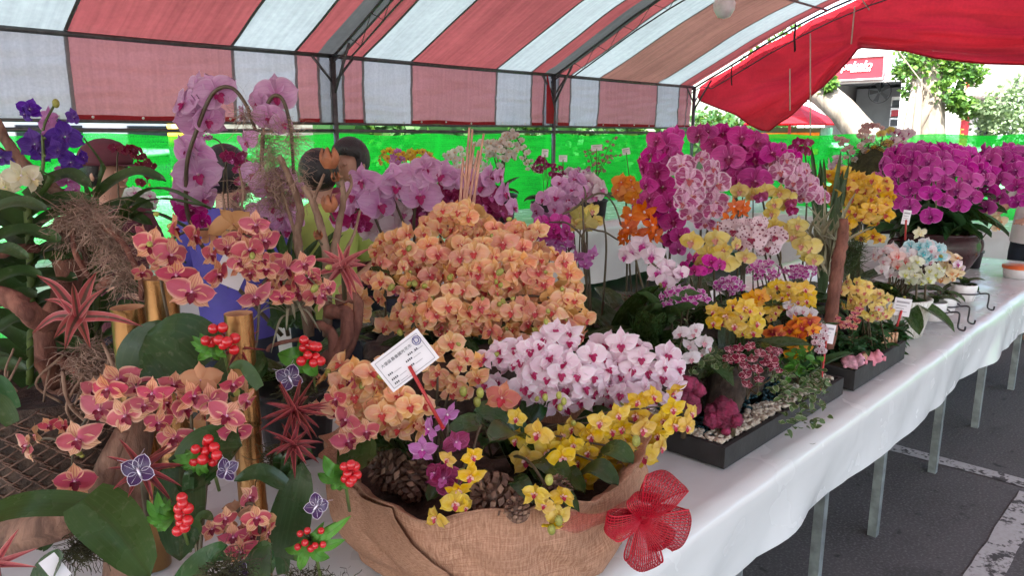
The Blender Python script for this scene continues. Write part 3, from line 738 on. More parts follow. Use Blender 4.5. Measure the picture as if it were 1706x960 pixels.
def flower_mat(name, petal, sepal=None, centre=None, cr=.35, edge=None, er=.75, vein=None, vs=.6, vf=9., back=None, spots=None, sp=(16., .5), tr=.35, var=.10, blotch=None):
    b = NB(name); u, v, k, vec = b.pc()
    isp = b.math('GREATER_THAN', k, .5)
    col = b.mix(isp, sepal or petal, petal)
    co = b.coord('Object')
    if blotch:                                   # dark patch on the petals, ragged at its rim
        n = b.noise(9, 3, co)
        d = b.math('ADD', b.math('ABSOLUTE', b.math('SUBTRACT', v, .52)), b.math('MULTIPLY', b.math('ABSOLUTE', u), .30))
        f = b.ramp(b.math('ADD', d, b.math('MULTIPLY', b.math('SUBTRACT', n, .5), .35)), .33, .42, 1, 0)
        rays = b.ramp(b.math('SINE', b.math('MULTIPLY', u, 20.)), -.6, .2, .85, 1.)
        col = b.mix(b.math('MULTIPLY', b.math('MULTIPLY', f, isp), rays), col, blotch)
    if vein:
        s = b.math('SINE', b.math('ADD', b.math('MULTIPLY', u, vf*2.), b.math('MULTIPLY', b.noise(6, 2, co), 1.5)))
        f = b.math('MULTIPLY', b.ramp(s, .35, .95), b.math('MULTIPLY', b.ramp(v, .98, .75), vs))
        col = b.mix(f, col, vein)
    if centre:
        f = b.ramp(b.math('ADD', v, b.math('MULTIPLY', b.math('ABSOLUTE', u), .12)), 0., cr, 1., 0.)
        col = b.mix(f, col, centre)
    if edge:
        d = b.math('MAXIMUM', b.math('ABSOLUTE', u), b.math('MULTIPLY', b.math('POWER', v, 3.), 1.0))
        col = b.mix(b.ramp(d, er, 1.0), col, edge)
    if spots:
        vo = b.n('TexVoronoi'); vo.inputs['Scale'].default_value = sp[0]; b.l(co, vo.inputs['Vector'])
        n = b.noise(5, 2, co)
        f = b.ramp(b.math('ADD', vo.outputs['Distance'], b.math('MULTIPLY', b.math('SUBTRACT', n, .5), .6)), sp[1]*.8, sp[1], 1, 0)
        col = b.mix(f, col, spots)
    n2 = b.noise(3.5, 3, co)
    col = b.mix(b.ramp(n2, .35, .75, 0, .28), col, b.mix(.5, col, (1, 1, 1) if sum(petal) > 1.2 else tuple(min(1, x*1.7+.02) for x in petal)))
    geo = b.n('NewGeometry')
    if back: col = b.mix(geo.outputs['Backfacing'], col, back)
    h = b.n('HueSaturation'); b.l(col, h.inputs['Color']); r = b.rand()
    b.l(b.ramp(r, 0, 1, 1-var, 1+var*.6), h.inputs['Value']); b.l(b.math('FRACT', b.math('MULTIPLY', r, 7.13)), h.inputs['Saturation'])
    sat = b.math('ADD', b.math('MULTIPLY', b.math('FRACT', b.math('MULTIPLY', r, 7.13)), .16), .90); b.l(sat, h.inputs['Saturation'])
    hue = b.math('ADD', b.math('MULTIPLY', b.math('FRACT', b.math('MULTIPLY', r, 13.7)), .016), .492); b.l(hue, h.inputs['Hue'])
    c = h.outputs[0]
    fine = b.n('TexWave'); fine.inputs['Scale'].default_value = 6; fine.inputs['Distortion'].default_value = 3; b.l(vec, fine.inputs['Vector'])
    return leaf_shader(b, c, .52, tr, c, b.bump(fine.outputs[1], .12, .004))
def lip_mat(name, mid, side=None, col=(.85, .75, .8)):
    b = NB(name); u, v, k, _ = b.pc()
    c = b.mix(b.ramp(k, .55, .7), mid, side or mid); c = b.mix(b.ramp(k, .8, .95), c, col)
    return leaf_shader(b, c, .4, .15, c)
VAR = {}
def variety(name, shape, lip, col=(.85, .75, .8), side=None, low=False, **k):
    pm = flower_mat(name+'_petal', **k); lm = lip_mat(name+'_lip', lip, side, col)
    full, bare, lips = [], [], []
    for s in range(9):
        mb = MB(); flower_geo(mb, shape, s+1, low); bare.append(mb.mesh(name, [pm]))
        lip_geo(mb, SHAPES[shape]['lip'], 1, s); full.append(mb.mesh(name, [pm, lm]))
        mb = MB(); lip_geo(mb, SHAPES[shape]['lip'], 0, s); lips.append(mb.mesh(name+'_lip', [lm]))
    bm_ = MB(); bm_.ball((0, 0, 0), .5, 7, 5, 0, (.72, .72, 1.))
    VAR[name] = dict(full=full, bare=bare, lip=lips, bud=bm_.mesh(name+'_bud', [k.get('budm') or budmat]), n=name)
def mat_bud(name, c): return plain(name, c, .5, 0, .2, 8, jit=.15)
budmat = mat_bud('green_bud', (.30, .30, .06))
variety('striped_orchid', 'multi', (.20, .006, .03), (.78, .42, .55), petal=(.58, .095, .15), sepal=(.82, .48, .26), centre=(.60, .10, .26), cr=.3, edge=(.86, .54, .37), er=.62, vein=(.58, .09, .12), vs=.75, vf=9, back=(.60, .33, .17))
variety('peach_orchid', 'peach', (.55, .06, .06), (.85, .55, .42), petal=(.88, .42, .22), sepal=(.87, .50, .17), centre=(.74, .22, .15), cr=.36, edge=(.92, .64, .32), er=.42, vein=(.70, .22, .14), vs=.22, back=(.76, .42, .12), var=.10)
variety('peachpink_orchid', 'peach', (.50, .05, .07), (.88, .6, .5), petal=(.86, .34, .23), sepal=(.86, .44, .20), centre=(.62, .10, .10), cr=.45, edge=(.90, .52, .32), er=.5, vein=(.66, .18, .15), vs=.25, back=(.70, .42, .16), var=.16)
variety('coral_orchid', 'multi', (.5, .03, .05), (.85, .55, .5), petal=(.66, .15, .10), sepal=(.70, .24, .10), centre=(.6, .08, .1), edge=(.75, .35, .2), back=(.62, .40, .12))
variety('pinkwhite_orchid', 'multi', (.34, .008, .075), (.85, .6, .72), (.42, .02, .12), petal=(.86, .67, .77), sepal=(.84, .62, .73), centre=(.82, .54, .68), cr=.3, edge=(.90, .81, .86), er=.55, var=.06)
variety('yellow_orchid', 'multi', (.42, .02, .06), (.80, .55, .35), (.75, .45, .4), petal=(.80, .52, .012), sepal=(.76, .50, .015), centre=(.72, .24, .03), cr=.22, edge=(.84, .62, .06), er=.7, back=(.60, .46, .05), var=.08)
variety('crimson_orchid', 'phal', (.55, .12, .38), (.8, .5, .7), petal=(.30, .012, .10), sepal=(.34, .02, .12), centre=(.5, .1, .32), cr=.3, edge=(.45, .06, .2), vein=(.2, .0, .05))
variety('lilac_orchid', 'open', (.45, .05, .3), petal=(.52, .17, .46), centre=(.62, .3, .56), vein=(.42, .1, .36), vs=.4, edge=(.64, .34, .58))
variety('lavender_orchid', 'round', (.36, .01, .12), (.75, .4, .6), petal=(.70, .36, .63), sepal=(.66, .36, .60), centre=(.62, .22, .52), cr=.35, edge=(.78, .52, .73), er=.8, vein=(.52, .2, .48), vs=.35, vf=10, tr=.4)
variety('blush_orchid', 'phal', (.5, .12, .3), petal=(.64, .50, .55), sepal=(.6, .46, .5), centre=(.6, .35, .45), edge=(.72, .6, .65))
variety('magenta_orchid', 'round', (.22, .004, .07), (.7, .3, .5), petal=(.58, .018, .30), sepal=(.54, .02, .29), centre=(.36, .008, .16), cr=.4, edge=(.70, .16, .50), er=.84, vein=(.33, .006, .18), vs=.4, vf=10, tr=.3)
variety('splash_orchid', 'round', (.45, .1, .12), (.85, .6, .5), petal=(.82, .56, .72), sepal=(.80, .50, .68), blotch=(.36, .008, .15), edge=(.82, .62, .75), er=.8, vein=(.55, .12, .36), vs=.45, vf=8)
variety('spotted_orchid', 'round', (.25, .01, .05), (.8, .55, .5), petal=(.76, .58, .64), sepal=(.74, .56, .62), spots=(.20, .008, .05), sp=(9., .36), edge=(.82, .7, .74), er=.8)
variety('paleyellow_orchid', 'phal', (.6, .25, .2), (.8, .6, .4), petal=(.74, .58, .10), sepal=(.70, .56, .13), centre=(.66, .36, .09), cr=.3, edge=(.76, .64, .22), back=(.55, .48, .14))
variety('palepink_orchid', 'phal', (.42, .02, .2), (.7, .2, .5), petal=(.80, .64, .72), sepal=(.78, .62, .70), centre=(.55, .12, .40), cr=.32, edge=(.84, .74, .80))
variety('white_orchid', 'phal', (.62, .3, .35), (.8, .7, .6), petal=(.80, .73, .76), sepal=(.78, .72, .74), centre=(.72, .5, .58), cr=.25, edge=(.84, .80, .82))
variety('mini_magenta', 'open', (.4, .02, .25), petal=(.42, .04, .28), sepal=(.6, .3, .5), edge=(.82, .66, .78), er=.55, low=True)
variety('maroon_edged', 'multi', (.6, .25, .3), (.85, .6, .6), petal=(.20, .01, .035), sepal=(.22, .012, .04), edge=(.74, .5, .52), er=.70)
variety('orangered_orchid', 'open', (.35, .01, .04), (.8, .3, .1), petal=(.70, .14, .012), sepal=(.78, .33, .02), centre=(.40, .01, .03), cr=.7, edge=(.82, .36, .03))
variety('amber_orchid', 'open', (.45, .02, .02), (.7, .2, .05), petal=(.82, .36, .012), sepal=(.8, .34, .015), centre=(.6, .1, .02), edge=(.85, .45, .03))
variety('orange_catt', 'catt', (.75, .16, .01), petal=(.76, .15, .008), sepal=(.78, .18, .01), edge=(.8, .26, .02))
variety('tangerine_orchid', 'phal', (.7, .15, .03), petal=(.80, .32, .06), centre=(.7, .16, .05), edge=(.84, .42, .10))
variety('violet_vanda', 'vanda', (.08, .01, .2), (.6, .5, .6), petal=(.105, .025, .33), sepal=(.12, .03, .35), centre=(.25, .12, .45), cr=.3, vein=(.06, .01, .22), vs=.5, vf=8, edge=(.16, .06, .42))
variety('cream_cattleya', 'open', (.80, .7, .4), petal=(.80, .74, .52), centre=(.7, .65, .3), edge=(.84, .8, .66))
variety('violet_dome', 'round', (.22, .004, .15), (.6, .25, .5), petal=(.60, .045, .40), sepal=(.56, .04, .38), centre=(.34, .008, .20), cr=.3, edge=(.82, .36, .68), er=.84)
variety('maroon_orchid', 'phal', (.2, .0, .05), (.5, .2, .2), petal=(.17, .006, .028), sepal=(.16, .006, .028), edge=(.24, .02, .06), low=True)
variety('white_spray', 'phal', (.7, .45, .3), petal=(.80, .72, .70), sepal=(.8, .72, .7), centre=(.6, .4, .4), cr=.3, low=True)
variety('gold_orchid', 'multi', (.5, .08, .06), (.8, .5, .3), petal=(.84, .51, .014), sepal=(.82, .50, .018), centre=(.7, .2, .02), cr=.25, edge=(.87, .60, .05), back=(.6, .4, .05))
variety('lemon_spray', 'multi', (.55, .15, .12), (.8, .6, .5), petal=(.80, .60, .13), sepal=(.78, .56, .16), centre=(.7, .3, .15), cr=.25, edge=(.84, .7, .25))
variety('aqua_orchid', 'phal', (.1, .5, .55), petal=(.45, .68, .72), centre=(.06, .45, .52), cr=.6, edge=(.75, .8, .8))
variety('palecoral_orchid', 'phal', (.75, .12, .10), (.85, .5, .4), petal=(.82, .58, .55), centre=(.75, .2, .18), cr=.4, edge=(.84, .72, .7))
variety('greenwhite_orchid', 'phal', (.6, .6, .15), petal=(.78, .80, .62), centre=(.55, .6, .2), cr=.3, edge=(.84, .84, .74))
variety('apricot_orchid', 'phal', (.7, .3, .1), petal=(.82, .66, .40), centre=(.75, .45, .15), cr=.3, edge=(.84, .76, .6))
variety('pink_oncidium', 'open', (.5, .1, .2), petal=(.45, .14, .16), edge=(.62, .40, .38), low=True)
variety('dusty_spray', 'multi', (.5, .15, .2), petal=(.62, .36, .36), edge=(.72, .52, .5), low=True)

# ================================================================ plant helpers
def mat_leaf(name, a, c, rough=.35, rib=None, tr=.12, edge=None, stripe=None):
    b = NB(name); u, v, k, vec = b.pc(); co = b.coord('Object'); n = b.noise(11, 4, co)
    col = b.mix(b.ramp(n, .3, .7), a, c)
    au = b.math('ABSOLUTE', u)
    if rib: col = b.mix(b.ramp(au, .0, .10, .7, 0.), col, rib)
    if stripe: col = b.mix(b.ramp(b.math('ADD', au, b.math('MULTIPLY', b.math('SUBTRACT', n, .5), .3)), .18, .42, 1, 0), col, stripe)
    if edge: col = b.mix(b.ramp(au, .78, .98), col, edge)
    dust = b.math('MULTIPLY', b.ramp(b.noise(95, 3, co), .52, .75), b.ramp(b.noise(6, 2, co), .4, .65, .1, .5)); col = b.mix(dust, col, b.mix(.4, col, (.40, .38, .28)))
    ven = b.ramp(b.math('SINE', b.math('ADD', b.math('MULTIPLY', u, 30.), b.math('MULTIPLY', n, 3.))), .75, 1., 0, .35); col = b.mix(ven, col, b.mix(.25, col, (.16, .22, .08)))
    h = b.n('HueSaturation'); b.l(col, h.inputs['Color']); b.l(b.ramp(b.rand(), 0, 1, .8, 1.2), h.inputs['Value']); col = h.outputs[0]
    s = b.math('SINE', b.math('MULTIPLY', u, 26.))
    nr = b.bump(b.math('ADD', b.math('MULTIPLY', s, .03), n), .2, .004)
    return leaf_shader(b, col, b.ramp(n, .3, .7, rough-.08, rough+.1), tr, b.mix(.5, col, (.16, .26, .02)), nr)
M['leaf_dark'] = mat_leaf('orchid_leaf_dark', (.020, .050, .015), (.034, .074, .022), .26, (.04, .085, .03))
M['leaf_mid'] = mat_leaf('orchid_leaf_mid', (.028, .070, .016), (.046, .10, .022), .26, (.03, .06, .015))
M['leaf_strap'] = mat_leaf('strap_leaf', (.020, .050, .015), (.045, .085, .022), .42)
M['leaf_fresh'] = mat_leaf('fresh_green_leaf', (.04, .16, .018), (.09, .28, .03), .4, (.03, .10, .015), .2)
M['leaf_box'] = mat_leaf('dark_shrub_leaf', (.012, .055, .016), (.03, .10, .03), .4)
M['leaf_broms'] = mat_leaf('striped_red_leaf', (.36, .045, .065), (.46, .085, .09), .5, None, .15, (.60, .24, .22), (.10, .045, .035))
M['leaf_redb'] = mat_leaf('red_star_leaf', (.20, .014, .026), (.30, .035, .05), .5, None, .15, (.50, .12, .12), (.13, .02, .03))
M['leaf_pinkb'] = mat_leaf('pink_star_leaf', (.50, .10, .13), (.62, .18, .18), .5, None, .2, (.7, .3, .28), (.36, .05, .08))
M['leaf_air'] = mat_leaf('air_plant_leaf', (.25, .24, .16), (.36, .32, .22), .6)
M['leaf_ivy'] = mat_leaf('variegated_ivy', (.045, .09, .025), (.09, .15, .05), .5, None, .15, (.52, .52, .34))
M['stem'] = plain('flower_stem', (.075, .055, .028), .5, 0, .35, 12)
M['stemg'] = plain('green_stem', (.09, .13, .03), .5, 0, .3, 12)
M['moss'] = plain('grey_moss', (.30, .20, .15), .9, 0, .35, 25)
M['darkmoss'] = plain('dark_moss', (.05, .05, .02), .95, 0, .5, 18, .6, 60)
M['fern_root'] = plain('fern_root_bark', (.055, .035, .025), .9, 0, .5, 30, .8, 70)
M['red_stick'] = plain('red_stick', (.45, .03, .03), .4)
M['card'] = plain('white_card', (.76, .73, .76), .55, 0, .03)
M['ink'] = plain('black_ink', (.03, .03, .04), .6)
M['ink_blue'] = plain('blue_ink', (.04, .04, .22), .6)
M['ink_grey'] = plain('grey_ink', (.35, .33, .36), .6)

def basis(n, up=UP, roll=0.):
    z = n.normalized(); y = up-z*up.dot(z)
    if y.length < 1e-3: y = V((CA, SA, 0))
    y.normalize(); x = y.cross(z)
    return Matrix((x, y, z)).transposed()@Matrix.Rotation(roll, 3, 'Z')
def local(parent, p, B, s):
    m = B.to_4x4(); m.translation = p-rloc(parent)
    return m@Matrix.Diagonal((s, s, s, 1))
def fl(t, var, px, py, fw, size, yaw=None, pitch=None, roll=None, sep=False):
    """one flower; yaw turns it to its left or right, pitch nods it down, both from facing the aisle"""
    p = P(px, py, fw); return flw(t, var, p, size*mpp(p), yaw, pitch, roll, sep)
def flw(t, var, p, s, yaw=None, pitch=None, roll=None, sep=False):
    yaw = gs(30) if yaw is None else yaw+gs(9); pitch = gs(13, 4) if pitch is None else pitch; roll = gs(13) if roll is None else roll
    d = CAMP-p; d.z *= .35; d.normalize()
    r = d.cross(UP)*-1
    d = Matrix.Rotation(R(yaw), 3, 'Z')@d
    ax = UP.cross(d).normalized()
    d = Matrix.Rotation(R(pitch), 3, ax)@d
    q = VAR[var]; i = random.randrange(9)
    B = basis(d, UP, R(roll))@Matrix.Diagonal((random.choice((-1, 1)), 1, 1)) if False else basis(d, UP, R(roll))
    s *= rnd(.80, 1.10)
    o = link('flower', q['bare'][i] if sep else q['full'][i], t, mat=local(t, p, B, s))
    if sep: link('lip', q['lip'][i], o)
    return o
def bud(t, var, p, s, d=UP, m=None):
    return link('bud', VAR[var]['bud'], t, mat=local(t, p, basis(d if d.length else UP, V((1, .3, .2))), s))
def curve(pts, n=14):
    pts = [V(p) for p in pts]
    if len(pts) == 2: return [pts[0].lerp(pts[1], i/n) for i in range(n+1)]
    ext = [pts[0]*2-pts[1]]+pts+[pts[-1]*2-pts[-2]]; out = []
    for i in range(1, len(ext)-2):
        for k in range(n):
            t = k/n; a, b_, c, d = ext[i-1:i+3]
            out.append(.5*((2*b_)+(c-a)*t+(2*a-5*b_+4*c-d)*t*t+(3*b_-a-3*c+d)*t*t*t))
    return out+[pts[-1]]
def stem(t, pts, r=.004, m='stem', name='flower_stem', n=8, taper=.6):
    c = curve(pts, n); mb = MB(); mb.tube(c, [r*(1-(1-taper)*i/(len(c)-1)) for i in range(len(c))], 5); return mb.build(name, M[m] if isinstance(m, str) else m, t)
def spike(t, var, pts, n, size, start=.35, r=.004, buds=0, sep=False, side=.36, yaw=22, m='stem', pitch=None, base=None):
    w3 = [P(*p) for p in pts]
    if base is not None: w3 = [V(base)]+w3
    c = curve(w3, 10); stem(t, w3, r, m)
    L = len(c)-1
    for k in range(n):
        f = start+(1-start)*(k+.5)/n; p = c[int(f*L)]; s = size*mpp(p)
        sg = 1 if k % 2 else -1
        q = p+RIGHT*sg*s*side*rnd(.7, 1.2)-FWD*s*rnd(.15, .35)+UP*s*rnd(-.15, .1)
        flw(t, var, q, s*(1.05-.2*f), sg*-yaw*-1 if yaw else None, pitch, None, sep)
        mb = MB(); mb.tube([p, (p+q)/2+UP*s*.08, q+FWD*s*.06], r*.55, 4); mb.build('pedicel', M['stemg'], t)
    d = (c[-1]-c[-2]).normalized(); s = size*mpp(c[-1])
    for k in range(buds): bud(t, var, c[-1]+d*s*.28*(k+.5)+RIGHT*s*.1*(-1)**k, s*.26*(1-.14*k), d)
def mass(t, var, cx, cy, fw, rx, ry, n, size, depth=.8, base=None, stems=0, buds=0, sep=False, yawr=48, pit=-22, backs=.2, varmix=None, jit=17, r=.0035, up=0):
    c = P(cx, cy, fw); k = mpp(c); rz = rx*k*depth; pts = []
    for i in range(n):
        best = None; bd_ = -1
        for _ in range(14):
            a = rnd(0, 6.2832); q = math.sqrt(rnd(0, 1)); x, y = q*math.cos(a), q*math.sin(a)
            d = min([((x-u)**2*rx*rx+(y-v)**2*ry*ry) for u, v in pts] or [1e9])
            if d > bd_: bd_ = d; best = (x, y)
        pts.append(best)
    out = []
    for x, y in pts:
        z = math.sqrt(max(0, 1-x*x-y*y))
        p = c+RIGHT*(x*rx*k)+UP*(-y*ry*k)*1.0-FWD*(z*rz+rnd(-.28, .16)*rz)
        v_ = random.choice(varmix) if varmix else var
        flw(t, v_, p, size*k, x*yawr+gs(jit*1.5), pit*(-y)+gs(jit)+up, None, sep); out.append(p)
    for i in range(int(n*backs)):
        a = rnd(0, 6.28); q = math.sqrt(rnd(0, 1)); x, y = q*math.cos(a), q*math.sin(a); z = math.sqrt(1-q*q)
        p = c+RIGHT*(x*rx*k*.9)+UP*(-y*ry*k*.9)+FWD*z*rz*.8
        flw(t, random.choice(varmix) if varmix else var, p, size*k, 180-x*45+gs(15), gs(12), None, False)
    for i in range(buds):
        p = random.choice(out)+RIGHT*gs(.4)*size*k+UP*gs(.4)*size*k-FWD*size*k*.1; bud(t, var, p, size*k*rnd(.16, .3), V((gs(1), gs(1), -.6)))
    if stems and base is not None:
        for i in range(stems):
            e = random.choice(out)+FWD*size*k*.12; bs = V(base)+V((gs(.02), gs(.02), 0))
            m_ = bs.lerp(e, .55)+UP*(e-bs).length*.16+(c-e)*.15
            stem(t, [bs, m_, e], r)
    return out

def strip_leaf(t, cpts, wid, m, nrm=None, fold=.12, a=.7, e=.6, name='leaf', nu=4, nv=10, tipp=0.):
    c = curve(cpts, 5); n = len(c)-1; mb = MB(); vs = []; at = []
    for i, p in enumerate(c):
        v = i/n; T_ = (c[min(i+1, n)]-c[max(i-1, 0)]).normalized()
        N_ = nrm or UP; S_ = T_.cross(N_); S_ = S_.normalized() if S_.length > 1e-4 else RIGHT; N2 = S_.cross(T_)
        pr = math.sin(math.pi*min(.995, max(.03, .08+.92*v))**a)**e if v < 1 else .03
        if tipp: pr = min(pr, ((1-v)/tipp)**.8) if v > 1-tipp else pr
        for j in range(nu+1):
            u = j/nu*2-1; w_ = wid*.5*pr
            vs.append(p+S_*u*w_+N2*(abs(u)*fold*wid+.03*wid*noise.noise(p*11+V((u, 0, 0))))); at.append((u, v, 0))
    mb.add(vs, [(i*(nu+1)+j, (i+1)*(nu+1)+j, (i+1)*(nu+1)+j+1, i*(nu+1)+j+1) for i in range(n) for j in range(nu)], 0, at)
    return mb.build(name, M[m], t)
LEAFC = {}
def leafmesh(kind, droop, m):
    key = (kind, droop, m)
    if key not in LEAFC:
        mb = MB(); vs = []; at = []; nv, nu = 10, 4; x = z = 0.; fold, a, e = {'phal': (.10, .75, .5), 'strap': (.22, .55, .28), 'star': (.16, .5, .75), 'oval': (.1, .8, .8)}[kind]
        for i in range(nv+1):
            v = i/nv; th = -droop*v
            if i: x += math.cos(th)/nv; z += math.sin(th)/nv
            pr = math.sin(math.pi*min(.995, max(.03, .1+.9*v))**a)**e if v < 1 else .04
            if kind == 'star': pr = (1-v)**.8*min(1, .45+v*4)
            if kind == 'strap': pr *= min(1, (1-v)*5+.05)
            for j in range(nu+1):
                u = j/nu*2-1; nx, nz = -math.sin(th), math.cos(th); f = abs(u)*fold*pr
                vs.append((x+nx*f, u*.5*pr, z+nz*f)); at.append((u, v, 0))
        mb.add(vs, [(i*(nu+1)+j, (i+1)*(nu+1)+j, (i+1)*(nu+1)+j+1, i*(nu+1)+j+1) for i in range(nv) for j in range(nu)], 0, at)
        LEAFC[key] = mb.mesh(kind+'_leaf', M[m])
    return LEAFC[key]
def leaf(t, p, az, el, L, W, m, kind='phal', droop=.8, roll=0.):
    B = Matrix.Rotation(az, 3, 'Z')@Matrix.Rotation(-el, 3, 'Y')@Matrix.Rotation(roll, 3, 'X')
    mt = B.to_4x4()@Matrix.Diagonal((L, W, L, 1)); mt.translation = V(p)-rloc(t)
    return link('leaf', leafmesh(kind, droop, m), t, mat=mt)
def rosette(t, p, n, L, W, m, kind='phal', el=(.2, .9), droop=(.5, .9, 1.3), a0=None):
    a0 = rnd(0, 6.28) if a0 is None else a0
    for i in range(n):
        leaf(t, V(p)+V((gs(.008), gs(.008), .003*i)), a0+i*2.4+gs(.2), rnd(*el), L*rnd(.75, 1.12), W*rnd(.85, 1.15), m, kind, random.choice(droop), gs(.15))
def potmesh(t, c, r, h, m, name='pot', r0=.8, lip=.06):
    mb = MB(); mb.lathe([(.001, .004), (r*r0, .0), (r*.95, h*.85), (r*(1+lip), h*.88), (r*(1+lip), h), (r*.92, h), (r*.9, h*.86), (.001, h*.85)], 26, c); return mb.build(name, M[m] if isinstance(m, str) else m, t)
def strands(c, rx, ry, rz, n, L, r=.0009, down=.4, seg=6, curl=1.):
    mb = MB()
    for _ in range(n):
        q_ = V((gs(1), gs(1), gs(1))).normalized()*rnd(0, 1)**.45*.75; p = V(c)+V((q_.x*rx, q_.y*ry, q_.z*rz)); d = V((gs(1), gs(1), gs(1))).normalized(); s = d.orthogonal().normalized()*r
        k = len(mb.v); l = L*rnd(.5, 1.2)/seg; vs = []
        for i in range(seg+1):
            vs += [p-s, p+s]; p = p+d*l; d = (d+V((gs(1), gs(1), gs(1)))*.45*curl+V((0, 0, -down*.5))).normalized()
        mb.add(vs, [(2*i, 2*i+1, 2*i+3, 2*i+2) for i in range(seg)])
    return mb
def card(lab, px, py, fw, wpx, hpx, tilt, stick=None, group=None, lean=0., yaw=0., texty=2):
    p = P(px, py, fw); k = mpp(p)
    t = thing('name_card', lab, 'card', p, group)
    d = (CAMP-p); d.z *= .4; d = Matrix.Rotation(R(yaw), 3, 'Z')@d
    B = basis(d, UP, R(tilt)); X, Y, N = B.col[0], B.col[1], B.col[2]
    W, H_ = wpx*k, hpx*k
    mb = MB(); mb.grid(lambda u, v: p+X*(u-.5)*W+Y*(v-.5)*H_+N*.02*W*math.sin(3*u+v), 6, 4); mb.build('paper', M['card'], t)
    def line(u0, u1, v, th, m='ink_grey', nm='printed_line'):
        mb = MB(); mb.grid(lambda a, q: p+X*((u0+(u1-u0)*a)-.5)*W+Y*(v+(q-.5)*th-.5)*H_+N*(.02*W*math.sin(3*(u0+(u1-u0)*a)+v)+.0012), 4, 1); mb.build(nm, M[m], t)
    if texty:
        line(.12, .88, .78, .10)
        for v in (.58, .42, .26)[:texty+1]: line(.12, .12+rnd(.4, .7), v, .04)
    if stick:
        q = P(*stick); m_ = 'red_stick' if texty != 1 else 'stemg'
        mb = MB(); mb.tube([p-Y*H_*.18+N*.003, q], .0035 if fw < 3 else .005, 5); mb.build('stick', M[m_], t)
    return t, p, X, Y, N, W, H_
TZ = .755
def tabp(px, py, z=TZ): return PZ(px, py, z)
def xy(px, fw, z=TZ): p = P(px, 480, fw); p.z = z; return p

# ================================================================ burlap planter (front)
def mat_burlap():
    b = NB('burlap'); u, v, _, vec = b.pc(); co = b.coord('Object')
    t1 = b.noise(1, 2, b.mapping(vec, (620, 9, 1))); t2 = b.noise(1, 2, b.mapping(vec, (22, 190, 1)))
    h = b.math('ADD', b.math('MULTIPLY', t1, .5), b.math('MULTIPLY', t2, .5)); n2 = b.noise(7, 4, co); n3 = b.noise(240, 2, co)
    c = b.mix(b.ramp(h, .38, .62), (.32, .155, .095), (.60, .345, .225)); c = b.mix(b.ramp(n2, .4, .7, 0, .4), c, (.46, .24, .155)); c = b.mix(b.ramp(n3, .5, .75, 0, .5), c, (.25, .14, .085))
    return b.done(b.mixs(.08, b.pbsdf(c, .9, 0, .15, b.bump(b.math('ADD', h, b.math('MULTIPLY', n3, .4)), .7, .004)), b.transl((.4, .25, .13))))
M['burlap'] = mat_burlap()
EC = V((1.085, 1.135, TZ))
pl = thing('burlap_planter', 'wide round planter wrapped in folded burlap with a red mesh bow', 'planter', EC)
A0 = math.atan2(-SA, -CA)                       # angle of the side that faces the aisle corner
def rimz(a):
    d = math.atan2(math.sin(a-A0), math.cos(a-A0))     # >0 towards the right of the photo side
    return .232-.014*math.cos(d*2)+.05*min(.3, max(0, d-.5))+.012*math.sin(d*5+1)+.007*math.sin(d*13+2)-.02*max(0, -d-.4)
def burl(u, v):
    a = A0+(u-.5)*6.2832; rz_ = rimz(a)
    w_ = .5+.5*v
    fold = .030*noise.noise(V((math.cos(a)*2.6, math.sin(a)*2.6, v*1.6)))+.016*w_*noise.noise(V((a*5.5+v*3.2, v*2.2, 3)))+.016*abs(noise.noise(V((a*3.5-v*2.4, v*1.5, 7))))*w_-.012*max(0, .14-abs(noise.noise(V((a*2.2+v*1.3, v*1.9, 11)))))*6
    r = .296+.052*v+fold+.012*math.sin(math.pi*v)
    return EC+V((r*math.cos(a), r*math.sin(a), v*rz_))
mb = MB(); mb.grid(burl, 220, 30); mb.build('wrap', M['burlap'], pl)
def rim(u, v):                                  # the turned-over double rim
    a = A0+(u-.5)*6.2832; rz_ = rimz(a); th = v*3.6
    p = burl(u, 1); d = V((math.cos(a), math.sin(a), 0))
    return p+d*(.012*math.sin(th)-.03*max(0, v-.6))+UP*(.016*(1-math.cos(th))*.5-.055*max(0, v-.55))+d*.004*noise.noise(V((u*60, v*2, 0)))
mb = MB(); mb.grid(rim, 220, 8); mb.build('rolled_rim', M['burlap'], pl)
def flap(u, v):                                 # diagonal overlap on its left side
    a = A0-.50-.62*u+.50*(1-v)*(1-u*.2); q = burl((a-A0)/6.2832+.5, max(0, min(1, v)))
    d = V((math.cos(a), math.sin(a), 0)); return q+d*(.010+.006*math.sin(u*3))
mb = MB(); mb.grid(flap, 20, 16); mb.build('overlap', M['burlap'], pl)
mb = MB(); mb.lathe([(.001, .16), (.15, .17), (.29, .165)], 30, EC, fn=lambda p, a, f: p+UP*.02*noise.noise(p*12)); mb.build('soil', M['fern_root'], pl)
# red mesh bow
def mat_mesh():
    b = NB('red_mesh_ribbon'); u, v, _, vec = b.pc()
    wob = b.math('MULTIPLY', b.noise(5, 2, vec), .05)
    s1 = b.ramp(b.math('ABSOLUTE', b.math('SINE', b.math('MULTIPLY', b.math('ADD', v, wob), 52.))), .0, .42, 1, 0)
    s2 = b.ramp(b.math('ABSOLUTE', b.math('SINE', b.math('MULTIPLY', b.math('ADD', u, wob), 60.))), .0, .30, .8, 0)
    f = b.math('ADD', b.math('MULTIPLY', b.math('MAXIMUM', s1, s2), .35), .34, clamp=True)
    sh = b.mixs(.3, b.pbsdf((.40, .003, .016), .35), b.transl((.34, .004, .016)))
    return b.done(b.mixs(f, b.transp(), sh))
M['mesh'] = mat_mesh(); M['thread'] = plain('red_thread', (.42, .004, .02), .35)
BC = P(1072, 858, 1.26)
bw_ = thing('mesh_bow', 'big red mesh ribbon bow on the burlap planter', 'bow', BC)
km = mpp(BC)
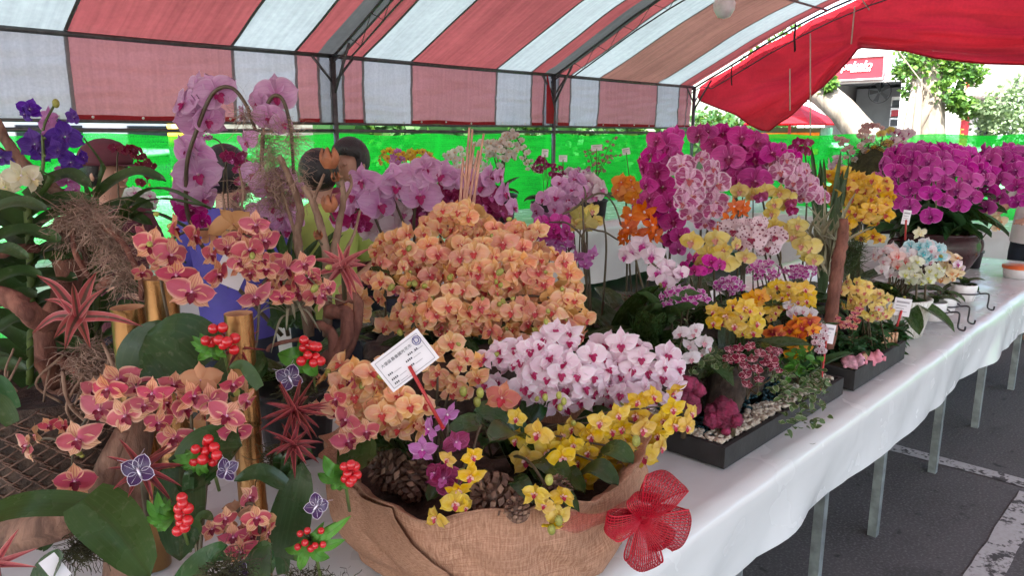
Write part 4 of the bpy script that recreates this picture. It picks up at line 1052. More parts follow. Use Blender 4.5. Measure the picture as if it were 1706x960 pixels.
def loop(ax_, bx_, L, W, bulge):
    ax_ = V(ax_).normalized(); bx_ = V(bx_).normalized(); n_ = ax_.cross(bx_).normalized()
    if n_.dot(FWD) > 0: n_ = -n_
    def f(u, v):
        th = u*6.2832; s = (v-.5)*2; prof = (1-math.cos(th))/2; rd = math.sqrt(max(0, 1-.55*s*s))
        return BC+ax_*L*prof*(.42+.58*rd)+n_*bulge*(math.sin(th)*(1-.35*s*s)+.25*prof*math.sin(s*4))+bx_*W*(s*(.10+.90*prof**.7)+.10*math.sin(th*2)*prof)
    return f
I2 = lambda dx, dy, dz=0: RIGHT*dx-UP*dy-FWD*dz
for dx, dy, L, W, bl, dz in ((.45, -.88, 92, 40, 24, .25), (.98, .30, 78, 42, 26, .35), (-.02, .98, 92, 30, 22, .3), (.65, .80, 62, 28, 18, .6), (-.88, .20, 72, 24, 18, .3), (-.1, -.95, 48, 28, 18, .4)):
    a = I2(dx, dy, dz); bb = FWD.cross(a); mb = MB(); f_ = loop(a, bb, L*km, W*km, bl*km); mb.grid(f_, 44, 18); lo_ = mb.build('loop', M['mesh'], bw_)
    mb = MB()
    for i in range(15): mb.tube([f_(q/40, .02+.96*i/14) for q in range(41)], .0009 if 0 < i < 14 else .0017, 4)
    for q in range(1, 26): mb.tube([f_(q/26, i/12) for i in range(13)], .0006, 3)
    mb.build('ribbon_thread', M['thread'], lo_, kind='stuff')
def tail(u, v):
    p = BC.lerp(P(925, 868, 1.20), u); return p+UP*((v-.5)*36*km*(1-.3*u)+.01*math.sin(u*7))-FWD*(.012*math.sin(u*9+v*4))
mb = MB(); mb.grid(tail, 24, 10); mb.build('tail', M['mesh'], bw_)
mb = MB(); mb.ball(BC-FWD*.012, 11*km, 10, 7, 0, (1, 1, 1.4)); mb.build('knot', M['mesh'], bw_)

# plants in the burlap planter
eb = EC+V((0, 0, .17))
pk = thing('pink_orchid_plant', 'dense pink and white orchid with magenta lips in the burlap planter', 'orchid', eb+V((.12, .05, 0)))
B_ = eb+V((.10, .04, 0))
mass(pk, 'pinkwhite_orchid', 925, 618, 1.64, 100, 60, 36, 57, .55, B_, 7, 3, sep=True, backs=.25)
mass(pk, 'pinkwhite_orchid', 1050, 622, 1.68, 80, 58, 27, 56, .6, B_, 5, 2, sep=True, backs=.25)
for x, y, s, yw in ((925, 548, 50, 10), (950, 552, 52, -20), (908, 562, 50, -30), (1035, 572, 62, 5), (1068, 595, 64, 15), (812, 598, 45, -50), (832, 582, 48, -25), (808, 640, 55, -10), (1105, 610, 46, 50), (1128, 640, 50, 45), (1120, 660, 48, 30), (870, 600, 60, -10), (905, 655, 60, 0), (985, 660, 60, 5), (1035, 655, 56, 0)):
    fl(pk, 'pinkwhite_orchid', x, y, 1.60, s, yw, sep=True)
for _ in range(4): bud(pk, 'pinkwhite_orchid', P(rnd(900, 940), rnd(655, 690), 1.45), .018)
yo = thing('yellow_orchid_plant', 'bright yellow orchid sprays hanging over the burlap rim', 'orchid', eb+V((.0, -.08, 0)))
YL = [(861, 697, 48, -10), (897, 722, 52, -10), (914, 753, 64, 0), (877, 764, 58, -5), (937, 762, 54, 20), (934, 723, 56, 30), (861, 733, 46, -40), (1071, 713, 62, 10), (1038, 713, 58, -10), (1001, 703, 54, -20), (1071, 760, 56, 5), (1101, 745, 50, 45), (1004, 784, 58, 5), (981, 753, 52, -30), (1011, 750, 52, 10), (974, 800, 50, -25), (1064, 668, 48, 0), (1088, 660, 48, 20), (1121, 680, 52, 20), (1121, 708, 50, 40), (1104, 700, 50, 10), (1150, 688, 40, 50), (1145, 710, 40, 40), (1095, 725, 50, 0), (1040, 745, 46, -20), (1030, 690, 48, 0), (1060, 690, 50, 0), (1125, 650, 44, 30), (985, 725, 48, -15), (955, 740, 48, 0)]
for x, y, s, yw in YL: fl(yo, 'yellow_orchid', x, y, 1.43+.0004*(x-900)+rnd(-.04, .04)-.0006*(y-700), s, yw, sep=True)
for x, y, s, yw, pt in ((757, 837, 62, 5, 5), (727, 862, 48, -50, 10), (787, 760, 46, 10, 0), (784, 792, 50, 10, 20), (747, 765, 44, -20, 0), (764, 815, 44, 0, 35), (891, 824, 48, -10, -40), (937, 828, 48, 20, -45), (907, 842, 48, -10, -30), (931, 862, 48, 20, 10), (920, 875, 36, 0, 60), (775, 845, 40, 30, 20)):
    fl(yo, 'yellow_orchid', x, y, 1.20+rnd(-.02, .03), s, yw, pt, sep=True)
Yb = eb+V((-.02, -.03, .02))
mass(yo, 'yellow_orchid', 985, 745, 1.5, 90, 40, 16, 46, .4, None, 0, 4)
for e in ((877, 770, 1.36), (940, 745, 1.38), (1005, 790, 1.34), (1075, 770, 1.38), (1120, 690, 1.45), (1000, 720, 1.45)):
    q = P(*e)+FWD*.05; stem(yo, [Yb, Yb.lerp(q, .5)+UP*.03, q], .0035, 'stem')
for e in ((760, 840, 1.215), (925, 868, 1.20), (790, 765, 1.25)):
    q = P(*e)+FWD*.03; stem(yo, [Yb, Yb.lerp(q, .6)+UP*.06, q+UP*.015, q], .0035, 'stem')
for x, y in ((931, 868), (919, 883), (770, 790), (1060, 735), (915, 800)): bud(yo, 'yellow_orchid', P(x, y, 1.19), .022)
cp_ = thing('crimson_orchid_plant', 'crimson and lilac orchid spray at the burlap rim below the card', 'orchid', eb+V((-.12, .05, 0)))
for v_, x, y, s, yw in (('crimson_orchid', 760, 737, 60, 10), ('crimson_orchid', 740, 797, 60, -15), ('crimson_orchid', 725, 790, 46, -40), ('lilac_orchid', 744, 690, 46, 20), ('lilac_orchid', 704, 750, 58, -15), ('lilac_orchid', 717, 716, 52, -60), ('crimson_orchid', 748, 815, 44, 10), ('lilac_orchid', 735, 708, 40, 40)):
    fl(cp_, v_, x, y, 1.27, s, yw, sep=True)
stem(cp_, [eb+V((-.1, .0, 0)), P(725, 690, 1.36), P(745, 700, 1.30), P(742, 800, 1.28)], .004)
co_ = thing('coral_orchid_plant', 'single coral red orchid bloom beside the pink cluster', 'orchid', eb+V((-.03, .08, 0)))
fl(co_, 'coral_orchid', 836, 664, 1.46, 62, 0, sep=True); stem(co_, [eb+V((-.03, .02, 0)), P(845, 690, 1.5), P(836, 664, 1.48)], .003, 'stemg')
for x, y in ((795, 670), (772, 653), (800, 655)): bud(co_, 'coral_orchid', P(x, y, 1.45), .024)
pc_ = thing('peach_orchid_plant', 'peach orchid clumps leaning over the left burlap rim around the card', 'orchid', eb+V((-.15, .12, 0)))
Pb = eb+V((-.12, .1, 0))
mass(pc_, 'peach_orchid', 600, 645, 1.42, 62, 48, 13, 58, .5, Pb, 4, 3, sep=True)
mass(pc_, 'peach_orchid', 665, 690, 1.38, 48, 34, 9, 60, .5, Pb, 3, 2, sep=True)
mass(pc_, 'peach_orchid', 760, 612, 1.60, 42, 48, 11, 46, .6, Pb, 3, 3, sep=True)
for x, y, s, yw in ((684, 677, 64, 10), (637, 690, 58, -10), (700, 610, 46, 0), (640, 600, 40, -30)): fl(pc_, 'peach_orchid', x, y, 1.34, s, yw, sep=True)
for x, y, s, yw in ((580, 735, 62, 0), (577, 700, 56, -25), (560, 665, 56, -40), (610, 720, 50, 20)): fl(pc_, 'striped_orchid', x, y, 1.30, s, yw, sep=True)
lf = thing('orchid_foliage', 'broad dark orchid leaves spreading between the planter blooms', 'foliage plant', eb)
for (x0, y0, f0), (x1, y1, f1), wd, lift in (((860, 790, 1.5), (745, 725, 1.33), 62, .10), ((880, 770, 1.5), (788, 690, 1.46), 74, .08), ((890, 790, 1.5), (815, 740, 1.30), 70, .10), ((835, 812, 1.34), (888, 842, 1.20), 44, .04), ((900, 800, 1.48), (975, 825, 1.30), 52, .04), ((900, 800, 1.5), (905, 810, 1.34), 58, .05), ((700, 790, 1.5), (595, 760, 1.33), 78, .08), ((700, 800, 1.5), (610, 720, 1.36), 66, .06), ((880, 700, 1.6), (930, 660, 1.6), 60, .05), ((960, 760, 1.6), (1020, 690, 1.6), 60, .05), ((850, 770, 1.55), (800, 745, 1.34), 60, .03), ((860, 780, 1.5), (950, 810, 1.3), 66, .05), ((760, 820, 1.36), (712, 838, 1.26), 40, .05), ((880, 830, 1.34), (965, 855, 1.22), 44, .06), ((960, 800, 1.4), (1030, 812, 1.30), 48, .06), ((800, 790, 1.4), (775, 830, 1.27), 40, .06), ((990, 770, 1.45), (1055, 775, 1.36), 50, .05)):
    a, c = P(x0, y0, f0), P(x1, y1, f1); strip_leaf(lf, [a, (a+c)/2+UP*lift*(c-a).length*1.6+UP*.02, c], wd*mpp(c), 'leaf_dark', (CAMP-c).normalized()*.6+UP, .10, .75, .5)
# pine cones
cone = plain('pine_cone_scale', (.11, .055, .035), .6, 0, .4, 30, .2); conep = plain('pine_cone_tip', (.24, .14, .09), .7, 0, .3, 30)
def pinecone(lab, px, py, fw, rp, tilt):
    c = P(px, py, fw); r = rp*mpp(c); t = thing('pine_cone', lab, 'pine cone', c)
    mb = MB(); mb.ball(c, r*.6, 10, 7, 0, (1, 1, 1.3)); mb.build('core', cone, t)
    ax_ = Matrix.Rotation(tilt, 3, RIGHT)@Matrix.Rotation(gs(.4), 3, FWD)
    for i in range(90):
        z = 1-2*(i+.5)/90; a = i*2.39996; q = math.sqrt(1-z*z)
        d = ax_@V((q*math.cos(a), q*math.sin(a), z*1.25)); n_ = d.normalized(); s = n_.cross(ax_@UP); s = s.normalized() if s.length > .01 else RIGHT; u_ = s.cross(n_)*-1
        o = c+d*r*.62; L = r*.42; w_ = r*.17*(.5+q)
        mb = MB(); mb.add([o-s*w_*.5, o+s*w_*.5, o+n_*L+s*w_+u_*L*.25, o+n_*L-s*w_+u_*L*.25, o+n_*L*1.06+u_*L*.55, o+n_*L*.75-u_*L*.15], [(0, 1, 2, 3), (3, 2, 4), (0, 3, 5), (1, 5, 2), (3, 2, 5)])
        mb.build('scale', cone if i % 3 else conep, t, smooth=False)
pinecone('brown pine cone standing under the crimson orchid by the rim', 655, 785, 1.42, 36, .5)
pinecone('brown pine cone lying against its neighbour inside the burlap planter', 690, 800, 1.40, 32, -.6)
pinecone('brown pine cone in the front of the planter below the leaves', 826, 828, 1.27, 38, .8)
pinecone('small brown pine cone half hidden by the drooping yellow blooms', 928, 822, 1.27, 26, -.4)
pinecone('small brown pine cone leaning on the inner side of the burlap rim', 862, 850, 1.20, 20, .3)
# the big card
t, p, X, Y, N, W, H_ = card('large white competition card marked D on a red stick', 675, 601, 1.26, 96, 62, 35.5, (739, 715, 1.235), texty=0)
def bar(u0, v0, u1, v1, th, m): 
    a = p+X*(u0-.5)*W+Y*(v0-.5)*H_+N*.0045; c = p+X*(u1-.5)*W+Y*(v1-.5)*H_+N*.0045; d = (c-a).normalized(); s = N.cross(d)*th
    mb = MB(); mb.add([a-s, c-s, c+s, a+s], [(0, 1, 2, 3)]); mb.build('printed_line', M[m], t)
for a in ((.06, .08, .94, .08), (.06, .92, .94, .92), (.06, .08, .06, .92), (.94, .08, .94, .92)): bar(*a, .0006, 'ink_grey')
Q = basis(N, Y).to_euler()
for i, ch in enumerate('大里區農會國光花市'): text(ch, p+X*W*(-.36+i*.072)+Y*H_*.24+N*.004, Q, W*.068, M['ink'], t, 'printed_character', .0001)
text('D', p+X*W*.37+Y*H_*.26+N*.004, Q, W*.15, M['ink_blue'], t, 'printed_letter', .0001)
mb = MB(); mb.tube([p+X*W*.37+Y*H_*.26+N*.005+(X*math.cos(i*.2618)+Y*math.sin(i*.2618))*W*.075 for i in range(25)], .0007, 4); mb.build('stamp_ring', M['ink_blue'], t)
for u0, v, k in ((.12, .46, 3), (.12, .30, 4), (.12, .17, 3), (.50, .46, 4), (.50, .30, 3), (.60, .58, 3), (.74, .58, 2)):
    for i in range(k): bar(u0+i*.035, v, u0+i*.035+.022, v, .0017, 'ink')
    bar(u0+k*.035+.01, v-.03, min(.9, u0+k*.035+.16), v-.03, .0005, 'ink_grey')

# ================================================================ golden bamboo arrangement (left front)
def mat_gold():
    b = NB('gold_bamboo'); co = b.coord(); n = b.noise(8, 4, b.mapping(co, (1, 1, .25))); n2 = b.noise(45, 3, co)
    c = b.mix(b.ramp(n, .3, .7), (.34, .17, .065), (.50, .29, .115)); c = b.mix(b.ramp(n2, .62, .75, 0, .7), c, (.22, .11, .045))
    return b.done(b.pbsdf(c, b.ramp(n, .3, .7, .22, .38), .9, .5, b.bump(n2, .2, .004)))
M['gold'] = mat_gold(); M['bamboo_in'] = plain('bamboo_inside', (.40, .20, .10), .7, 0, .2, 20)
def bamboo(lab, top, wpx, nodes):
    a = P(*top); r = wpx*.5*mpp(a); h = a.z-TZ; base = V((a.x, a.y, TZ))
    t = thing('bamboo_tube', lab, 'bamboo', base)
    pr = [(.001, .01), (r*1.02, 0)]
    zs = sorted(nodes)
    for z in zs: 
        zz = h*z; pr += [(r*.985, zz-.02), (r*1.0, zz-.006), (r*1.06, zz-.003), (r*1.0, zz), (r*1.05, zz+.004), (r, zz+.012)]
    pr += [(r*.97, h*.97), (r*.98, h)]
    mb = MB(); mb.lathe(pr, 28, base); mb.build('culm', M['gold'], t)
    mb = MB(); mb.lathe([(r*.98, h), (r*.80, h), (r*.78, h-.12), (.001, h-.13)], 28, base); mb.build('cut_end', M['bamboo_in'], t)
bamboo('gold painted bamboo tube beside the red star plant', (212, 512, 1.42), 54, (.28, .74))
bamboo('tallest brown gold bamboo tube behind the striped orchid stem', (266, 463, 1.58), 54, (.3, .7))
bamboo('slender gold bamboo tube beside the red berries', (397, 522, 1.34), 47, (.3, .62))
AB = V((.50, 1.12, TZ))
so = thing('striped_orchid_plant', 'tall striped salmon and crimson orchid among the gold bamboo', 'orchid', AB)
def flist(t, var, rows, fw, **k):
    for r_ in rows: fl(t, var, r_[0], r_[1], fw+rnd(-.03, .03)+(r_[4] if len(r_) > 4 else 0), r_[2], r_[3], **k)
flist(so, 'striped_orchid', [(254, 409, 66, -15), (284, 425, 72, 10), (293, 457, 70, 5), (290, 380, 58, 75), (322, 394, 62, 78), (350, 424, 60, 55), (389, 374, 78, 165), (380, 412, 58, -20), (415, 417, 64, 20), (428, 374, 66, -35), (362, 457, 58, 60), (435, 433, 58, 40), (319, 487, 74, 0), (424, 494, 70, 0), (440, 400, 60, 30), (405, 395, 62, 10), (400, 435, 50, -10)], 1.44, sep=True)
flist(so, 'striped_orchid', [(478, 447, 58, 20), (514, 464, 56, 10), (501, 487, 58, 10), (524, 494, 56, 30), (463, 466, 56, 70), (444, 450, 58, -10), (535, 494, 52, 70), (418, 455, 56, -35), (490, 470, 52, 70), (470, 495, 50, 20), (455, 480, 52, -20), (545, 480, 46, 50), (505, 440, 48, 30)], 1.52, sep=True)
flist(so, 'striped_orchid', [(210, 692, 84, 0), (167, 682, 72, -10), (351, 668, 66, 20), (377, 694, 68, -5), (391, 720, 62, 10), (306, 682, 62, 60), (264, 705, 58, 40), (291, 729, 62, -30), (47, 743, 66, -80), (130, 732, 66, -40), (124, 802, 68, 0), (197, 632, 70, -35), (227, 645, 68, 20), (334, 634, 68, 165), (290, 640, 64, 0), (387, 640, 60, 30), (255, 655, 62, -30), (180, 648, 60, -20), (320, 660, 60, 30), (240, 675, 60, 10), (275, 672, 58, 70), (60, 725, 50, -100), (410, 668, 50, 40)], 1.17, sep=True)
flist(so, 'striped_orchid', [(374, 864, 58, 5), (388, 894, 56, 0), (401, 920, 58, 0), (427, 864, 52, 15), (414, 830, 50, 60), (354, 882, 50, -20), (444, 888, 48, 80), (444, 918, 48, 80), (418, 895, 46, 20), (395, 852, 46, 170)], 1.09, sep=True)
for cx, cy, fw, rx, ry, n, s_ in ((270, 430, 1.50, 50, 40, 5, 52), (400, 410, 1.50, 60, 35, 7, 50), (495, 470, 1.58, 60, 35, 9, 46), (240, 665, 1.24, 90, 30, 8, 52), (360, 675, 1.24, 50, 40, 7, 50), (400, 880, 1.13, 45, 40, 6, 44), (120, 720, 1.22, 50, 30, 3, 48), (550, 660, 1.42, 40, 50, 6, 48)):
    for _ in range(n): fl(so, 'striped_orchid', cx+rnd(-1, 1)*rx, cy+rnd(-1, 1)*ry, fw+rnd(-.03, .04), s_*rnd(.8, 1.05), random.choice((-70, -30, 0, 25, 60, 120)))
for _ in range(14): bud(so, 'striped_orchid', P(*random.choice(((260, 395), (440, 420), (540, 480), (120, 760), (390, 640), (430, 850), (200, 640))), 1.3 if _ % 2 else 1.42)+V((gs(.02), gs(.02), gs(.02))), rnd(.012, .02), V((gs(1), gs(1), -.5)))
for st in ([(300, 700, 1.35), (285, 560, 1.44), (268, 450, 1.48), (300, 390, 1.48), (390, 385, 1.47), (440, 410, 1.46)], [(330, 760, 1.3), (420, 600, 1.48), (440, 470, 1.52), (500, 455, 1.54), (540, 490, 1.52)], [(330, 950, 1.15), (320, 800, 1.2), (310, 660, 1.22), (230, 640, 1.2), (160, 680, 1.2), (125, 740, 1.18), (120, 800, 1.18)], [(330, 950, 1.15), (345, 780, 1.2), (350, 650, 1.2), (390, 680, 1.19), (395, 730, 1.18)], [(380, 980, 1.12), (430, 900, 1.1), (420, 840, 1.1), (385, 870, 1.1), (400, 925, 1.1)], [(125, 745, 1.19), (80, 730, 1.19), (45, 745, 1.19)]):
    stem(so, [P(*q) for q in st], .0038, 'stem')
for x0, y0, x1, y1, wd, f0, f1, m, lift, hint in (
    (140, 832, 250, 962, 100, 1.04, .98, 'leaf_mid', .08, .3), (150, 842, -70, 880, 56, 1.08, 1.02, 'leaf_mid', .10, .55), (300, 780, 300, 935, 82, 1.12, 1.05, 'leaf_dark', .03, .3), (330, 620, 245, 560, 150, 1.36, 1.36, 'leaf_dark', .10, .4),
    (250, 640, 300, 540, 130, 1.38, 1.42, 'leaf_dark', .05, .35), (370, 650, 440, 590, 80, 1.3, 1.36, 'leaf_dark', .08, .6), (300, 790, 405, 745, 110, 1.16, 1.16, 'leaf_dark', .12, .5), (470, 930, 505, 770, 70, 1.15, 1.18, 'leaf_dark', .0, .3), (420, 980, 455, 905, 60, 1.05, 1.02, 'leaf_mid', .05, .4), (290, 990, 380, 910, 60, 1.02, 1.0, 'leaf_dark', .05, .5), (390, 640, 445, 600, 60, 1.32, 1.36, 'leaf_dark', .05, .5), (350, 760, 300, 820, 70, 1.15, 1.1, 'leaf_dark', .05, .4), (60, 985, 110, 925, 60, 1.0, .98, 'leaf_dark', .05, .4), (560, 780, 630, 760, 90, 1.3, 1.26, 'leaf_mid', .06, .5)):
    a, c = P(x0, y0, f0), P(x1, y1, f1)
    strip_leaf(so, [a, (a+c)/2+UP*lift*(c-a).length, c], wd*mpp(c), m, ((CAMP-c).normalized()*(1-hint)+UP*hint), .06, .72, .45)
for i in range(26):
    x0, y0 = random.choice(((60, 900), (230, 940), (330, 900), (450, 960), (330, 820), (470, 800), (430, 640), (20, 700))); a = P(x0+gs(14), y0+gs(10), rnd(1.08, 1.3)); ang = rnd(0, 6.28); L = rnd(45, 80)*mpp(a)
    c = a+(RIGHT*math.cos(ang)+UP*abs(math.sin(ang))*.8-FWD*rnd(-.2, .5))*L; strip_leaf(so, [a, (a+c)/2+UP*.02, c], rnd(18, 32)*mpp(a), random.choice(('leaf_dark', 'leaf_box', 'leaf_strap')), (CAMP-c).normalized()+UP*.6, .12, .7, .6)
# base wood and moss
wd = thing('driftwood', 'mossy driftwood piece at the foot of the bamboo tubes', 'driftwood', AB)
mb = MB(); mb.tube([P(-40, 905, 1.25), P(40, 890, 1.2), P(110, 868, 1.16), P(150, 850, 1.16)], [.03, .032, .03, .02], 10, wob=.5); mb.build('log', M['driftwood'], wd)
mb = MB(); mb.tube([P(205, 960, 1.25), P(210, 800, 1.28), P(225, 700, 1.30), P(240, 660, 1.3)], [.04, .036, .034, .022], 10, wob=.5); mb.build('log', M['driftwood'], wd)
mb = MB(); mb.tube([P(160, 830, 1.22), P(180, 770, 1.2), P(205, 720, 1.2)], [.02, .017, .012], 8, wob=.5); mb.build('branch', M['driftwood'], wd)
for c, s in (((380, 955, .98), .05), ((140, 915, 1.05), .04), ((500, 650, 1.42), .06), ((470, 760, 1.25), .05), ((500, 980, 1.1), .06), ((560, 990, 1.2), .06)):
    strands(P(*c), s, s, s*.5, 260, .04, .0008, .2).build('moss', M['darkmoss'], wd, kind='stuff')

# red star bromeliads
def star(lab, c, n, Lpx, Wpx, m, fw, name='star_bromeliad', up=.35, tilt=0., lay=1):
    p = P(*c, fw); k = mpp(p); t = thing(name, lab, 'bromeliad', p)
    d = (CAMP-p).normalized()*(1-up)+UP*up; B = basis(d)
    for i in range(n):
        a = i*2.39996+gs(.12); el = rnd(.15, .95) if i > n*.4 else rnd(-.1, .35)
        Bm = B@Matrix.Rotation(a, 3, 'Z')@Matrix.Rotation(-el, 3, 'Y')
        L = Lpx*k*rnd(.7, 1.1); mt = Bm.to_4x4()@Matrix.Diagonal((L, Wpx*k*rnd(.6, .95), L, 1)); mt.translation = B@V((0, 0, .004*i/n))
        link('leaf', leafmesh('star', random.choice((.3, .6, .9)), m), t, mat=mt)
    mb = MB(); mb.tube([p, p-d*.05-UP*.06], .006, 5); mb.build('stem', M['stem'], t)
    return t
st = thing('star_bromeliad', 'large dusty red striped bromeliad spreading beside the gold bamboo tube', 'bromeliad', P(130, 530, 1.36))
for x1, y1, wd_, lf_ in ((62, 460, 20, .25), (163, 452, 26, .1), (238, 545, 20, .12), (108, 585, 24, .15), (56, 555, 20, .2), (90, 565, 24, .15), (178, 480, 14, .1), (120, 470, 14, .2), (150, 580, 18, .1), (75, 500, 14, .3)):
    a, c = P(130, 528, 1.36), P(x1, y1, 1.36+rnd(-.08, .05)); strip_leaf(st, [a, (a+c)/2+UP*lf_*(c-a).length*.6, c], wd_*mpp(c)*.95, 'leaf_broms', (CAMP-c).normalized()+UP*.3, .14, .45, .8)
star('red star bromeliad carrying a jewelled butterfly among the striped blooms', (238, 788), 11, 72, 20, 'leaf_redb', 1.08)
star('dense red star bromeliad tied to the slender bamboo tube', (490, 690), 26, 68, 15, 'leaf_redb', 1.20)
star('lower red star bromeliad growing out under the dense one', (488, 745), 14, 54, 15, 'leaf_redb', 1.17)
star('small red star bromeliad half hidden behind the berries at the slender bamboo', (398, 585), 11, 52, 11, 'leaf_redb', 1.33)
star('soft pink star bromeliad above the dark driftwood pot', (572, 446), 13, 58, 20, 'leaf_pinkb', 1.7)
star('dusty pink star leaf tips peeping in under the broad leaf', (-8, 945), 8, 70, 16, 'leaf_pinkb', .95)

# berry picks
berry = plain('red_berry', (.52, .008, .014), .18, 0, .1, 8, coat=.5)
def berrypick(lab, c, fw, bs, lv, r=9.):
    p = P(*c, fw); k = mpp(p); t = thing('berry_pick', lab, 'berry sprig', p)
    for x, y in bs:
        q = P(x, y, fw-.012+rnd(-.012, .012)); mb = MB(); mb.ball(q, r*k*rnd(.9, 1.08), 12, 8); bo = mb.build('berry', berry, t)
        mb = MB(); mb.tube([q, p+FWD*.01], .0013, 4); mb.build('stalk', M['stem'], t)
        mb = MB(); mb.ball(q-FWD*r*k*.6+RIGHT*r*k*gs(.5)-UP*r*k*gs(.5), r*k*.16, 5, 4); 
    for x, y, L in lv:
        q = P(x, y, fw+.01); d = (q-p); 
        strip_leaf(t, [p+FWD*.015, (p+q)/2-FWD*.012, q], L*k, 'leaf_fresh', (CAMP-q).normalized(), .1, .8, .8)
    mb = MB(); mb.tube([p+FWD*.02, p+FWD*.05-UP*.09], .003, 5); mb.build('stem', M['stemg'], t)
berrypick('red berry sprig before the slender bamboo tube top', (362, 575), 1.27, [(343, 568), (355, 548), (371, 546), (365, 567), (378, 570), (391, 564), (390, 583), (352, 570), (372, 575)], [(318, 570, 14), (333, 556, 14), (325, 582, 13), (345, 598, 12), (365, 600, 13), (378, 595, 12), (330, 600, 16), (350, 590, 12), (320, 560, 12)])
berrypick('red berry sprig with a wide leaf above a jewelled butterfly', (512, 595), 1.36, [(506, 567), (505, 580), (515, 575), (523, 577), (502, 602), (513, 592), (526, 595), (522, 605), (534, 602), (529, 578)], [(465, 590, 34), (490, 585, 16), (512, 620, 30), (528, 625, 26), (478, 605, 22), (497, 570, 12)], 8.)
berrypick('red berry sprig beside the wide dark leaf and a butterfly', (338, 757), 1.12, [(347, 733), (326, 749), (357, 746), (342, 752), (361, 759), (324, 769), (338, 766), (355, 770), (345, 738)], [(292, 760, 15), (298, 775, 15), (310, 750, 14), (325, 790, 14), (338, 795, 14), (350, 790, 12), (305, 788, 14), (288, 768, 13)])
berrypick('red berry sprig lying on the broad leaf of the striped orchid', (285, 860), 1.02, [(303, 830), (298, 848), (313, 848), (304, 840), (302, 872), (313, 868), (296, 885), (308, 880), (300, 860)], [(245, 835, 18), (250, 850, 16), (268, 885, 16), (258, 870, 17), (262, 820, 18), (275, 828, 16), (245, 862, 15), (272, 845, 16), (283, 832, 14)])
berrypick('red berry sprig hanging on the burlap side of the arrangement', (568, 795), 1.15, [(573, 778), (585, 775), (579, 790), (590, 786), (575, 798), (588, 800), (595, 792), (583, 805), (592, 778)], [(545, 780, 22), (540, 760, 24), (552, 810, 18), (570, 815, 14), (585, 812, 12), (530, 790, 20)], 8.)
berrypick('sprig of tiny red berries low beside the burlap overlap', (515, 905), 1.06, [(500, 890), (512, 885), (508, 905), (525, 910), (535, 885), (518, 915), (538, 908), (496, 912)], [(575, 900, 22), (548, 930, 22), (585, 860, 20), (560, 870, 20), (490, 930, 18), (500, 950, 18), (540, 870, 16), (475, 915, 16)], 6.)
# jewelled butterflies
wing = plain('purple_wing', (.045, .012, .075), .35, 0, .2, 30); glit = plain('silver_glitter', (.62, .56, .66), .3, .6, .4, 120)
def butterfly(lab, c, fw, s, rot, yaw=0.):
    p = P(*c, fw); k = mpp(p); t = thing('butterfly_ornament', lab, 'butterfly', p); B = basis(Matrix.Rotation(R(yaw), 3, 'Z')@((CAMP-p).normalized()), UP, R(rot))
    for sg in (-1, 1):
        for ang, L, W in ((52, .56, .26), (-38, .46, .22)):
            mb = MB(); petal(mb, R(90-sg*(90-ang)), L, W, 1, .8, .6, .0, .25, .0, 0, 8, 4, .03); rim_ = [i*5 for i in range(9)]+[8*5+j for j in range(1, 5)]+[i*5+4 for i in range(7, -1, -1)]
            vs_ = [V(q) for q in mb.v]; w_ = link('wing', mb.mesh('wing', wing), t, mat=(B.to_4x4()@Matrix.Scale(s*k, 4)))
            m2 = MB(); m2.tube([vs_[i]+V((0, 0, .01)) for i in rim_], .013, 4); m2.tube([vs_[2], vs_[8*5+2]*.8+vs_[2]*.2+V((0, 0, .015))], .007, 4); link('wing_edge', m2.mesh('wing_edge', glit), w_)
    m2 = MB(); m2.tube([(0, -.22, .03), (0, -.1, .05), (0, .08, .05), (0, .16, .04)], [.02, .045, .05, .03], 6); 
    for sg in (-1, 1): m2.tube([(0, .15, .05), (sg*.2, .45, .06), (sg*.42, .62, .05)], .008, 4)
    link('body', m2.mesh('body', glit), t, mat=(B.to_4x4()@Matrix.Scale(s*k, 4)))
butterfly('purple silver edged butterfly ornament on the red star plant', (231, 787), 1.04, 52, 15)
butterfly('purple butterfly ornament flying below the red berries by the bamboo', (376, 786), 1.09, 40, -35, 30)
butterfly('purple silver edged butterfly ornament below the upper berry sprig', (483, 632), 1.33, 44, 20)
butterfly('purple silver edged butterfly ornament beside the burlap overlap', (527, 846), 1.07, 42, -30, -25)
butterfly('butterfly ornament low under the striped blooms at the table', (398, 955), 1.0, 34, 10)

# ================================================================ strap leaved vanda with driftwood (far left)
VB = xy(70, 1.75)
vb = thing('woven_basket', 'dark basket woven of crossed brown sticks holding driftwood', 'basket', VB)
rb = .23
mb = MB(); mb.lathe([(.001, .01), (rb*.72, 0), (rb*.9, .12), (rb, .26), (rb*.97, .30), (rb*.9, .30), (rb*.85, .26), (.001, .25)], 40, VB); mb.build('shell', M['fern_root'], vb)
wick = plain('wicker_stick', (.13, .068, .045), .6, 0, .35, 30, .3)
mb = MB()
for row in range(17):
    z = .012+row*.0172; r = rb*(.74+.26*min(1, z/.24))+.006
    for i in range(46):
        a = 6.2832*i/46+row*.07+gs(.02); sg = 1 if (i+row) % 2 else -1
        pts_ = [VB+V(((r+.003*(1-abs(q))+gs(.0008))*math.cos(a+.10*q), (r+.003*(1-abs(q)))*math.sin(a+.10*q), z+sg*.013*q+gs(.001))) for q in (-1, 0, 1)]
        mb.tube(pts_, .0021, 4)
mb.build("wicker_weave", wick, vb, kind="stuff")
dv = thing('driftwood', 'tall reddish driftwood trunk with bare branches in the woven basket', 'driftwood', VB+V((0, 0, .2)))
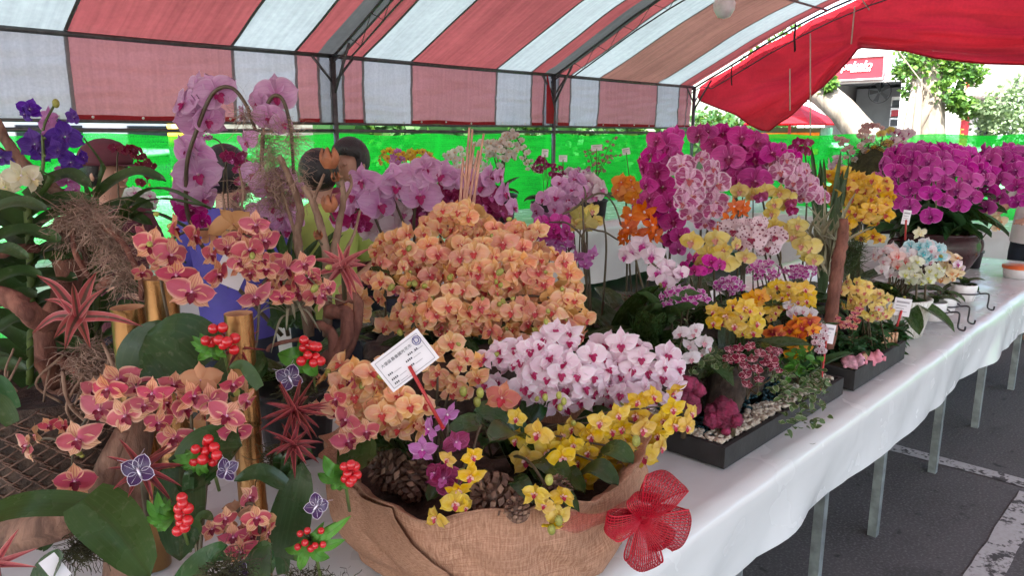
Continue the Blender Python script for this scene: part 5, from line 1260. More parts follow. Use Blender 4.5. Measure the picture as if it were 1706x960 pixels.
for pts, rs in (([(110, 650, 1.72), (115, 560, 1.72), (112, 480, 1.7), (118, 420, 1.7), (105, 360, 1.7)], [.055, .05, .042, .035, .02]), ([(90, 640, 1.68), (75, 580, 1.62), (85, 520, 1.64), (112, 470, 1.69)], [.03, .03, .025, .02]), ([(-30, 490, 1.55), (20, 498, 1.52), (45, 520, 1.5), (85, 540, 1.6), (110, 520, 1.68)], [.028, .026, .03, .024, .02]), ([(-20, 180, 1.8), (15, 240, 1.78), (40, 275, 1.76), (90, 315, 1.74), (130, 350, 1.72), (120, 420, 1.7)], [.016, .018, .019, .017, .016, .02]), ([(-10, 245, 1.8), (25, 270, 1.78)], [.013, .016]), ([(0, 425, 1.66), (40, 412, 1.66), (75, 420, 1.68), (110, 450, 1.7)], [.012, .013, .013, .012]), ([(150, 660, 1.6), (130, 620, 1.62), (100, 600, 1.66)], [.014, .018, .02]), ([(140, 360, 1.66), (200, 400, 1.6), (232, 460, 1.56), (236, 500, 1.56)], [.008, .009, .008, .006]), ([(120, 360, 1.68), (125, 420, 1.62), (150, 465, 1.6)], [.008, .008, .005]), ([(165, 480, 1.62), (185, 463, 1.6)], [.013, .012])):
    mb = MB(); mb.tube(curve([P(*q) for q in pts], 5), [.75*rs[min(len(rs)-1, int(i/5))] for i in range((len(pts)-1)*5+1 if len(pts) > 2 else 6)], 9, wob=.45); mb.build('branch', M['redwood'] if pts[0][1] > 300 else M['driftwood'], dv)
mb = MB()
for i in range(16):
    x0 = rnd(0, 190); y0 = rnd(570, 620); a = P(x0, y0, rnd(1.5, 1.66)); c = a+RIGHT*rnd(-.08, .08)-UP*rnd(.05, .14)
    mb = MB(); mb.tube(curve([a, (a+c)/2+RIGHT*gs(.025)-FWD*.03, c], 5), rnd(.002, .0042), 6, wob=.3); mb.build('root', M['palewood'], dv)
mt_ = thing('spanish_moss', 'tangled grey brown air moss draped over the driftwood', 'moss', P(150, 380, 1.65))
for c, sx, sz, n in (((140, 355, 1.66), .045, .03, 300), ((170, 380, 1.63), .04, .035, 240), ((190, 415, 1.6), .025, .05, 200), ((208, 460, 1.58), .025, .06, 200), ((120, 390, 1.66), .04, .05, 240), ((150, 600, 1.58), .05, .06, 300), ((175, 640, 1.55), .05, .07, 260)):
    strands(P(*c), sx, sx, sz, n, .085, .0007, .35).build('moss_tuft', M['moss'], mt_, kind='stuff')
vn = thing('strap_leaf_orchid', 'tall strap leaved orchid with violet and cream blooms above the basket', 'orchid', VB+V((0, 0, .25)))
def fan(t, pts, n, Lpx, Wpx, fw, m='leaf_strap', y0=0, y1=1, spread=1.):
    c = curve([P(*q) for q in pts], 10); mb = MB(); mb.tube(c, .009, 7); mb.build('cane', M['stemg'], t); k = mpp(c[0])
    for i in range(n):
        p = c[int((y0+(y1-y0)*i/(n-1))*(len(c)-1))]; sg = 1 if i % 2 else -1; L = Lpx*k*rnd(.75, 1.1)
        d = (RIGHT*sg*.9*spread+UP*rnd(.25, .6)-FWD*rnd(-.5, .6)).normalized()
        e = p+d*L*.62+UP*.0; e2 = e+(RIGHT*sg*.75-UP*rnd(.1, .45)-FWD*rnd(-.1, .25))*L*.42
        strip_leaf(t, [p, p+d*L*.3+UP*L*.06, e, e2], Wpx*k*1.45, m, UP-FWD*.8, .16, .5, .30)
fan(vn, [(50, 640, 1.7), (52, 480, 1.68), (45, 330, 1.66)], 26, 120, 20, 1.68)
fan(vn, [(165, 600, 1.78), (160, 480, 1.78), (158, 330, 1.76)], 24, 125, 18, 1.76)
fan(vn, [(-30, 640, 1.6), (-25, 480, 1.6), (-20, 360, 1.6)], 14, 120, 20, 1.6)
for a, m_, c, wd_ in (((185, 375, 1.75), (255, 315, 1.7), (352, 350, 1.62), 18), ((180, 390, 1.75), (250, 335, 1.68), (345, 345, 1.6), 16), ((175, 400, 1.75), (240, 355, 1.7), (330, 390, 1.6), 17), ((170, 430, 1.74), (240, 400, 1.7), (310, 440, 1.62), 17), ((160, 330, 1.76), (170, 280, 1.76), (138, 230, 1.74), 13), ((150, 340, 1.76), (135, 300, 1.76), (112, 280, 1.74), 13), ((60, 340, 1.66), (85, 300, 1.64), (65, 285, 1.62), 14)):
    strip_leaf(vn, [P(*a), P(*m_), P(*c)], wd_*mpp(P(*m_)), 'leaf_strap', UP+FWD*.01, .2, .5, .28)
flist(vn, 'violet_vanda', [(50, 182, 46, -30), (58, 240, 62, -10), (108, 228, 66, 10), (122, 195, 40, 40), (118, 270, 50, 10), (138, 262, 36, 60), (42, 190, 36, -60), (95, 250, 50, 20), (68, 255, 44, 10), (2, 262, 40, -20)], 1.74)
flist(vn, 'lilac_orchid', [(78, 195, 40, 160), (86, 215, 44, 170), (113, 300, 46, 10), (105, 285, 36, 20), (122, 316, 34, 30)], 1.76)
for st_ in ([(65, 330, 1.72), (72, 270, 1.74), (72, 215, 1.75), (90, 175, 1.75)], [(72, 260, 1.74), (115, 262, 1.75)], [(72, 230, 1.75), (100, 225, 1.75)]): stem(vn, [P(*q) for q in st_], .0045, 'stemg')
bud(vn, 'lilac_orchid', P(93, 172, 1.75), .022)
flist(vn, 'cream_cattleya', [(35, 292, 66, 5), (8, 312, 60, -25), (55, 300, 50, 30)], 1.66)
# dark maroon spray behind
ms = thing('maroon_orchid_plant', 'arching spray of small dark maroon orchids behind the strap leaves', 'orchid', xy(205, 2.3))
potmesh(ms, xy(205, 2.3), .06, .11, 'black')
spike(ms, 'maroon_orchid', [(205, 420, 2.3), (196, 300, 2.3), (198, 250, 2.28), (218, 248, 2.26), (240, 268, 2.25), (246, 305, 2.24)], 15, 24, .48, .003, 2, side=.4)
rosette(ms, xy(205, 2.3, .87), 5, .16, .07, 'leaf_dark')

# ================================================================ tall pink orchid with driftwood in black pot
CB = xy(470, 2.0)
pk2 = thing('tall_pink_orchid', 'tall arching orchid with large soft pink blooms in a black pot', 'orchid', CB)
potmesh(pk2, CB+V((.02, .0, 0)), .115, .19, 'black')
flist(pk2, 'lavender_orchid', [(362, 155, 74, 10), (335, 150, 70, -45), (308, 172, 62, -75), (338, 200, 84, -10), (310, 250, 66, -70), (325, 255, 78, 0), (345, 200, 66, 30), (330, 290, 76, 0), (300, 295, 60, -60), (318, 320, 72, 10), (340, 330, 60, 30), (460, 158, 78, 15), (432, 170, 56, -60), (448, 195, 66, 0), (470, 205, 58, 40), (412, 235, 56, -70), (425, 290, 60, -50), (448, 310, 70, 0), (470, 300, 60, 30), (466, 360, 56, 10), (452, 345, 50, 0), (440, 380, 46, -30), (405, 190, 48, -75)], 1.98)
flist(pk2, 'magenta_orchid', [(318, 350, 52, 10), (300, 340, 40, -30), (336, 368, 46, 40), (325, 335, 46, 0)], 2.02)
for st_ in ([(470, 560, 2.0), (330, 400, 2.0), (310, 290, 1.96), (330, 210, 1.95), (355, 155, 1.95), (385, 146, 1.95), (410, 175, 1.95), (425, 215, 1.96)], [(480, 560, 2.0), (440, 350, 2.0), (438, 215, 1.97), (450, 165, 1.96), (470, 165, 1.96), (484, 215, 1.97), (489, 290, 1.97)]): stem(pk2, [P(*q) for q in st_], .0062, 'stem', n=10, taper=.75)
flist(pk2, 'lavender_orchid', [(485, 335, 50, 20), (500, 320, 44, 40), (478, 385, 46, 0), (455, 400, 44, -20), (430, 355, 46, -30), (495, 370, 40, 30)], 2.0)
rosette(pk2, CB+V((0, 0, .19)), 7, .26, .075, 'leaf_mid', 'phal', (.4, 1.0))
sp_ = thing('small_magenta_spray', 'spray of small magenta orchids beside the tall pink orchid', 'orchid', xy(380, 2.35))
spike(sp_, 'mini_magenta', [(385, 480, 2.35), (378, 300, 2.35), (368, 240, 2.35), (340, 228, 2.34), (318, 222, 2.33)], 5, 18, .6, .003)
spike(sp_, 'crimson_orchid', [(380, 480, 2.35), (372, 330, 2.35), (378, 270, 2.33), (398, 262, 2.32), (410, 290, 2.31), (408, 340, 2.3)], 9, 28, .5, .003)
potmesh(sp_, xy(380, 2.35), .06, .1, 'black')
dw2 = thing('driftwood', 'pale branching driftwood rising out of the black pot', 'driftwood', CB+V((.05, 0, .15)))
for pts, r in (([(515, 560, 1.9), (505, 450, 1.9), (495, 390, 1.9), (500, 350, 1.9), (480, 290, 1.9), (465, 260, 1.9)], .013), ([(545, 560, 1.9), (545, 440, 1.88), (535, 380, 1.88), (520, 335, 1.88), (505, 310, 1.88)], .013), ([(550, 460, 1.88), (562, 390, 1.88), (572, 330, 1.88), (568, 300, 1.88)], .011), ([(520, 340, 1.88), (540, 290, 1.86)], .005), ([(495, 400, 1.9), (480, 350, 1.9), (470, 320, 1.9)], .006), ([(570, 340, 1.88), (585, 310, 1.88), (583, 290, 1.88)], .005), ([(400, 360, 1.86), (405, 320, 1.86), (398, 280, 1.88)], .004), ([(375, 350, 1.86), (370, 320, 1.86)], .004), ([(575, 420, 1.9), (590, 390, 1.9), (600, 350, 1.9)], .005)):
    mb = MB(); cc = curve([P(*q) for q in pts], 6); mb.tube(cc, [r*(1-.45*i/len(cc)) for i in range(len(cc))], 7, wob=.5); mb.build('branch', M['palewood'], dw2)
for pts, r in (([(545, 520, 1.86), (578, 525, 1.84), (572, 575, 1.82), (540, 600, 1.82)], .018), ([(560, 500, 1.86), (595, 500, 1.86), (590, 560, 1.84), (560, 620, 1.84)], .014), ([(530, 540, 1.85), (555, 560, 1.82), (550, 620, 1.82)], .012), ([(500, 565, 1.84), (455, 575, 1.82), (445, 585, 1.82)], .005), ([(565, 570, 1.84), (570, 620, 1.84), (566, 650, 1.86)], .008)):
    mb = MB(); cc = curve([P(*q) for q in pts], 6); mb.tube(cc, r, 8, wob=.4); mb.build('root', M['redwood'], dw2)
for i in range(22):
    a = P(490+gs(20), 545, 1.96); c = P(rnd(425, 600), rnd(372, 470), 1.95+gs(.06)); strip_leaf(pk2, [a, a.lerp(c, .55)+UP*.03, c], rnd(11, 20)*mpp(c), random.choice(('leaf_strap', 'leaf_dark', 'leaf_mid')), -FWD+UP*.3, .15, .5, .4)
ap = thing('air_plant', 'pale narrow leaved air plant spilling over the black pot', 'air plant', P(480, 520, 1.84))
for i in range(26):
    a = P(485, 525, 1.86); c = P(485+gs(55), 505+gs(38), 1.80+rnd(-.06, .06)); strip_leaf(ap, [a, (a+c)/2+UP*.035, c], 7*mpp(a), 'leaf_air', UP, .2, .45, .5)
m2_ = thing('spanish_moss', 'hanging grey moss wound round the tall pink orchid stems', 'moss', P(445, 270, 1.92))
for c, sx, sz, n in (((447, 240, 1.92), .03, .07, 260), ((455, 290, 1.92), .04, .08, 360), ((470, 330, 1.92), .035, .06, 240), ((410, 190, 1.93), .018, .03, 110), ((490, 230, 1.92), .02, .06, 150), ((410, 320, 1.88), .02, .05, 130), ((500, 300, 1.9), .02, .05, 100), ((395, 345, 1.86), .015, .03, 90)):
    strands(P(*c), sx, sx, sz, n, .075, .0006, .3).build('moss_tuft', M['moss'], m2_, kind='stuff')
pod = plain('dried_pod', (.30, .105, .045), .55, 0, .35, 30, .25)
for i, (x, y, s, lab) in enumerate(((549, 262, 17, 'large dried orange pod flower on top of the driftwood'), (559, 294, 8, 'tiny dried orange pod just below the large one'), (549, 338, 14, 'dried brown orange pod hanging in the middle of the driftwood'), (530, 391, 8, 'small dried orange pod low on a driftwood twig'))):
    p = P(x, y, 1.84); k = mpp(p); t = thing('dried_pod', lab, 'seed pod', p)
    for j in range(5 if s > 10 else 3):
        a = j*1.2566; mb = MB(); d = V((math.cos(a), math.sin(a), 0))
        strip_leaf(t, [p-UP*s*k*1.1, p+d*s*k*.95-UP*s*k*.2, p+d*s*k*.55+UP*s*k*1.1], s*k*1.25, 'pod' if 'pod' in M else 'leaf_pinkb', d, .1, .8, .6, 'petal') if False else None
        mb.grid(lambda u, v: p+Matrix.Rotation((u-.5)*1.35, 3, 'Z')@d*s*k*(.25+.75*math.sin(math.pi*(.12+.72*v)))*(1-.05*abs(u-.5))+UP*s*k*(-1.1+2.1*v*(1-.5*(2*(u-.5))**2*v)), 6, 7); mb.build('petal', pod, t)
    mb = MB(); mb.tube([p-UP*s*k, p-UP*s*k*2.2+RIGHT*.01], .003, 5); mb.build('stalk', M['stem'], t)
card('blank white card tucked among the striped orchids before the violet shirt', 386, 452, 1.62, 46, 52, -28, None, texty=0)
card('white card leaning behind the gold bamboo below the striped blooms', 312, 512, 1.66, 34, 44, 4, None, texty=0)
card('plain white paper card standing low at the table beside the broad leaf', 92, 948, .98, 26, 48, 25, None, texty=0)

# ================================================================ peach orchid mass
DB = xy(735, 2.05)
pd = thing('peach_orchid_mound', 'huge mound of peach orange orchids in a root bark pot', 'orchid', DB)
mb = MB(); mb.lathe([(.001, .01), (.17, 0), (.215, .15), (.225, .30), (.2, .31), (.001, .30)], 40, DB, fn=lambda p, a, f: p*(1+.05*noise.noise(p*25))); mb.build('root_pot', M['fern_root'], pd)
strands(DB+V((0, 0, .17)), .26, .26, .2, 1500, .06, .001, .1).build('root_fibre', M['fern_root'], pd, kind='stuff')
Db = DB+V((0, 0, .3))
for cx, cy, fw, rx, ry, n, s in ((770, 392, 2.2, 66, 46, 20, 50), (690, 432, 2.08, 68, 48, 20, 52), (800, 452, 2.02, 105, 55, 34, 54), (900, 475, 2.0, 66, 58, 22, 54), (760, 515, 1.9, 95, 44, 24, 52), (880, 545, 1.86, 70, 42, 16, 52), (935, 530, 1.88, 42, 46, 10, 52), (650, 470, 1.96, 34, 40, 8, 46), (850, 400, 2.15, 60, 30, 12, 44)):
    mass(pd, 'peach_orchid', cx, cy, fw, rx, ry, int(n*1.2), s*.87, .6, Db, 6, max(3, n//4), backs=.18, sep=(n > 18), r=.0042, varmix=['peach_orchid', 'peach_orchid', 'peachpink_orchid'], jit=20)
for x, y, s, yw in ((738, 350, 44, 0), (765, 352, 44, -20), (780, 362, 50, 5), (860, 385, 40, 10), (885, 395, 38, 30), (640, 545, 40, 0), (668, 540, 44, 0), (690, 560, 36, 20), (605, 500, 52, -20), (585, 485, 50, -10), (575, 515, 50, -30), (600, 525, 46, 10)): fl(pd, 'peach_orchid', x, y, 1.95 if x < 700 else 2.1, s, yw)
for i in range(26): bud(pd, 'peach_orchid', P(rnd(640, 950), rnd(440, 580), 1.86), rnd(.016, .026), V((gs(1), gs(1), -1)))
rosette(pd, Db, 9, .26, .085, 'leaf_dark', 'phal', (-.1, .7)); 
for x, y in ((615, 450), (655, 480)): 
    a, c = P(680, 500, 2.05), P(x, y, 1.95); strip_leaf(pd, [a, (a+c)/2+UP*.03, c], 34*mpp(c), 'leaf_dark', UP-FWD*.5, .1, .75, .5)

# ================================================================ lavender phalaenopsis row behind
FB = xy(700, 2.6)
lv = thing('lavender_orchid_plant', 'row of large lavender pink orchids above the peach mound', 'orchid', FB)
flist(lv, 'lavender_orchid', [(660, 312, 86, 10), (700, 325, 78, 15), (632, 340, 74, 30), (600, 345, 72, -10), (605, 300, 62, -60), (735, 290, 70, 0), (710, 280, 60, -10), (690, 290, 66, 170), (755, 300, 62, 160), (780, 300, 58, 20), (815, 295, 60, 40), (832, 292, 46, 65), (838, 322, 56, 60), (855, 345, 46, 70), (580, 365, 66, -10), (590, 325, 60, -40), (800, 310, 52, 10), (645, 290, 54, -70)], 2.5)
lv2 = thing('crimson_backed_orchid', 'dark crimson orchids massed behind the lavender row', 'orchid', xy(760, 2.75))
mass(lv2, 'crimson_orchid', 735, 350, 2.72, 62, 32, 14, 56, .5, None, 0, 0)
mass(lv2, 'crimson_orchid', 800, 355, 2.72, 34, 36, 7, 50, .5, None, 0, 0)
flist(lv2, 'crimson_orchid', [(605, 378, 38, 0), (597, 368, 36, -20), (565, 365, 40, -30)], 2.45)
lv3 = thing('blush_orchid_plant', 'pale blush orchids turned away under the lavender row', 'orchid', xy(645, 2.62))
flist(lv3, 'blush_orchid', [(650, 350, 58, 160), (630, 375, 56, 170), (660, 380, 58, 180), (642, 400, 52, 150), (615, 390, 46, 190), (672, 355, 46, 20)], 2.58)
for t_, px, fw in ((lv, 700, 2.6), (lv2, 770, 2.75), (lv3, 640, 2.65)):
    potmesh(t_, xy(px, fw), .09, .16, 'black'); rosette(t_, xy(px, fw, .92), 6, .28, .09, 'leaf_dark')
for st_ in ([(700, 520, 2.6), (680, 400, 2.56), (655, 330, 2.54), (640, 300, 2.54)], [(700, 520, 2.6), (690, 360, 2.55), (720, 300, 2.54), (790, 300, 2.53), (835, 315, 2.52), (858, 350, 2.5)], [(690, 520, 2.6), (640, 400, 2.5), (610, 340, 2.52), (585, 365, 2.5)]): stem(lv, [P(*q) for q in st_], .006)
stem(lv2, [xy(770, 2.75, .9), P(750, 400, 2.74), P(735, 345, 2.73)], .006); stem(lv3, [xy(640, 2.65, .9), P(640, 430, 2.62), P(650, 370, 2.6)], .006)
sk_ = thing('pink_stick_bundle', 'pale pink bare sticks rising above the lavender orchids', 'stick arrangement', xy(785, 2.35))
pstick = plain('pink_stick', (.52, .27, .20), .7, 0, .2, 20)
for x0, x1, y1 in ((765, 772, 262), (768, 782, 212), (772, 787, 215), (775, 797, 250), (780, 806, 222), (785, 800, 252), (770, 790, 240), (783, 770, 285)):
    a = xy(x0+8, 2.35); mb = MB(); mb.tube(curve([a, P(x0, 420, 2.35), P((x0+x1)/2, 310, 2.34), P(x1, y1, 2.34)], 4), [.007*(1-.5*i/12) for i in range(13)], 5); mb.build('stick', pstick, sk_)
# ================================================================ cluster between peach mound and magenta orchids
def potted(name, lab, px, fw, pot=.08, leaves=6, L=.24, W=.085, m='leaf_dark', ph=.14):
    p = xy(px, fw); t = thing(name, lab, 'orchid', p); potmesh(t, p, pot, ph, 'black'); rosette(t, p+V((0, 0, ph)), leaves, L, W, m); return t, p+V((0, 0, ph))
t, b_ = potted('lilac_pink_orchid', 'soft lilac pink orchid clump with a pale arching bloom', 955, 2.75)
mass(t, 'lavender_orchid', 928, 340, 2.72, 36, 26, 10, 42, .6, b_, 3); mass(t, 'lavender_orchid', 960, 318, 2.74, 36, 22, 8, 40, .6, b_, 2)
flist(t, 'blush_orchid', [(985, 305, 50, 160), (970, 312, 44, 170), (1000, 315, 40, 40), (990, 325, 42, 10)], 2.7)
stem(t, [b_, P(905, 400, 2.6), P(960, 345, 2.6), P(1000, 322, 2.6), P(1022, 340, 2.6), P(1035, 375, 2.6)], .005)
t, b_ = potted('cream_yellow_orchid', 'cream yellow orchid blooms hanging below the lilac pink clump', 978, 2.65)
flist(t, 'paleyellow_orchid', [(965, 355, 40, 160), (985, 350, 40, 20), (975, 372, 40, 170), (992, 370, 38, 10), (960, 375, 34, -20), (930, 402, 30, 20)], 2.62); stem(t, [b_, P(978, 420, 2.64), P(976, 330, 2.64), P(972, 310, 2.64)], .005)
t, b_ = potted('ruffled_magenta_orchid', 'ruffled magenta orchid cluster low beside the peach mound', 915, 2.6)
mass(t, 'magenta_orchid', 918, 385, 2.55, 32, 20, 10, 34, .6, b_, 3); mass(t, 'lilac_orchid', 925, 408, 2.55, 30, 14, 6, 30, .6, b_, 2)
t, b_ = potted('bare_spike_orchid', 'orchid with dark bare arching spikes and lilac tips', 985, 2.45, leaves=9, L=.3)
flist(t, 'lilac_orchid', [(960, 430, 36, -20), (985, 425, 34, 30), (975, 440, 30, 0)], 2.4)
for q in ([(985, 560, 2.45), (978, 420, 2.45), (950, 375, 2.45), (915, 370, 2.45)], [(990, 560, 2.45), (970, 400, 2.45), (1000, 385, 2.45), (1030, 400, 2.45)], [(985, 560, 2.45), (975, 430, 2.45), (970, 330, 2.45)], [(1000, 560, 2.45), (1010, 420, 2.45), (1005, 360, 2.45)]): stem(t, [P(*a) for a in q], .0048)
t, b_ = potted('orange_cattleya', 'vivid orange star shaped orchids beside tall magenta blooms', 1065, 2.75)
flist(t, 'orange_catt', [(1052, 360, 48, -20), (1072, 352, 50, 10), (1060, 385, 46, 0), (1085, 375, 46, 30), (1048, 380, 40, -40), (1075, 398, 44, 0), (1090, 392, 38, 40), (1040, 398, 36, -30)], 2.7)
for q in ((1060, 380), (1080, 370), (1050, 365)): stem(t, [b_, P(q[0], 460, 2.74), P(*q, 2.72)], .005)
t, b_ = potted('tangerine_orchid', 'soft tangerine orchid blooms against the green net', 1045, 2.9)
flist(t, 'tangerine_orchid', [(1035, 304, 38, -20), (1053, 312, 40, 10), (1042, 325, 38, 160), (1055, 332, 38, 20), (1030, 318, 32, -30), (1050, 300, 30, 30)], 2.88); stem(t, [b_, P(1045, 400, 2.9), P(1042, 315, 2.9)], .005)

# ================================================================ magenta phalaenopsis and companions behind the black tray
t, b_ = potted('magenta_orchid_plant', 'tall vivid magenta orchid column behind the splashed blooms', 1105, 2.9, .1, 7, .34, .12)
flist(t, 'magenta_orchid', [(1123, 228, 54, 20), (1108, 244, 56, -10), (1085, 258, 52, -40), (1072, 278, 48, -60), (1095, 286, 58, -10), (1104, 312, 54, 5), (1078, 308, 46, -40), (1112, 338, 50, 10), (1068, 345, 40, -30), (1085, 355, 42, -20), (1110, 345, 50, 0), (1122, 368, 46, 10), (1090, 392, 38, -60), (1132, 392, 42, 20), (1118, 262, 50, 10), (1095, 235, 44, -50), (1130, 415, 34, 20), (1082, 330, 40, -20), (1100, 375, 40, -10), (1118, 398, 38, 10)], 2.84)
for q in ([(1110, 440, 2.9), (1090, 340, 2.9), (1085, 270, 2.88), (1110, 230, 2.88)], [(1115, 440, 2.9), (1120, 350, 2.88), (1125, 400, 2.85)]): stem(t, [b_]+[P(*a) for a in q], .006)
t, b_ = potted('magenta_orchid_plant', 'broad vivid magenta orchid mass crowning the arrangement under the curtain', 1240, 3.15, .11, 7, .34, .12)
mass(t, 'magenta_orchid', 1235, 268, 3.12, 52, 36, 13, 54, .6, b_, 6, 0, backs=.3, pit=-12)
flist(t, 'magenta_orchid', [(1232, 300, 64, 0), (1258, 302, 62, 10), (1215, 262, 60, -5), (1190, 240, 52, -20), (1165, 225, 44, -40), (1180, 218, 40, -20), (1205, 222, 44, 0), (1235, 228, 46, 10), (1262, 235, 46, 20), (1285, 255, 46, 30), (1300, 248, 40, 20), (1318, 265, 44, 30), (1305, 270, 44, 10)], 3.02)
t, b_ = potted('dark_magenta_orchid', 'few small dark magenta blooms above the twiggy plants', 1335, 3.3)
flist(t, 'crimson_orchid', [(1330, 236, 26, -10), (1346, 238, 24, 20), (1338, 250, 24, 0), (1322, 246, 22, -20), (1345, 255, 20, 30)], 3.28); stem(t, [b_, P(1345, 320, 3.3), P(1340, 240, 3.29)], .005)
t, b_ = potted('splashed_orchid_plant', 'white pink orchid column with magenta splashed petals', 1165, 2.75, .1, 6, .3, .11)
flist(t, 'splash_orchid', [(1135, 275, 54, 0), (1168, 262, 44, 15), (1187, 280, 48, 30), (1148, 299, 58, -5), (1196, 306, 50, 20), (1152, 326, 54, 0), (1192, 335, 54, 10), (1150, 358, 52, -5), (1188, 352, 50, 10), (1172, 300, 46, 0), (1165, 340, 48, 0), (1175, 372, 44, 10), (1140, 338, 44, -20), (1205, 352, 44, 30)], 2.68)
for q in ([(1165, 440, 2.74), (1168, 330, 2.73), (1150, 270, 2.72)], [(1170, 440, 2.74), (1185, 340, 2.73), (1180, 270, 2.72)]): stem(t, [b_]+[P(*a) for a in q], .006)
t, b_ = potted('splashed_orchid_plant', 'arching pink white orchid spray beside the golden blooms', 1330, 3.1, .1)
spike(t, 'splash_orchid', [(1270, 330, 3.1), (1290, 270, 3.06), (1315, 280, 3.04), (1340, 312, 3.02), (1352, 335, 3.0)], 10, 42, .45, .005, 0, base=b_)
flist(t, 'splash_orchid', [(1300, 285, 46, -10), (1322, 303, 44, 5), (1345, 325, 38, 30), (1310, 265, 36, 10), (1330, 290, 36, 20)], 2.98)
t, b_ = potted('cream_orchid_plant', 'cream yellow orchids hidden under the magenta mass', 1280, 2.9)
flist(t, 'paleyellow_orchid', [(1255, 325, 36, -10), (1275, 318, 36, 10), (1298, 320, 38, 20), (1290, 340, 36, 0), (1310, 345, 36, 30), (1285, 355, 34, 10), (1232, 318, 34, -20), (1312, 330, 34, 30)], 2.86); stem(t, [b_, P(1285, 400, 2.9), P(1285, 325, 2.88)], .005)
flist(t, 'crimson_orchid', [(1268, 330, 26, 0), (1320, 352, 26, 20), (1318, 340, 24, 0)], 2.84)
t, b_ = potted('orange_cattleya', 'small orange star orchids under the splashed blooms', 1230, 2.7)
flist(t, 'orange_catt', [(1235, 352, 34, 0), (1225, 345, 32, -20), (1215, 366, 30, 0), (1240, 342, 28, 20), (1205, 375, 26, -10), (1195, 385, 24, 0)], 2.64); stem(t, [b_, P(1230, 420, 2.68), P(1230, 350, 2.66)], .005)
t, b_ = potted('spotted_orchid_plant', 'white orchid spray with maroon spots above yellow blooms', 1265, 2.65)
flist(t, 'spotted_orchid', [(1222, 382, 52, -10), (1252, 396, 54, 0), (1278, 412, 52, 10), (1266, 372, 42, 10), (1292, 392, 46, 20), (1240, 375, 42, 0), (1236, 408, 40, -10)], 2.52); stem(t, [b_, P(1300, 440, 2.6), P(1280, 390, 2.58), P(1225, 370, 2.56)], .005)
t, b_ = potted('butter_yellow_orchid', 'butter yellow orchid spray with large blooms over the black tray', 1200, 2.5)
flist(t, 'paleyellow_orchid', [(1153, 402, 44, -30), (1193, 398, 46, -5), (1178, 424, 46, -10), (1206, 436, 48, 5), (1240, 428, 42, 20), (1226, 407, 34, 50), (1205, 415, 42, 0), (1222, 440, 40, 10), (1170, 440, 36, -20)], 2.42); stem(t, [b_, P(1190, 470, 2.48), P(1190, 410, 2.45)], .005)
t, b_ = potted('butter_yellow_orchid', 'arching butter yellow orchid spray before the twiggy plants', 1320, 2.8)
flist(t, 'paleyellow_orchid', [(1290, 378, 42, -10), (1308, 385, 40, 0), (1322, 393, 46, 5), (1346, 410, 46, 10), (1356, 432, 40, 20), (1335, 408, 40, 0), (1345, 430, 36, 10), (1328, 375, 36, 20)], 2.68); stem(t, [b_, P(1270, 400, 2.74), P(1300, 385, 2.72), P(1340, 405, 2.71), P(1360, 440, 2.7)], .005)

# ================================================================ black tray with pebbles
tr0 = PZ(1207, 785, .755)
TX0, TX1, TY0, TY1 = 1.75, 2.57, .905, 1.75
def tray(lab, x0, x1, y0, y1, h):
    t = thing('black_tray', lab, 'tray', ((x0+x1)/2, (y0+y1)/2, TZ+.001)); z = TZ+.001
    mb = MB(); mb.box(((x0+x1)/2, (y0+y1)/2, z+.008), (x1-x0-.002, y1-y0-.002, .016)); mb.build('bottom', M['black_matt'], t)
    for c, s in ((((x0+x1)/2, y0, z+h/2), (x1-x0+.014, .014, h)), (((x0+x1)/2, y1, z+h/2), (x1-x0+.014, .014, h)), ((x0, (y0+y1)/2, z+h/2+.0005), (.014, y1-y0-.015, h)), ((x1, (y0+y1)/2, z+h/2+.0005), (.014, y1-y0-.015, h))):
        mb = MB(); mb.box(c, s); mb.build('side', M['black_matt'], t)
    return t
tray('large low black tray edged with cream pebbles', TX0, TX1, TY0, TY1, .062)
pebm = plain('cream_pebble', (.62, .53, .42), .7, 0, .25, 6, jit=.25); pebg = plain('teal_pebble', (.008, .05, .06), .35, 0, .5, 6, jit=.4)
pmesh = []
for i in range(5):
    mb = MB(); mb.ball((0, 0, 0), 1, 6, 4, 0, (1, .75, .6)); mb.v = [tuple(V(q)*(1+.25*noise.noise(V(q)*1.3+V((i*5, 0, 0))))) for q in mb.v]; pmesh.append(mb)
def pebbles(name, lab, m, n, fn, r):
    mb = MB()
    for _ in range(n):
        c = fn(); s = r*rnd(.6, 1.3); B = Matrix.Rotation(rnd(0, 6), 3, 'Z')@Matrix.Rotation(gs(.5), 3, 'X'); q = random.choice(pmesh)
        mb.add([B@(V(v)*s)+c for v in q.v], q.f)
    mb.build(name, m, None, label=lab, cat='pebbles', kind='stuff')
def edgept(dep=.11):
    while True:
        x, y = rnd(TX0+.015, TX1-.015), rnd(TY0+.015, TY1-.02); d = min(y-TY0, x-TX0 if y < 1.35 else 9)
        if d < dep*(.75+.5*noise.noise(V((x*7, y*7, 0)))) or x > TX1-.16: return V((x, y, TZ+.058+rnd(0, .010)))
pebbles('pebbles', 'cream pebbles along the edge of the black tray', pebm, 2600, edgept, .0085)
pebbles('teal_gravel', 'dark teal gravel behind the cream pebbles in the tray', pebg, 1500, lambda: V((rnd(TX0+.05, TX1-.1), rnd(TY0+.06, TY1-.1), TZ+.055+rnd(0, .008))), .009)
hp = thing('dark_planting_mound', 'dark root bark mound carrying the orchids in the black tray', 'planter', V((2.2, 1.38, TZ+.06)))
mb = MB(); mb.lathe([(.34, 0), (.33, .08), (.29, .17), (.22, .22), (.001, .24)], 50, V((2.2, 1.38, TZ+.05)), fn=lambda p, a, f: V((p.x*1.05, p.y*.98, p.z))*(1+.10*noise.noise(p*9))); mb.build('mound', M['fern_root'], hp)
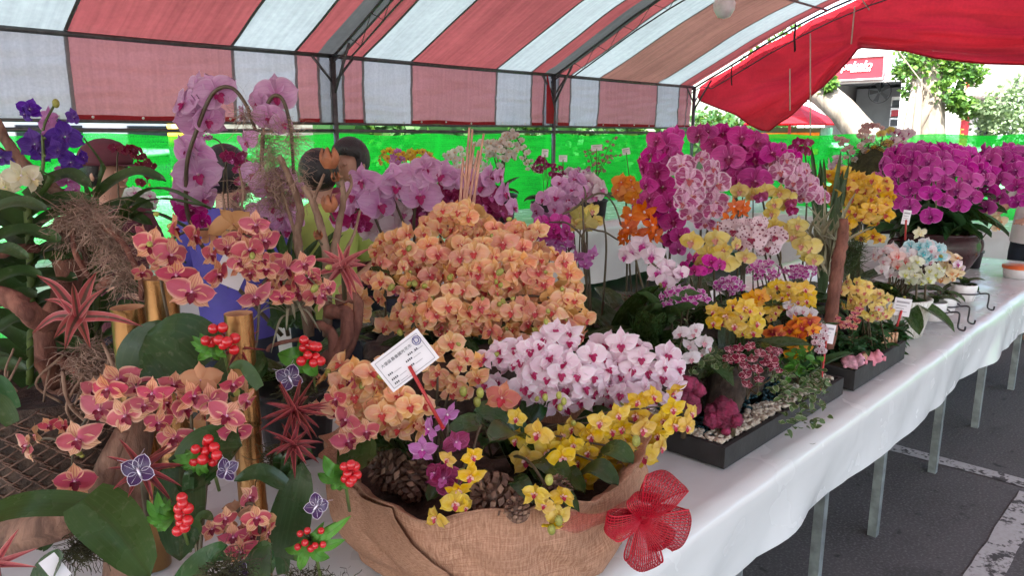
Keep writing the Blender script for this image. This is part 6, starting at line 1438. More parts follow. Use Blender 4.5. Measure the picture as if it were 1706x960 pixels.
strands(V((2.15, 1.30, TZ+.17)), .4, .4, .2, 1500, .05, .001, .1).build('root_fibre', M['fern_root'], hp, kind='stuff')
mb = MB(); mb.tube([P(1200, 700, 2.1), P(1210, 640, 2.15), P(1240, 600, 2.3)], [.05, .06, .05], 10, wob=.5); mb.build('dark_log', M['fern_root'], hp)
def inplant(name, lab, px, py, fw, cat='orchid'):
    p = P(px, py, fw); p.z = max(TZ+.07, min(p.z, TZ+.24)); return thing(name, lab, cat, p), p
t, b_ = inplant('pale_pink_orchid', 'pale pink orchid row with magenta centres beside dark leaves', 1080, 560, 2.2)
flist(t, 'palepink_orchid', [(1052, 420, 46, -15), (1086, 426, 54, 0), (1072, 408, 46, -5), (1097, 455, 50, 5), (1122, 462, 48, 10), (1042, 428, 38, -30), (1110, 445, 46, 20), (1132, 455, 40, 30), (1108, 470, 36, 0)], 2.22)
stem(t, [b_, P(1075, 500, 2.24), P(1060, 425, 2.24), P(1100, 450, 2.23), P(1130, 480, 2.22)], .0048); rosette(t, b_, 8, .3, .10, 'leaf_dark', 'phal', (.3, 1.1))
for i in range(4): bud(t, 'palepink_orchid', P(1100+i*8, 476+i*3, 2.2), .018)
t, b_ = inplant('small_magenta_orchid', 'small white edged magenta orchid spray by the grassy tuft', 1130, 560, 2.15)
mass(t, 'mini_magenta', 1140, 494, 2.12, 38, 13, 14, 24, .5, b_, 3); fl(t, 'mini_magenta', 1110, 508, 2.1, 24, -20)
rosette(t, P(1105, 545, 2.12), 12, .13, .012, 'leaf_strap', 'strap', (.5, 1.3))
for lab, cx, cy, rx, ry, n, s, fw, v_ in (('lilac magenta miniature orchids under the butter yellow blooms', 1162, 442, 36, 11, 9, 30, 2.38, 'magenta_orchid'), ('purple white miniature orchids between the leaves', 1272, 450, 26, 14, 11, 22, 2.5, 'mini_magenta'), ('purple white miniature orchid tuft beside the tall dark leaves', 1215, 476, 20, 12, 8, 22, 2.4, 'mini_magenta'), ('miniature purple orchid spray before the brown post', 1332, 452, 28, 9, 10, 18, 2.7, 'mini_magenta')):
    t, b_ = inplant('miniature_orchid', lab, cx, 560, fw); mass(t, v_, cx, cy, fw, rx, ry, n, s, .5, b_, 3); rosette(t, b_+V((0, 0, .02)), 5, .2, .05, 'leaf_dark', 'phal', (.4, 1.2))
t, b_ = inplant('golden_yellow_orchid', 'rich yellow orchid cluster in the middle of the black tray', 1220, 620, 2.2)
flist(t, 'yellow_orchid', [(1189, 518, 34, -20), (1190, 537, 36, -15), (1211, 524, 38, -5), (1233, 526, 38, 0), (1240, 511, 36, 5), (1251, 517, 36, 15), (1261, 537, 36, 30), (1237, 552, 38, 0), (1254, 553, 36, 15), (1225, 541, 38, 0), (1203, 535, 34, -10), (1222, 508, 32, 0), (1265, 520, 30, 30)], 2.12, sep=False); stem(t, [b_, P(1225, 580, 2.2), P(1230, 530, 2.17)], .0045); rosette(t, b_, 7, .26, .09, 'leaf_dark', 'phal', (.4, 1.2))
t, b_ = inplant('golden_yellow_orchid', 'rich yellow orchid spray above the orange red blooms', 1310, 600, 2.5)
mass(t, 'yellow_orchid', 1312, 492, 2.45, 42, 20, 17, 33, .5, b_, 4, up=-5); flist(t, 'yellow_orchid', [(1272, 517, 26, 0), (1292, 520, 28, 10), (1285, 530, 24, 0)], 2.4); rosette(t, b_, 6, .26, .09, 'leaf_dark', 'phal', (.4, 1.2))
t, b_ = inplant('amber_orchid', 'amber orange orchid blooms with red lips between yellow sprays', 1258, 600, 2.32)
flist(t, 'amber_orchid', [(1252, 498, 36, -10), (1268, 494, 34, 20), (1258, 510, 30, 0)], 2.3); stem(t, [b_, P(1258, 560, 2.34), P(1258, 500, 2.32)], .0045)
t, b_ = inplant('white_orchid_plant', 'white pink blushed orchid spray leaning over the dark log', 1150, 640, 2.05)
flist(t, 'white_orchid', [(1134, 556, 34, -15), (1155, 557, 32, 0), (1150, 576, 34, 0), (1173, 570, 32, 20), (1152, 597, 34, 0), (1180, 580, 28, 40), (1168, 590, 26, 20), (1160, 548, 26, 0)], 1.98); stem(t, [b_, P(1130, 610, 2.0), P(1140, 560, 2.0), P(1165, 585, 1.99)], .004)
t, b_ = inplant('maroon_edged_orchid', 'small maroon orchids with white edged petals over the tray', 1250, 650, 2.05)
flist(t, 'maroon_edged', [(1216, 583, 20, -20), (1231, 580, 24, -5), (1250, 577, 26, 0), (1213, 598, 22, -20), (1232, 597, 26, -5), (1253, 598, 26, 5), (1266, 588, 22, 10), (1242, 610, 22, 0), (1261, 615, 22, 10), (1242, 625, 24, 0), (1264, 632, 22, 10), (1284, 598, 26, 10), (1288, 608, 24, 10), (1284, 582, 20, 10), (1296, 586, 18, 20), (1245, 641, 22, 0), (1298, 618, 18, 20), (1275, 605, 20, 0)], 1.98); 
for q in ((1232, 590), (1255, 600), (1285, 600), (1245, 635), (1262, 625)): stem(t, [b_, P(q[0], q[1]+30, 2.02), P(*q, 2.0)], .003)
t, b_ = inplant('orange_red_orchid', 'flame orange and red orchids beside the name card', 1330, 640, 2.35)
flist(t, 'orangered_orchid', [(1287, 553, 34, 0), (1300, 557, 26, 20), (1318, 550, 34, -10), (1326, 540, 32, 10), (1336, 545, 34, 0), (1350, 535, 32, 10), (1357, 543, 32, 20), (1330, 562, 32, 0), (1345, 555, 28, 10), (1310, 565, 26, 0)], 2.28)
flist(t, 'amber_orchid', [(1327, 577, 32, 10), (1320, 590, 34, 0), (1338, 580, 28, 20), (1355, 550, 24, 0)], 2.24)
for q in ((1290, 555), (1330, 550), (1350, 545), (1325, 580)): stem(t, [b_, P(q[0], q[1]+30, 2.32), P(*q, 2.3)], .004)
rosette(t, b_, 6, .2, .06, 'leaf_box', 'phal', (.3, 1.2))
t, b_ = inplant('pale_lilac_orchid', 'pale lilac orchid blooms behind the orange red ones', 1330, 600, 2.45)
flist(t, 'white_orchid', [(1315, 510, 26, 0), (1325, 520, 26, 10), (1338, 518, 28, 0), (1350, 522, 24, 20), (1318, 525, 22, -10)], 2.4)
t, b_ = inplant('blotched_orchid', 'tiny white orchids with maroon blotches beside the card', 1368, 640, 2.32)
flist(t, 'spotted_orchid', [(1368, 545, 18, 10), (1360, 560, 18, 0), (1372, 562, 18, 20), (1365, 575, 20, 0), (1375, 550, 16, 20), (1358, 570, 16, -10), (1370, 585, 18, 10), (1362, 585, 14, 0), (1355, 555, 14, 0)], 2.26); stem(t, [b_, P(1368, 600, 2.3), P(1366, 560, 2.28)], .003)
# ivy and celosia
def trailing(name, lab, pts, n, s, m, fw, cat='ivy', spread=14):
    p0 = P(*pts[0], fw); t = thing(name, lab, cat, p0); c = curve([P(x, y, fw-.0006*(y-600)) for x, y in pts], 6); k = mpp(p0)
    mb = MB(); mb.tube(c, .0025, 4); mb.build('vine', M['stemg'], t)
    for i in range(n):
        p = random.choice(c)+RIGHT*gs(spread)*k+UP*gs(spread)*k-FWD*abs(gs(spread))*k; leaf(t, p, rnd(0, 6.28), rnd(-.6, .7), s*k*rnd(.7, 1.3), s*k*.75*rnd(.7, 1.2), m, 'oval', random.choice((.3, .8)), gs(.6))
trailing('variegated_ivy', 'variegated ivy spilling over the corner of the tray', [(1290, 625), (1310, 645), (1330, 655), (1335, 690), (1330, 700)], 130, 12, 'leaf_ivy', 2.05, spread=17)
trailing('variegated_ivy', 'cream edged ivy tuft on the side of the black tray near the card stick', [(1335, 630), (1350, 635), (1360, 640)], 60, 11, 'leaf_ivy', 2.2, spread=12)
trailing('variegated_ivy', 'ivy strand with pale edges under the white orchids', [(1130, 540), (1150, 600), (1185, 605), (1195, 590)], 60, 13, 'leaf_ivy', 2.02, spread=16)
trailing('leafy_tuft', 'fresh green leafy tuft beside the flame coloured orchids', [(1305, 610), (1325, 600), (1340, 590)], 70, 13, 'leaf_fresh', 2.2, 'plant', 13)
cel = plain('crimson_celosia', (.17, .012, .045), .8, 0, .4, 60, .8, 90, jit=.3)
for lab, cx, cy, fw, n, s in (('wrinkled crimson celosia head on the teal gravel', 1200, 688, 1.98, 16, 15), ('crimson celosia clump half hidden beside the pink orchids', 1142, 648, 1.95, 14, 15), ('small crimson celosia tuft at the edge of the teal gravel', 1222, 700, 1.96, 7, 9)):
    p = P(cx, cy, fw); k = mpp(p); t = thing('celosia', lab, 'celosia', p)
    for i in range(n):
        q = p+RIGHT*gs(12)*k*s/13+UP*gs(9)*k*s/13-FWD*rnd(0, 14)*k; mb = MB(); mb.ball(q, s*k*rnd(.7, 1.1), 10, 7); mb.v = [tuple(V(v)+(V(v)-q)*.45*noise.noise(V(v)*150)) for v in mb.v]; mb.build('floret', cel, t)
    mb = MB(); mb.tube([p, V((p.x, p.y, TZ+.06))], .008, 5); mb.build('stem', M['stem'], t)
for cx, fw in ((1035, 2.3), (1060, 2.25), (1010, 2.35)):
    pass
dk = thing('dark_leaf_clump', 'dark broad orchid leaves filling the gap beside the peach mound', 'foliage plant', xy(1040, 2.35)); potmesh(dk, xy(1040, 2.35), .13, .2, 'black')
rosette(dk, xy(1040, 2.35, .95), 12, .34, .11, 'leaf_dark', 'phal', (.1, 1.2)); rosette(dk, xy(1010, 2.3, .9), 9, .28, .09, 'leaf_dark', 'phal', (.1, 1.0))
card('white name card on a red stick at the corner of the pebble tray', 1378, 556, 2.36, 24, 32, -8, (1366, 652, 2.3), yaw=15)

# ================================================================ second tray with toy pigs
tray('small low black tray with toy pigs and a stick fence', 2.645, 3.18, .89, 1.45, .075)
mb = MB(); mb.grid(lambda u, v: V((2.655+u*.51, .90+v*.54, TZ+.055+.02*noise.noise(V((u*6, v*6, 0))))), 24, 24); mb.build('moss_bed', M['darkmoss'], None, label='dark moss bed filling the toy pig tray', cat='moss', kind='stuff')
fence = thing('stick_fence', 'miniature fence of pale upright sticks round the toy pigs', 'fence', (2.9, .95, TZ+.06))
fs_ = plain('fence_stick', (.52, .30, .17), .6, 0, .3, 30, jit=.25)
def fstick(p, h):
    mb = MB(); mb.tube([p, p+V((gs(.002), gs(.002), h))], .0055, 6); mb.build('stick', fs_, fence)
a, c = PZ(1396, 632, TZ+.06), PZ(1428, 628, TZ+.06)
for i in range(9): fstick(V((2.66+.001*i, .905+.0, TZ+.05)).lerp(V((2.80, .905, TZ+.05)), i/8), .055)
for i in range(24): fstick(V((2.83, 1.10, TZ+.05)).lerp(V((3.165, .915, TZ+.05)), i/23), .06)
for z in (.02, .045):
    mb = MB(); mb.tube([(2.83, 1.10, TZ+.05+z), (3.165, .915, TZ+.05+z)], .0022, 4); mb.build('rail', fs_, fence)
pigm = plain('pink_toy', (.62, .22, .28), .55, 0, .15, 20); pigd = plain('floral_toy', (.50, .24, .30), .6, 0, .5, 40)
for i, (px, py, sc_, lab, m_) in enumerate(((1447, 606, 1.0, 'pink toy pig with black eyes in the small tray', pigm), (1418, 612, .95, 'flower patterned toy pig lying behind its pink fellow', pigd))):
    p = PY(px, py-9, .905); k = mpp(p)*sc_; t = thing('toy_pig', lab, 'toy pig', p)
    hd_ = RIGHT*.9-FWD*.45; hd_.normalize(); sd_ = UP.cross(hd_)
    mb = MB(); mb.ball(p, 1, 14, 10); mb.v = [tuple(p+hd_*(V(v)-p).x*17*k+sd_*(V(v)-p).y*12*k+UP*(V(v)-p).z*11.5*k) for v in mb.v]; mb.build('body', m_, t)
    h = p+hd_*13*k+UP*4*k
    mb = MB(); mb.ball(h, 10*k, 14, 10); mb.build('head', pigm if i == 0 else m_, t)
    sn = h+hd_*9*k-UP*1.5*k; mb = MB(); mb.tube([sn, sn+hd_*4*k], 4.2*k, 10); mb.build('snout', pigm, t)
    for sg in (-1, 1):
        e = h+hd_*7.5*k+sd_*sg*5.5*k+UP*3*k; mb = MB(); mb.ball(e, 1.7*k, 8, 6); mb.build('eye', M['black'], t)
        e = h+sd_*sg*7*k+UP*7*k; mb = MB(); mb.ball(e, 4.5*k, 8, 6, 0, (.6, .8, 1)); mb.build('ear', m_, t)
        for q in (-9, 8): mb = MB(); l_ = p+hd_*q*k+sd_*sg*6*k-UP*5*k; mb.tube([l_, l_-UP*5*k], 3.6*k, 8); mb.build('leg', m_, t)
def shrublet(lab, px, py, fw, n, rx, ry):
    c = P(px, py, fw); k = mpp(c); t = thing('leafy_shrub', lab, 'shrub', c)
    for i in range(n):
        p = c+RIGHT*gs(.45)*rx*k+UP*gs(.45)*ry*k+FWD*gs(.45)*rx*k; leaf(t, p, rnd(0, 6.28), rnd(-.1, .9), 19*k*rnd(.8, 1.3), 9*k, 'leaf_box', 'oval', random.choice((.3, .8)), gs(.4))
    mb = MB(); mb.tube([c, V((c.x, c.y, TZ+.06))], .006, 5); mb.build('stem', M['stem'], t)
shrublet('dense dark green shrublet beside the name card in the small tray', 1405, 580, 2.72, 170, 34, 24)
shrublet('dense dark green shrublet in the middle of the small tray', 1442, 562, 2.85, 170, 32, 24)
shrublet('dense dark green shrublet at the oval pot end of the small tray', 1485, 560, 3.0, 130, 26, 20)
pw = thing('wooden_post', 'tall split brown wood post rising from the small tray', 'post', V((P(1385, 560, 2.65).x, P(1385, 560, 2.65).y, TZ+.06)))
mb = MB(); mb.tube(curve([P(1378, 580, 2.65), P(1388, 500, 2.66), P(1396, 440, 2.67), P(1404, 395, 2.7), P(1406, 365, 2.7)], 5), [.028-.0006*i for i in range(21)], 8, wob=.5); mb.build('post', M['redwood'], pw)
tg = thing('dry_twig_bunch', 'bunch of curling dry leaves and twigs beside the golden orchids', 'dried plant', P(1375, 420, 2.9))
for i in range(34):
    a = P(1380+gs(14), 450+gs(12), 2.9); c = P(1375+gs(30), 365+gs(32), 2.85+gs(.06)); strip_leaf(tg, [a, (a+c)/2+UP*.02+RIGHT*gs(.02), c], 7*mpp(a), 'leaf_air', UP-FWD, .2, .5, .5)
dp = thing('dark_strap_plant', 'dark narrow upright leaves before the green net', 'foliage plant', xy(1370, 3.3)); potmesh(dp, xy(1370, 3.3), .09, .16, 'black')
for i in range(14):
    a = xy(1370, 3.3, .93); c = P(1370+gs(26), 285+gs(18), 3.3); strip_leaf(dp, [a, (a+c)/2+UP*.05, c], 12*mpp(c), 'leaf_strap', -FWD, .15, .5, .35)
t, b_ = inplant('lemon_orchid_spray', 'pale lemon orchid spray beside the brown post', 1440, 600, 2.8)
mass(t, 'lemon_spray', 1420, 490, 2.72, 28, 24, 15, 26, .6, b_, 3); mass(t, 'lemon_spray', 1450, 508, 2.72, 34, 24, 17, 24, .6, b_, 3, 6)
flist(t, 'palecoral_orchid', [(1472, 500, 22, 20), (1465, 515, 18, 0)], 2.68)
t, b_ = inplant('salmon_orchid_spray', 'tiny salmon striped orchid spray above the dark shrublets', 1420, 600, 2.7)
flist(t, 'striped_orchid', [(1425, 522, 18, 0), (1418, 530, 18, 0), (1432, 515, 16, 10), (1398, 538, 18, -20), (1410, 540, 18, 0), (1422, 545, 16, 0), (1393, 530, 14, -20), (1405, 545, 16, 0), (1428, 535, 14, 10)], 2.64); stem(t, [b_, P(1420, 560, 2.68), P(1422, 525, 2.66)], .003)
t, b_ = potted('golden_orchid_plant', 'golden yellow orchid mass with arching sprays beside the brown post', 1425, 3.4, .1, 7, .3, .1)
mass(t, 'gold_orchid', 1395, 312, 3.36, 42, 24, 16, 34, .5, b_, 3); mass(t, 'gold_orchid', 1445, 322, 3.36, 40, 30, 18, 34, .5, b_, 4); mass(t, 'gold_orchid', 1445, 358, 3.3, 32, 14, 8, 32, .5, b_, 2)
flist(t, 'gold_orchid', [(1414, 350, 30, 0), (1412, 370, 32, -10), (1405, 390, 26, 0), (1420, 330, 32, 0), (1470, 345, 28, 30), (1435, 395, 28, 0), (1455, 392, 28, 0), (1465, 398, 26, 20), (1392, 395, 24, 0), (1475, 340, 28, 30)], 3.28)
fz = thing('feathery_fern', 'feathery grey green tuft beside the golden orchids', 'fern', P(1420, 430, 3.0)); strands(P(1418, 425, 3.0), .06, .06, .12, 900, .05, .0008, -.1, 4, .5).build('frond', M['leaf_strap'], fz, kind='stuff')
card('white name card on a red stick before the oval ribbed pot', 1503, 512, 3.02, 26, 30, -6, (1492, 552, 3.0), yaw=12)
card('small white name card on a red stick above the white and blue orchids', 1510, 362, 3.9, 14, 24, -8, (1508, 400, 3.9), yaw=30)

# ================================================================ oval ribbed pot with dyed orchids
def mat_rib():
    b = NB('ribbed_ceramic'); u, v, _, vec = b.pc(); n = b.noise(3, 3, b.mapping(vec, (60, 3, 1)))
    c = b.mix(b.ramp(n, .42, .58), (.50, .45, .38), (.74, .71, .66)); return b.done(b.pbsdf(c, .45, 0, .5, b.bump(n, .6, .006)))
M['rib'] = mat_rib(); M['white_glaze'] = plain('white_glaze', (.74, .71, .70), .25, 0, .05)
def ovalpot(name, lab, c, r, h, m, sq=1., r0=.82, leafm='leaf_dark'):
    t = thing(name, lab, 'pot', c); f = lambda p, a, q: RIGHT*p.x+FWD*p.y*sq+UP*p.z
    mb = MB(); mb.lathe([(.001, .004), (r*r0, 0), (r*.95, h*.6), (r, h), (r*.95, h+.004), (r*.92, h), (r*.9, h*.8), (.001, h*.78)], 48, c, fn=f); mb.build('vessel', M[m] if isinstance(m, str) else m, t); return t
oc = PZ(1505, 560, TZ); oc.y = max(oc.y, 1.06)
ovalpot('ribbed_pot', 'oval cream ribbed pot of white and blue orchids', oc, .17, .17, 'rib', .75)
t = thing('dyed_orchid_plant', 'white orchids dyed coral and turquoise in the oval pot', 'orchid', oc+V((0, 0, .14))); b_ = oc+V((0, 0, .14))
rosette(t, b_, 9, .26, .10, 'leaf_dark', 'phal', (.1, 1.0))
mass(t, 'white_orchid', 1525, 420, 3.2, 46, 18, 18, 24, .6, b_, 3, varmix=['white_orchid', 'white_orchid', 'aqua_orchid']); mass(t, 'aqua_orchid', 1545, 418, 3.15, 18, 14, 7, 22, .6, b_, 1, varmix=['aqua_orchid', 'aqua_orchid', 'white_orchid'])
mass(t, 'palecoral_orchid', 1483, 436, 3.15, 32, 24, 14, 26, .6, b_, 3, varmix=['palecoral_orchid', 'palecoral_orchid', 'white_orchid']); mass(t, 'greenwhite_orchid', 1530, 452, 3.1, 38, 18, 14, 26, .6, b_, 3, 5); mass(t, 'apricot_orchid', 1572, 446, 3.25, 26, 22, 12, 26, .6, b_, 2, 3)
flist(t, 'palepink_orchid', [(1595, 440, 24, 60), (1600, 448, 22, 60)], 3.2)
for x in (1480, 1500, 1525, 1540): stem(t, [P(x, 540, 3.25), P(x+2, 470, 3.24), P(x, 440, 3.22)], .006)
big = t
a, c = P(1512, 405, 3.2), P(1538, 372, 3.2); fl(t, 'cream_cattleya', 1532, 388, 3.2, 30, 10)
for i, (px, py, r) in enumerate(((1572, 535, 16), (1592, 525, 14), (1603, 500, 13))):
    c = PZ(px, py, TZ+.035); c.y = max(c.y, .97); k = mpp(c)
    s_ = thing('wire_stand', ['black wire plant stand beside the oval ribbed pot', 'second black wire plant stand from the oval ribbed pot', 'third black wire plant stand by the big dark pot'][i], 'plant stand', V((c.x, c.y, TZ)))
    mb = MB(); mb.tube([c+V((.075*math.cos(q*.2618), .075*math.sin(q*.2618), .045)) for q in range(25)], .004, 5); mb.build('ring', M['black'], s_)
    for q in range(3):
        a = q*2.094+.5; d = V((math.cos(a), math.sin(a), 0)); mb = MB(); mb.tube(curve([c+d*.075+UP*.045, c+d*.115+UP*.05, c+d*.12+UP*.02, c+d*.12-UP*.022, c+d*.145-UP*.03, c+d*.15-UP*.01], 4), .0045, 5); mb.build('leg', M['black'], s_)
    ovalpot('white_pot', ['small plain white pot on the wire stand beside the oval pot', 'small plain white pot on the second wire stand', 'small plain white pot on the stand by the big dark pot'][i], c, .065, .085, 'white_glaze')
    p_ = thing('small_leafy_orchid', ['glossy leaved orchid in the white pot beside the oval one', 'glossy leaved orchid in the second small white pot', 'glossy leaved orchid in the white pot by the dark one'][i], 'orchid', c+UP*.08); rosette(p_, c+UP*.08, 7, .12, .05, 'leaf_dark', 'phal', (.0, .8), (.9, 1.3))

# ================================================================ big violet domes in the dark glazed pot
kc = PZ(1610, 472, TZ); kc.y += .22; kc.x += .1
glz = plain('maroon_glaze', (.030, .008, .009), .28, 0, .4, 6, spec=.35)
kp = thing('glazed_pot', 'big round dark maroon glazed pot with handles', 'pot', kc); kk = mpp(kc)
mb = MB(); mb.lathe([(.001, .005), (.13, 0), (.20, .07), (.245, .16), (.25, .22), (.235, .27), (.25, .285), (.245, .30), (.22, .29), (.001, .26)], 40, kc); mb.build('vessel', glz, kp)
for sg in (-1, 1):
    q = kc+RIGHT*sg*.24+UP*.2; mb = MB(); mb.tube(curve([q-UP*.04, q+RIGHT*sg*.05-UP*.03, q+RIGHT*sg*.05+UP*.03, q+UP*.04], 5), .014, 8); mb.build('handle', glz, kp)
kb = kc+UP*.27
kf = thing('leafy_underplanting', 'thick green leaves filling the dark glazed pot', 'foliage plant', kb)
for i in range(90):
    leaf(kf, kb+V((gs(.06), gs(.06), rnd(0, .22))), rnd(0, 6.28), rnd(-.1, 1.1), rnd(.22, .40), rnd(.08, .13), random.choice(('leaf_dark', 'leaf_box', 'leaf_box')), 'phal', random.choice((.5, .9, 1.3)), gs(.3))
kd = kc-CAMP; KF = kd.x*CA+kd.y*SA
def dome(lab, cx, cy, tips, fw, n, s):
    t = thing('violet_orchid_dome', lab, 'orchid', kb)
    for tx, ty, df in tips:
        top = (cx*.55+tx*.45, cy, fw+df*.4); e = (tx, ty, fw+df); m_ = (cx*.12+tx*.88, cy+(ty-cy)*.30, fw+df*.85)
        w3 = [kb, P(cx, (cy+400)/2, fw), P(*top), P(*m_), P(*e)]; c = curve(w3, 8); stem(t, w3, .006, 'stemg')
        L = len(c)-1
        for k in range(n):
            f = .46+.54*(k+.5)/n; p = c[int(f*L)]; q = s*mpp(p); sg = 1 if k % 2 else -1
            out_ = (p-P(cx, cy+50, fw)); yaw = math.degrees(math.atan2(out_.dot(RIGHT), -out_.dot(FWD)))
            flw(t, 'violet_dome', p+RIGHT*sg*q*.26-FWD*q*.12+UP*gs(.05)*q, q*(1.0-.08*f), max(-120, min(120, yaw*.8)), -10+30*(f-.5), gs(8))
    mass(t, 'violet_dome', cx, cy+14, fw+.1, 56, 20, 12, s*.95, .8, None, 0, backs=.8)
    return t
dome('wide dome of deep violet magenta orchids in the glazed pot', 1545, 255, [(1470, 322, -.1), (1494, 346, -.3), (1524, 353, -.4), (1560, 366, -.5), (1606, 352, -.45), (1630, 322, -.1), (1488, 300, .3), (1545, 300, .45), (1596, 300, .4)], KF-.05, 11, 41)
dome('second dome of deep violet magenta orchids beside the white shirt', 1672, 258, [(1652, 352, -.4), (1704, 340, -.4), (1735, 330, -.3), (1630, 312, .0), (1755, 330, 0), (1690, 310, .3)], KF+.25, 11, 41)
t = thing('cream_peach_orchid', 'cream and peach orchid blooms peeping out behind the violet dome', 'orchid', xy(1612, KF+.34)); potmesh(t, xy(1612, KF+.34), .07, .12, 'black')
flist(t, 'apricot_orchid', [(1652, 362, 34, 0), (1665, 368, 32, 20), (1648, 350, 26, -10), (1662, 378, 28, 0), (1640, 352, 26, 0)], KF+.2); stem(t, [xy(1612, KF+.34, .87), P(1658, 370, KF+.24)], .005)
bx = PZ(1697, 462, TZ); t = thing('lunch_box', 'small clear box with an orange lid at the table end', 'box', bx)
mb = MB(); mb.lathe([(.001, 0), (.085, 0), (.095, .06)], 20, bx); mb.build('tub', M['white_glaze'], t); mb = MB(); mb.lathe([(.098, .058), (.10, .075), (.001, .078)], 20, bx); mb.build('lid', plain('orange_lid', (.75, .15, .04), .4), t)

# ================================================================ plants on the far tables
def farplant(name, lab, px, fw, z, pot=.09, m='black', ph=.16, leaves=5, L=.26):
    p = xy(px, fw, z); t = thing(name, lab, 'orchid', p); potmesh(t, p, pot, ph, m)
    if leaves: rosette(t, p+UP*ph, leaves, L, L*.35, 'leaf_dark')
    return t, p+UP*ph
BT = .79
t, b_ = farplant('white_spray_orchid', 'white arching many flowered orchid beside the steel pole', 835, 7.5, BT, .16, 'black', .28)
for pts in ([(835, 300, 7.5), (825, 250, 7.5), (812, 235, 7.5), (790, 240, 7.4)], [(838, 300, 7.5), (845, 240, 7.5), (858, 225, 7.4), (878, 265, 7.35), (888, 285, 7.3)], [(836, 300, 7.5), (838, 240, 7.5), (850, 222, 7.4), (868, 240, 7.4), (875, 270, 7.3)], [(834, 300, 7.5), (820, 245, 7.5), (835, 240, 7.4), (855, 265, 7.3)], [(836, 300, 7.5), (842, 235, 7.5), (850, 218, 7.45)]): spike(t, 'white_spray', pts, 14, 15, .45, .009, 1, base=b_)
mass(t, 'white_spray', 836, 250, 7.4, 30, 16, 22, 15, .6)
t, b_ = farplant('white_spray_orchid', 'white many flowered orchid behind the pale pink sticks', 775, 7.2, BT, .16, 'black', .28)
mass(t, 'white_spray', 765, 270, 7.2, 28, 24, 26, 16, .7, b_, 4); mass(t, 'white_spray', 795, 285, 7.2, 22, 28, 18, 16, .7, b_, 3)
t, b_ = farplant('orange_yellow_orchid', 'orange yellow orchid pot behind the dark haired person', 655, 6.6, BT, .14, 'black', .25)
mass(t, 'gold_orchid', 655, 268, 6.5, 22, 20, 18, 15, .7, b_, 4); mass(t, 'lilac_orchid', 662, 270, 6.35, 12, 18, 7, 15, .7, b_, 2)
t, b_ = farplant('orange_yellow_orchid', 'wide orange yellow orchid pot before the green net', 700, 7.0, BT, .14, 'black', .25)
mass(t, 'gold_orchid', 700, 262, 6.9, 26, 12, 18, 15, .7, b_, 5)
t, b_ = farplant('maroon_orchid_plant', 'small dark red orchid in a black pot on the sheet by the net', 906, 7.3, BT, .13, 'black', .22)
mass(t, 'crimson_orchid', 900, 275, 7.2, 12, 12, 11, 14, .7, b_, 2); mass(t, 'crimson_orchid', 928, 285, 7.2, 11, 13, 9, 14, .7, b_, 2)
t, b_ = farplant('lilac_dome_orchid', 'pale lilac rounded orchid clump on the far table', 960, 7.6, BT, .15, 'black', .25)
mass(t, 'blush_orchid', 958, 292, 7.5, 26, 13, 26, 15, .7, b_, 4, varmix=['blush_orchid', 'lilac_orchid', 'palepink_orchid'])
t, b_ = farplant('pink_oncidium', 'airy spray of tiny pink orchids against the green net', 990, 7.8, BT, .12, 'black', .2)
for pts in ([(990, 300, 7.8), (985, 265, 7.8), (978, 248, 7.8)], [(992, 300, 7.8), (998, 260, 7.8), (996, 240, 7.8)], [(994, 300, 7.8), (1010, 255, 7.8), (1022, 228, 7.8)], [(994, 300, 7.8), (1012, 265, 7.8), (1030, 258, 7.8)]): spike(t, 'pink_oncidium', pts, 14, 8, .15, .005, 0, base=b_, side=.8)
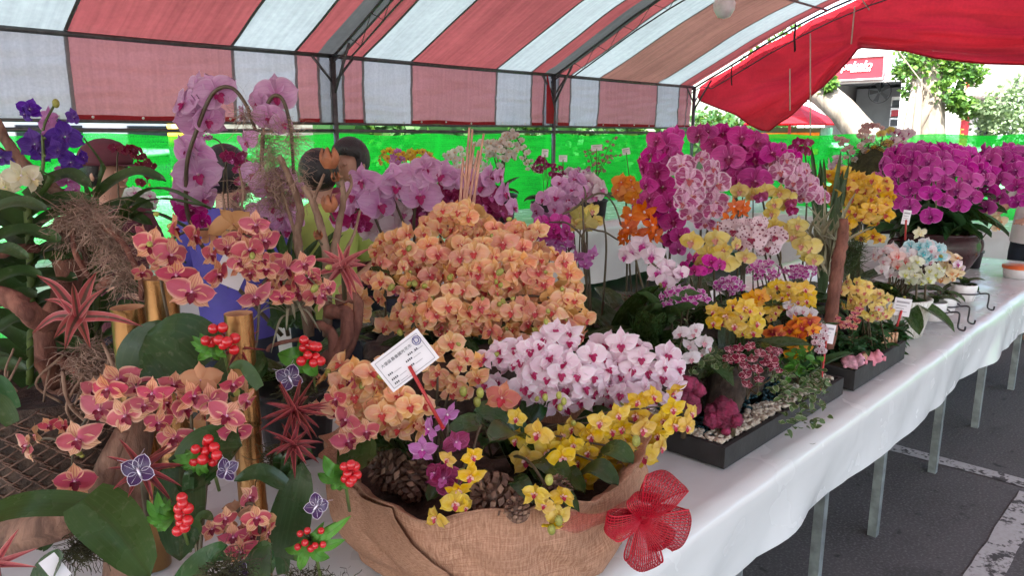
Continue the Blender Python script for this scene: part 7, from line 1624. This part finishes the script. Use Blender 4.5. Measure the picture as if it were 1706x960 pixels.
for i, (px, py, fw, w_, h_, tl, st_, lab) in enumerate(((908, 255, 7.1, 11, 13, -4, (908, 300, 7.1), 'small white name card over the dark red orchid'), (938, 264, 7.2, 14, 11, 0, (939, 300, 7.2), 'wide white name card on a thin stick before the net'), (994, 246, 7.7, 18, 10, 4, (994, 290, 7.7), 'grey white name card behind the airy pink spray'), (1043, 252, 7.9, 13, 11, 10, (1049, 300, 7.9), 'white name card on a long green stick by the magenta column'), (943, 298, 6.9, 11, 12, -6, (944, 320, 6.9), 'white name card leaning low on the far table'))):
    card(lab, px, py, fw, w_, h_, tl, st_, texty=1)
# mossy mixed arrangement at the tent end
LF = 6.9
t, b_ = farplant('mixed_orchid_arrangement', 'mossy arrangement of dusty pink, white and yellow orchids under the opening', 1460, LF, .76, .2, 'black', .3, 10, .5)
strands(P(1462, 270, LF), .35, .35, .28, 1600, .12, .002, .1).build('moss', M['darkmoss'], t, kind='stuff')
mb = MB(); mb.ball(P(1462, 282, LF), .22, 14, 10, 0, (1.1, 1.1, .8)); mb.v = [tuple(V(v)*1+V((0, 0, .05*noise.noise(V(v)*9)))) for v in mb.v]; mb.build('moss_ball', M['darkmoss'], t)
for pts, v_, n, s in (([(1420, 285, LF), (1412, 255, LF), (1402, 235, LF), (1395, 228, LF)], 'dusty_spray', 9, 15), ([(1440, 280, LF), (1436, 230, LF), (1445, 208, LF), (1465, 212, LF)], 'dusty_spray', 12, 15), ([(1430, 280, LF), (1440, 235, LF), (1448, 225, LF)], 'white_spray', 6, 18), ([(1465, 270, LF), (1470, 230, LF), (1476, 215, LF)], 'paleyellow_orchid', 4, 20), ([(1490, 275, LF), (1492, 240, LF), (1500, 218, LF), (1512, 225, LF)], 'palepink_orchid', 9, 22), ([(1500, 280, LF), (1515, 248, LF), (1530, 248, LF)], 'dusty_spray', 9, 15), ([(1495, 280, LF), (1495, 250, LF), (1500, 235, LF)], 'tangerine_orchid', 5, 18), ([(1445, 280, LF), (1446, 255, LF), (1448, 240, LF)], 'gold_orchid', 4, 18)):
    spike(t, v_, pts, n, s, .4, .008, 0, base=b_)
t, b_ = farplant('pale_orchid_plant', 'pale rose orchid pot beside the mossy arrangement', 1400, LF-.4, .76, .12)
mass(t, 'blush_orchid', 1390, 272, LF-.5, 12, 10, 7, 16, .7, b_, 2)
t, b_ = farplant('pale_blossom_plant', 'pale pink orchids seen behind the strap leaves', 232, 5.6, BT, .1)
mass(t, 'blush_orchid', 232, 335, 5.6, 26, 22, 14, 22, .7, b_, 3)
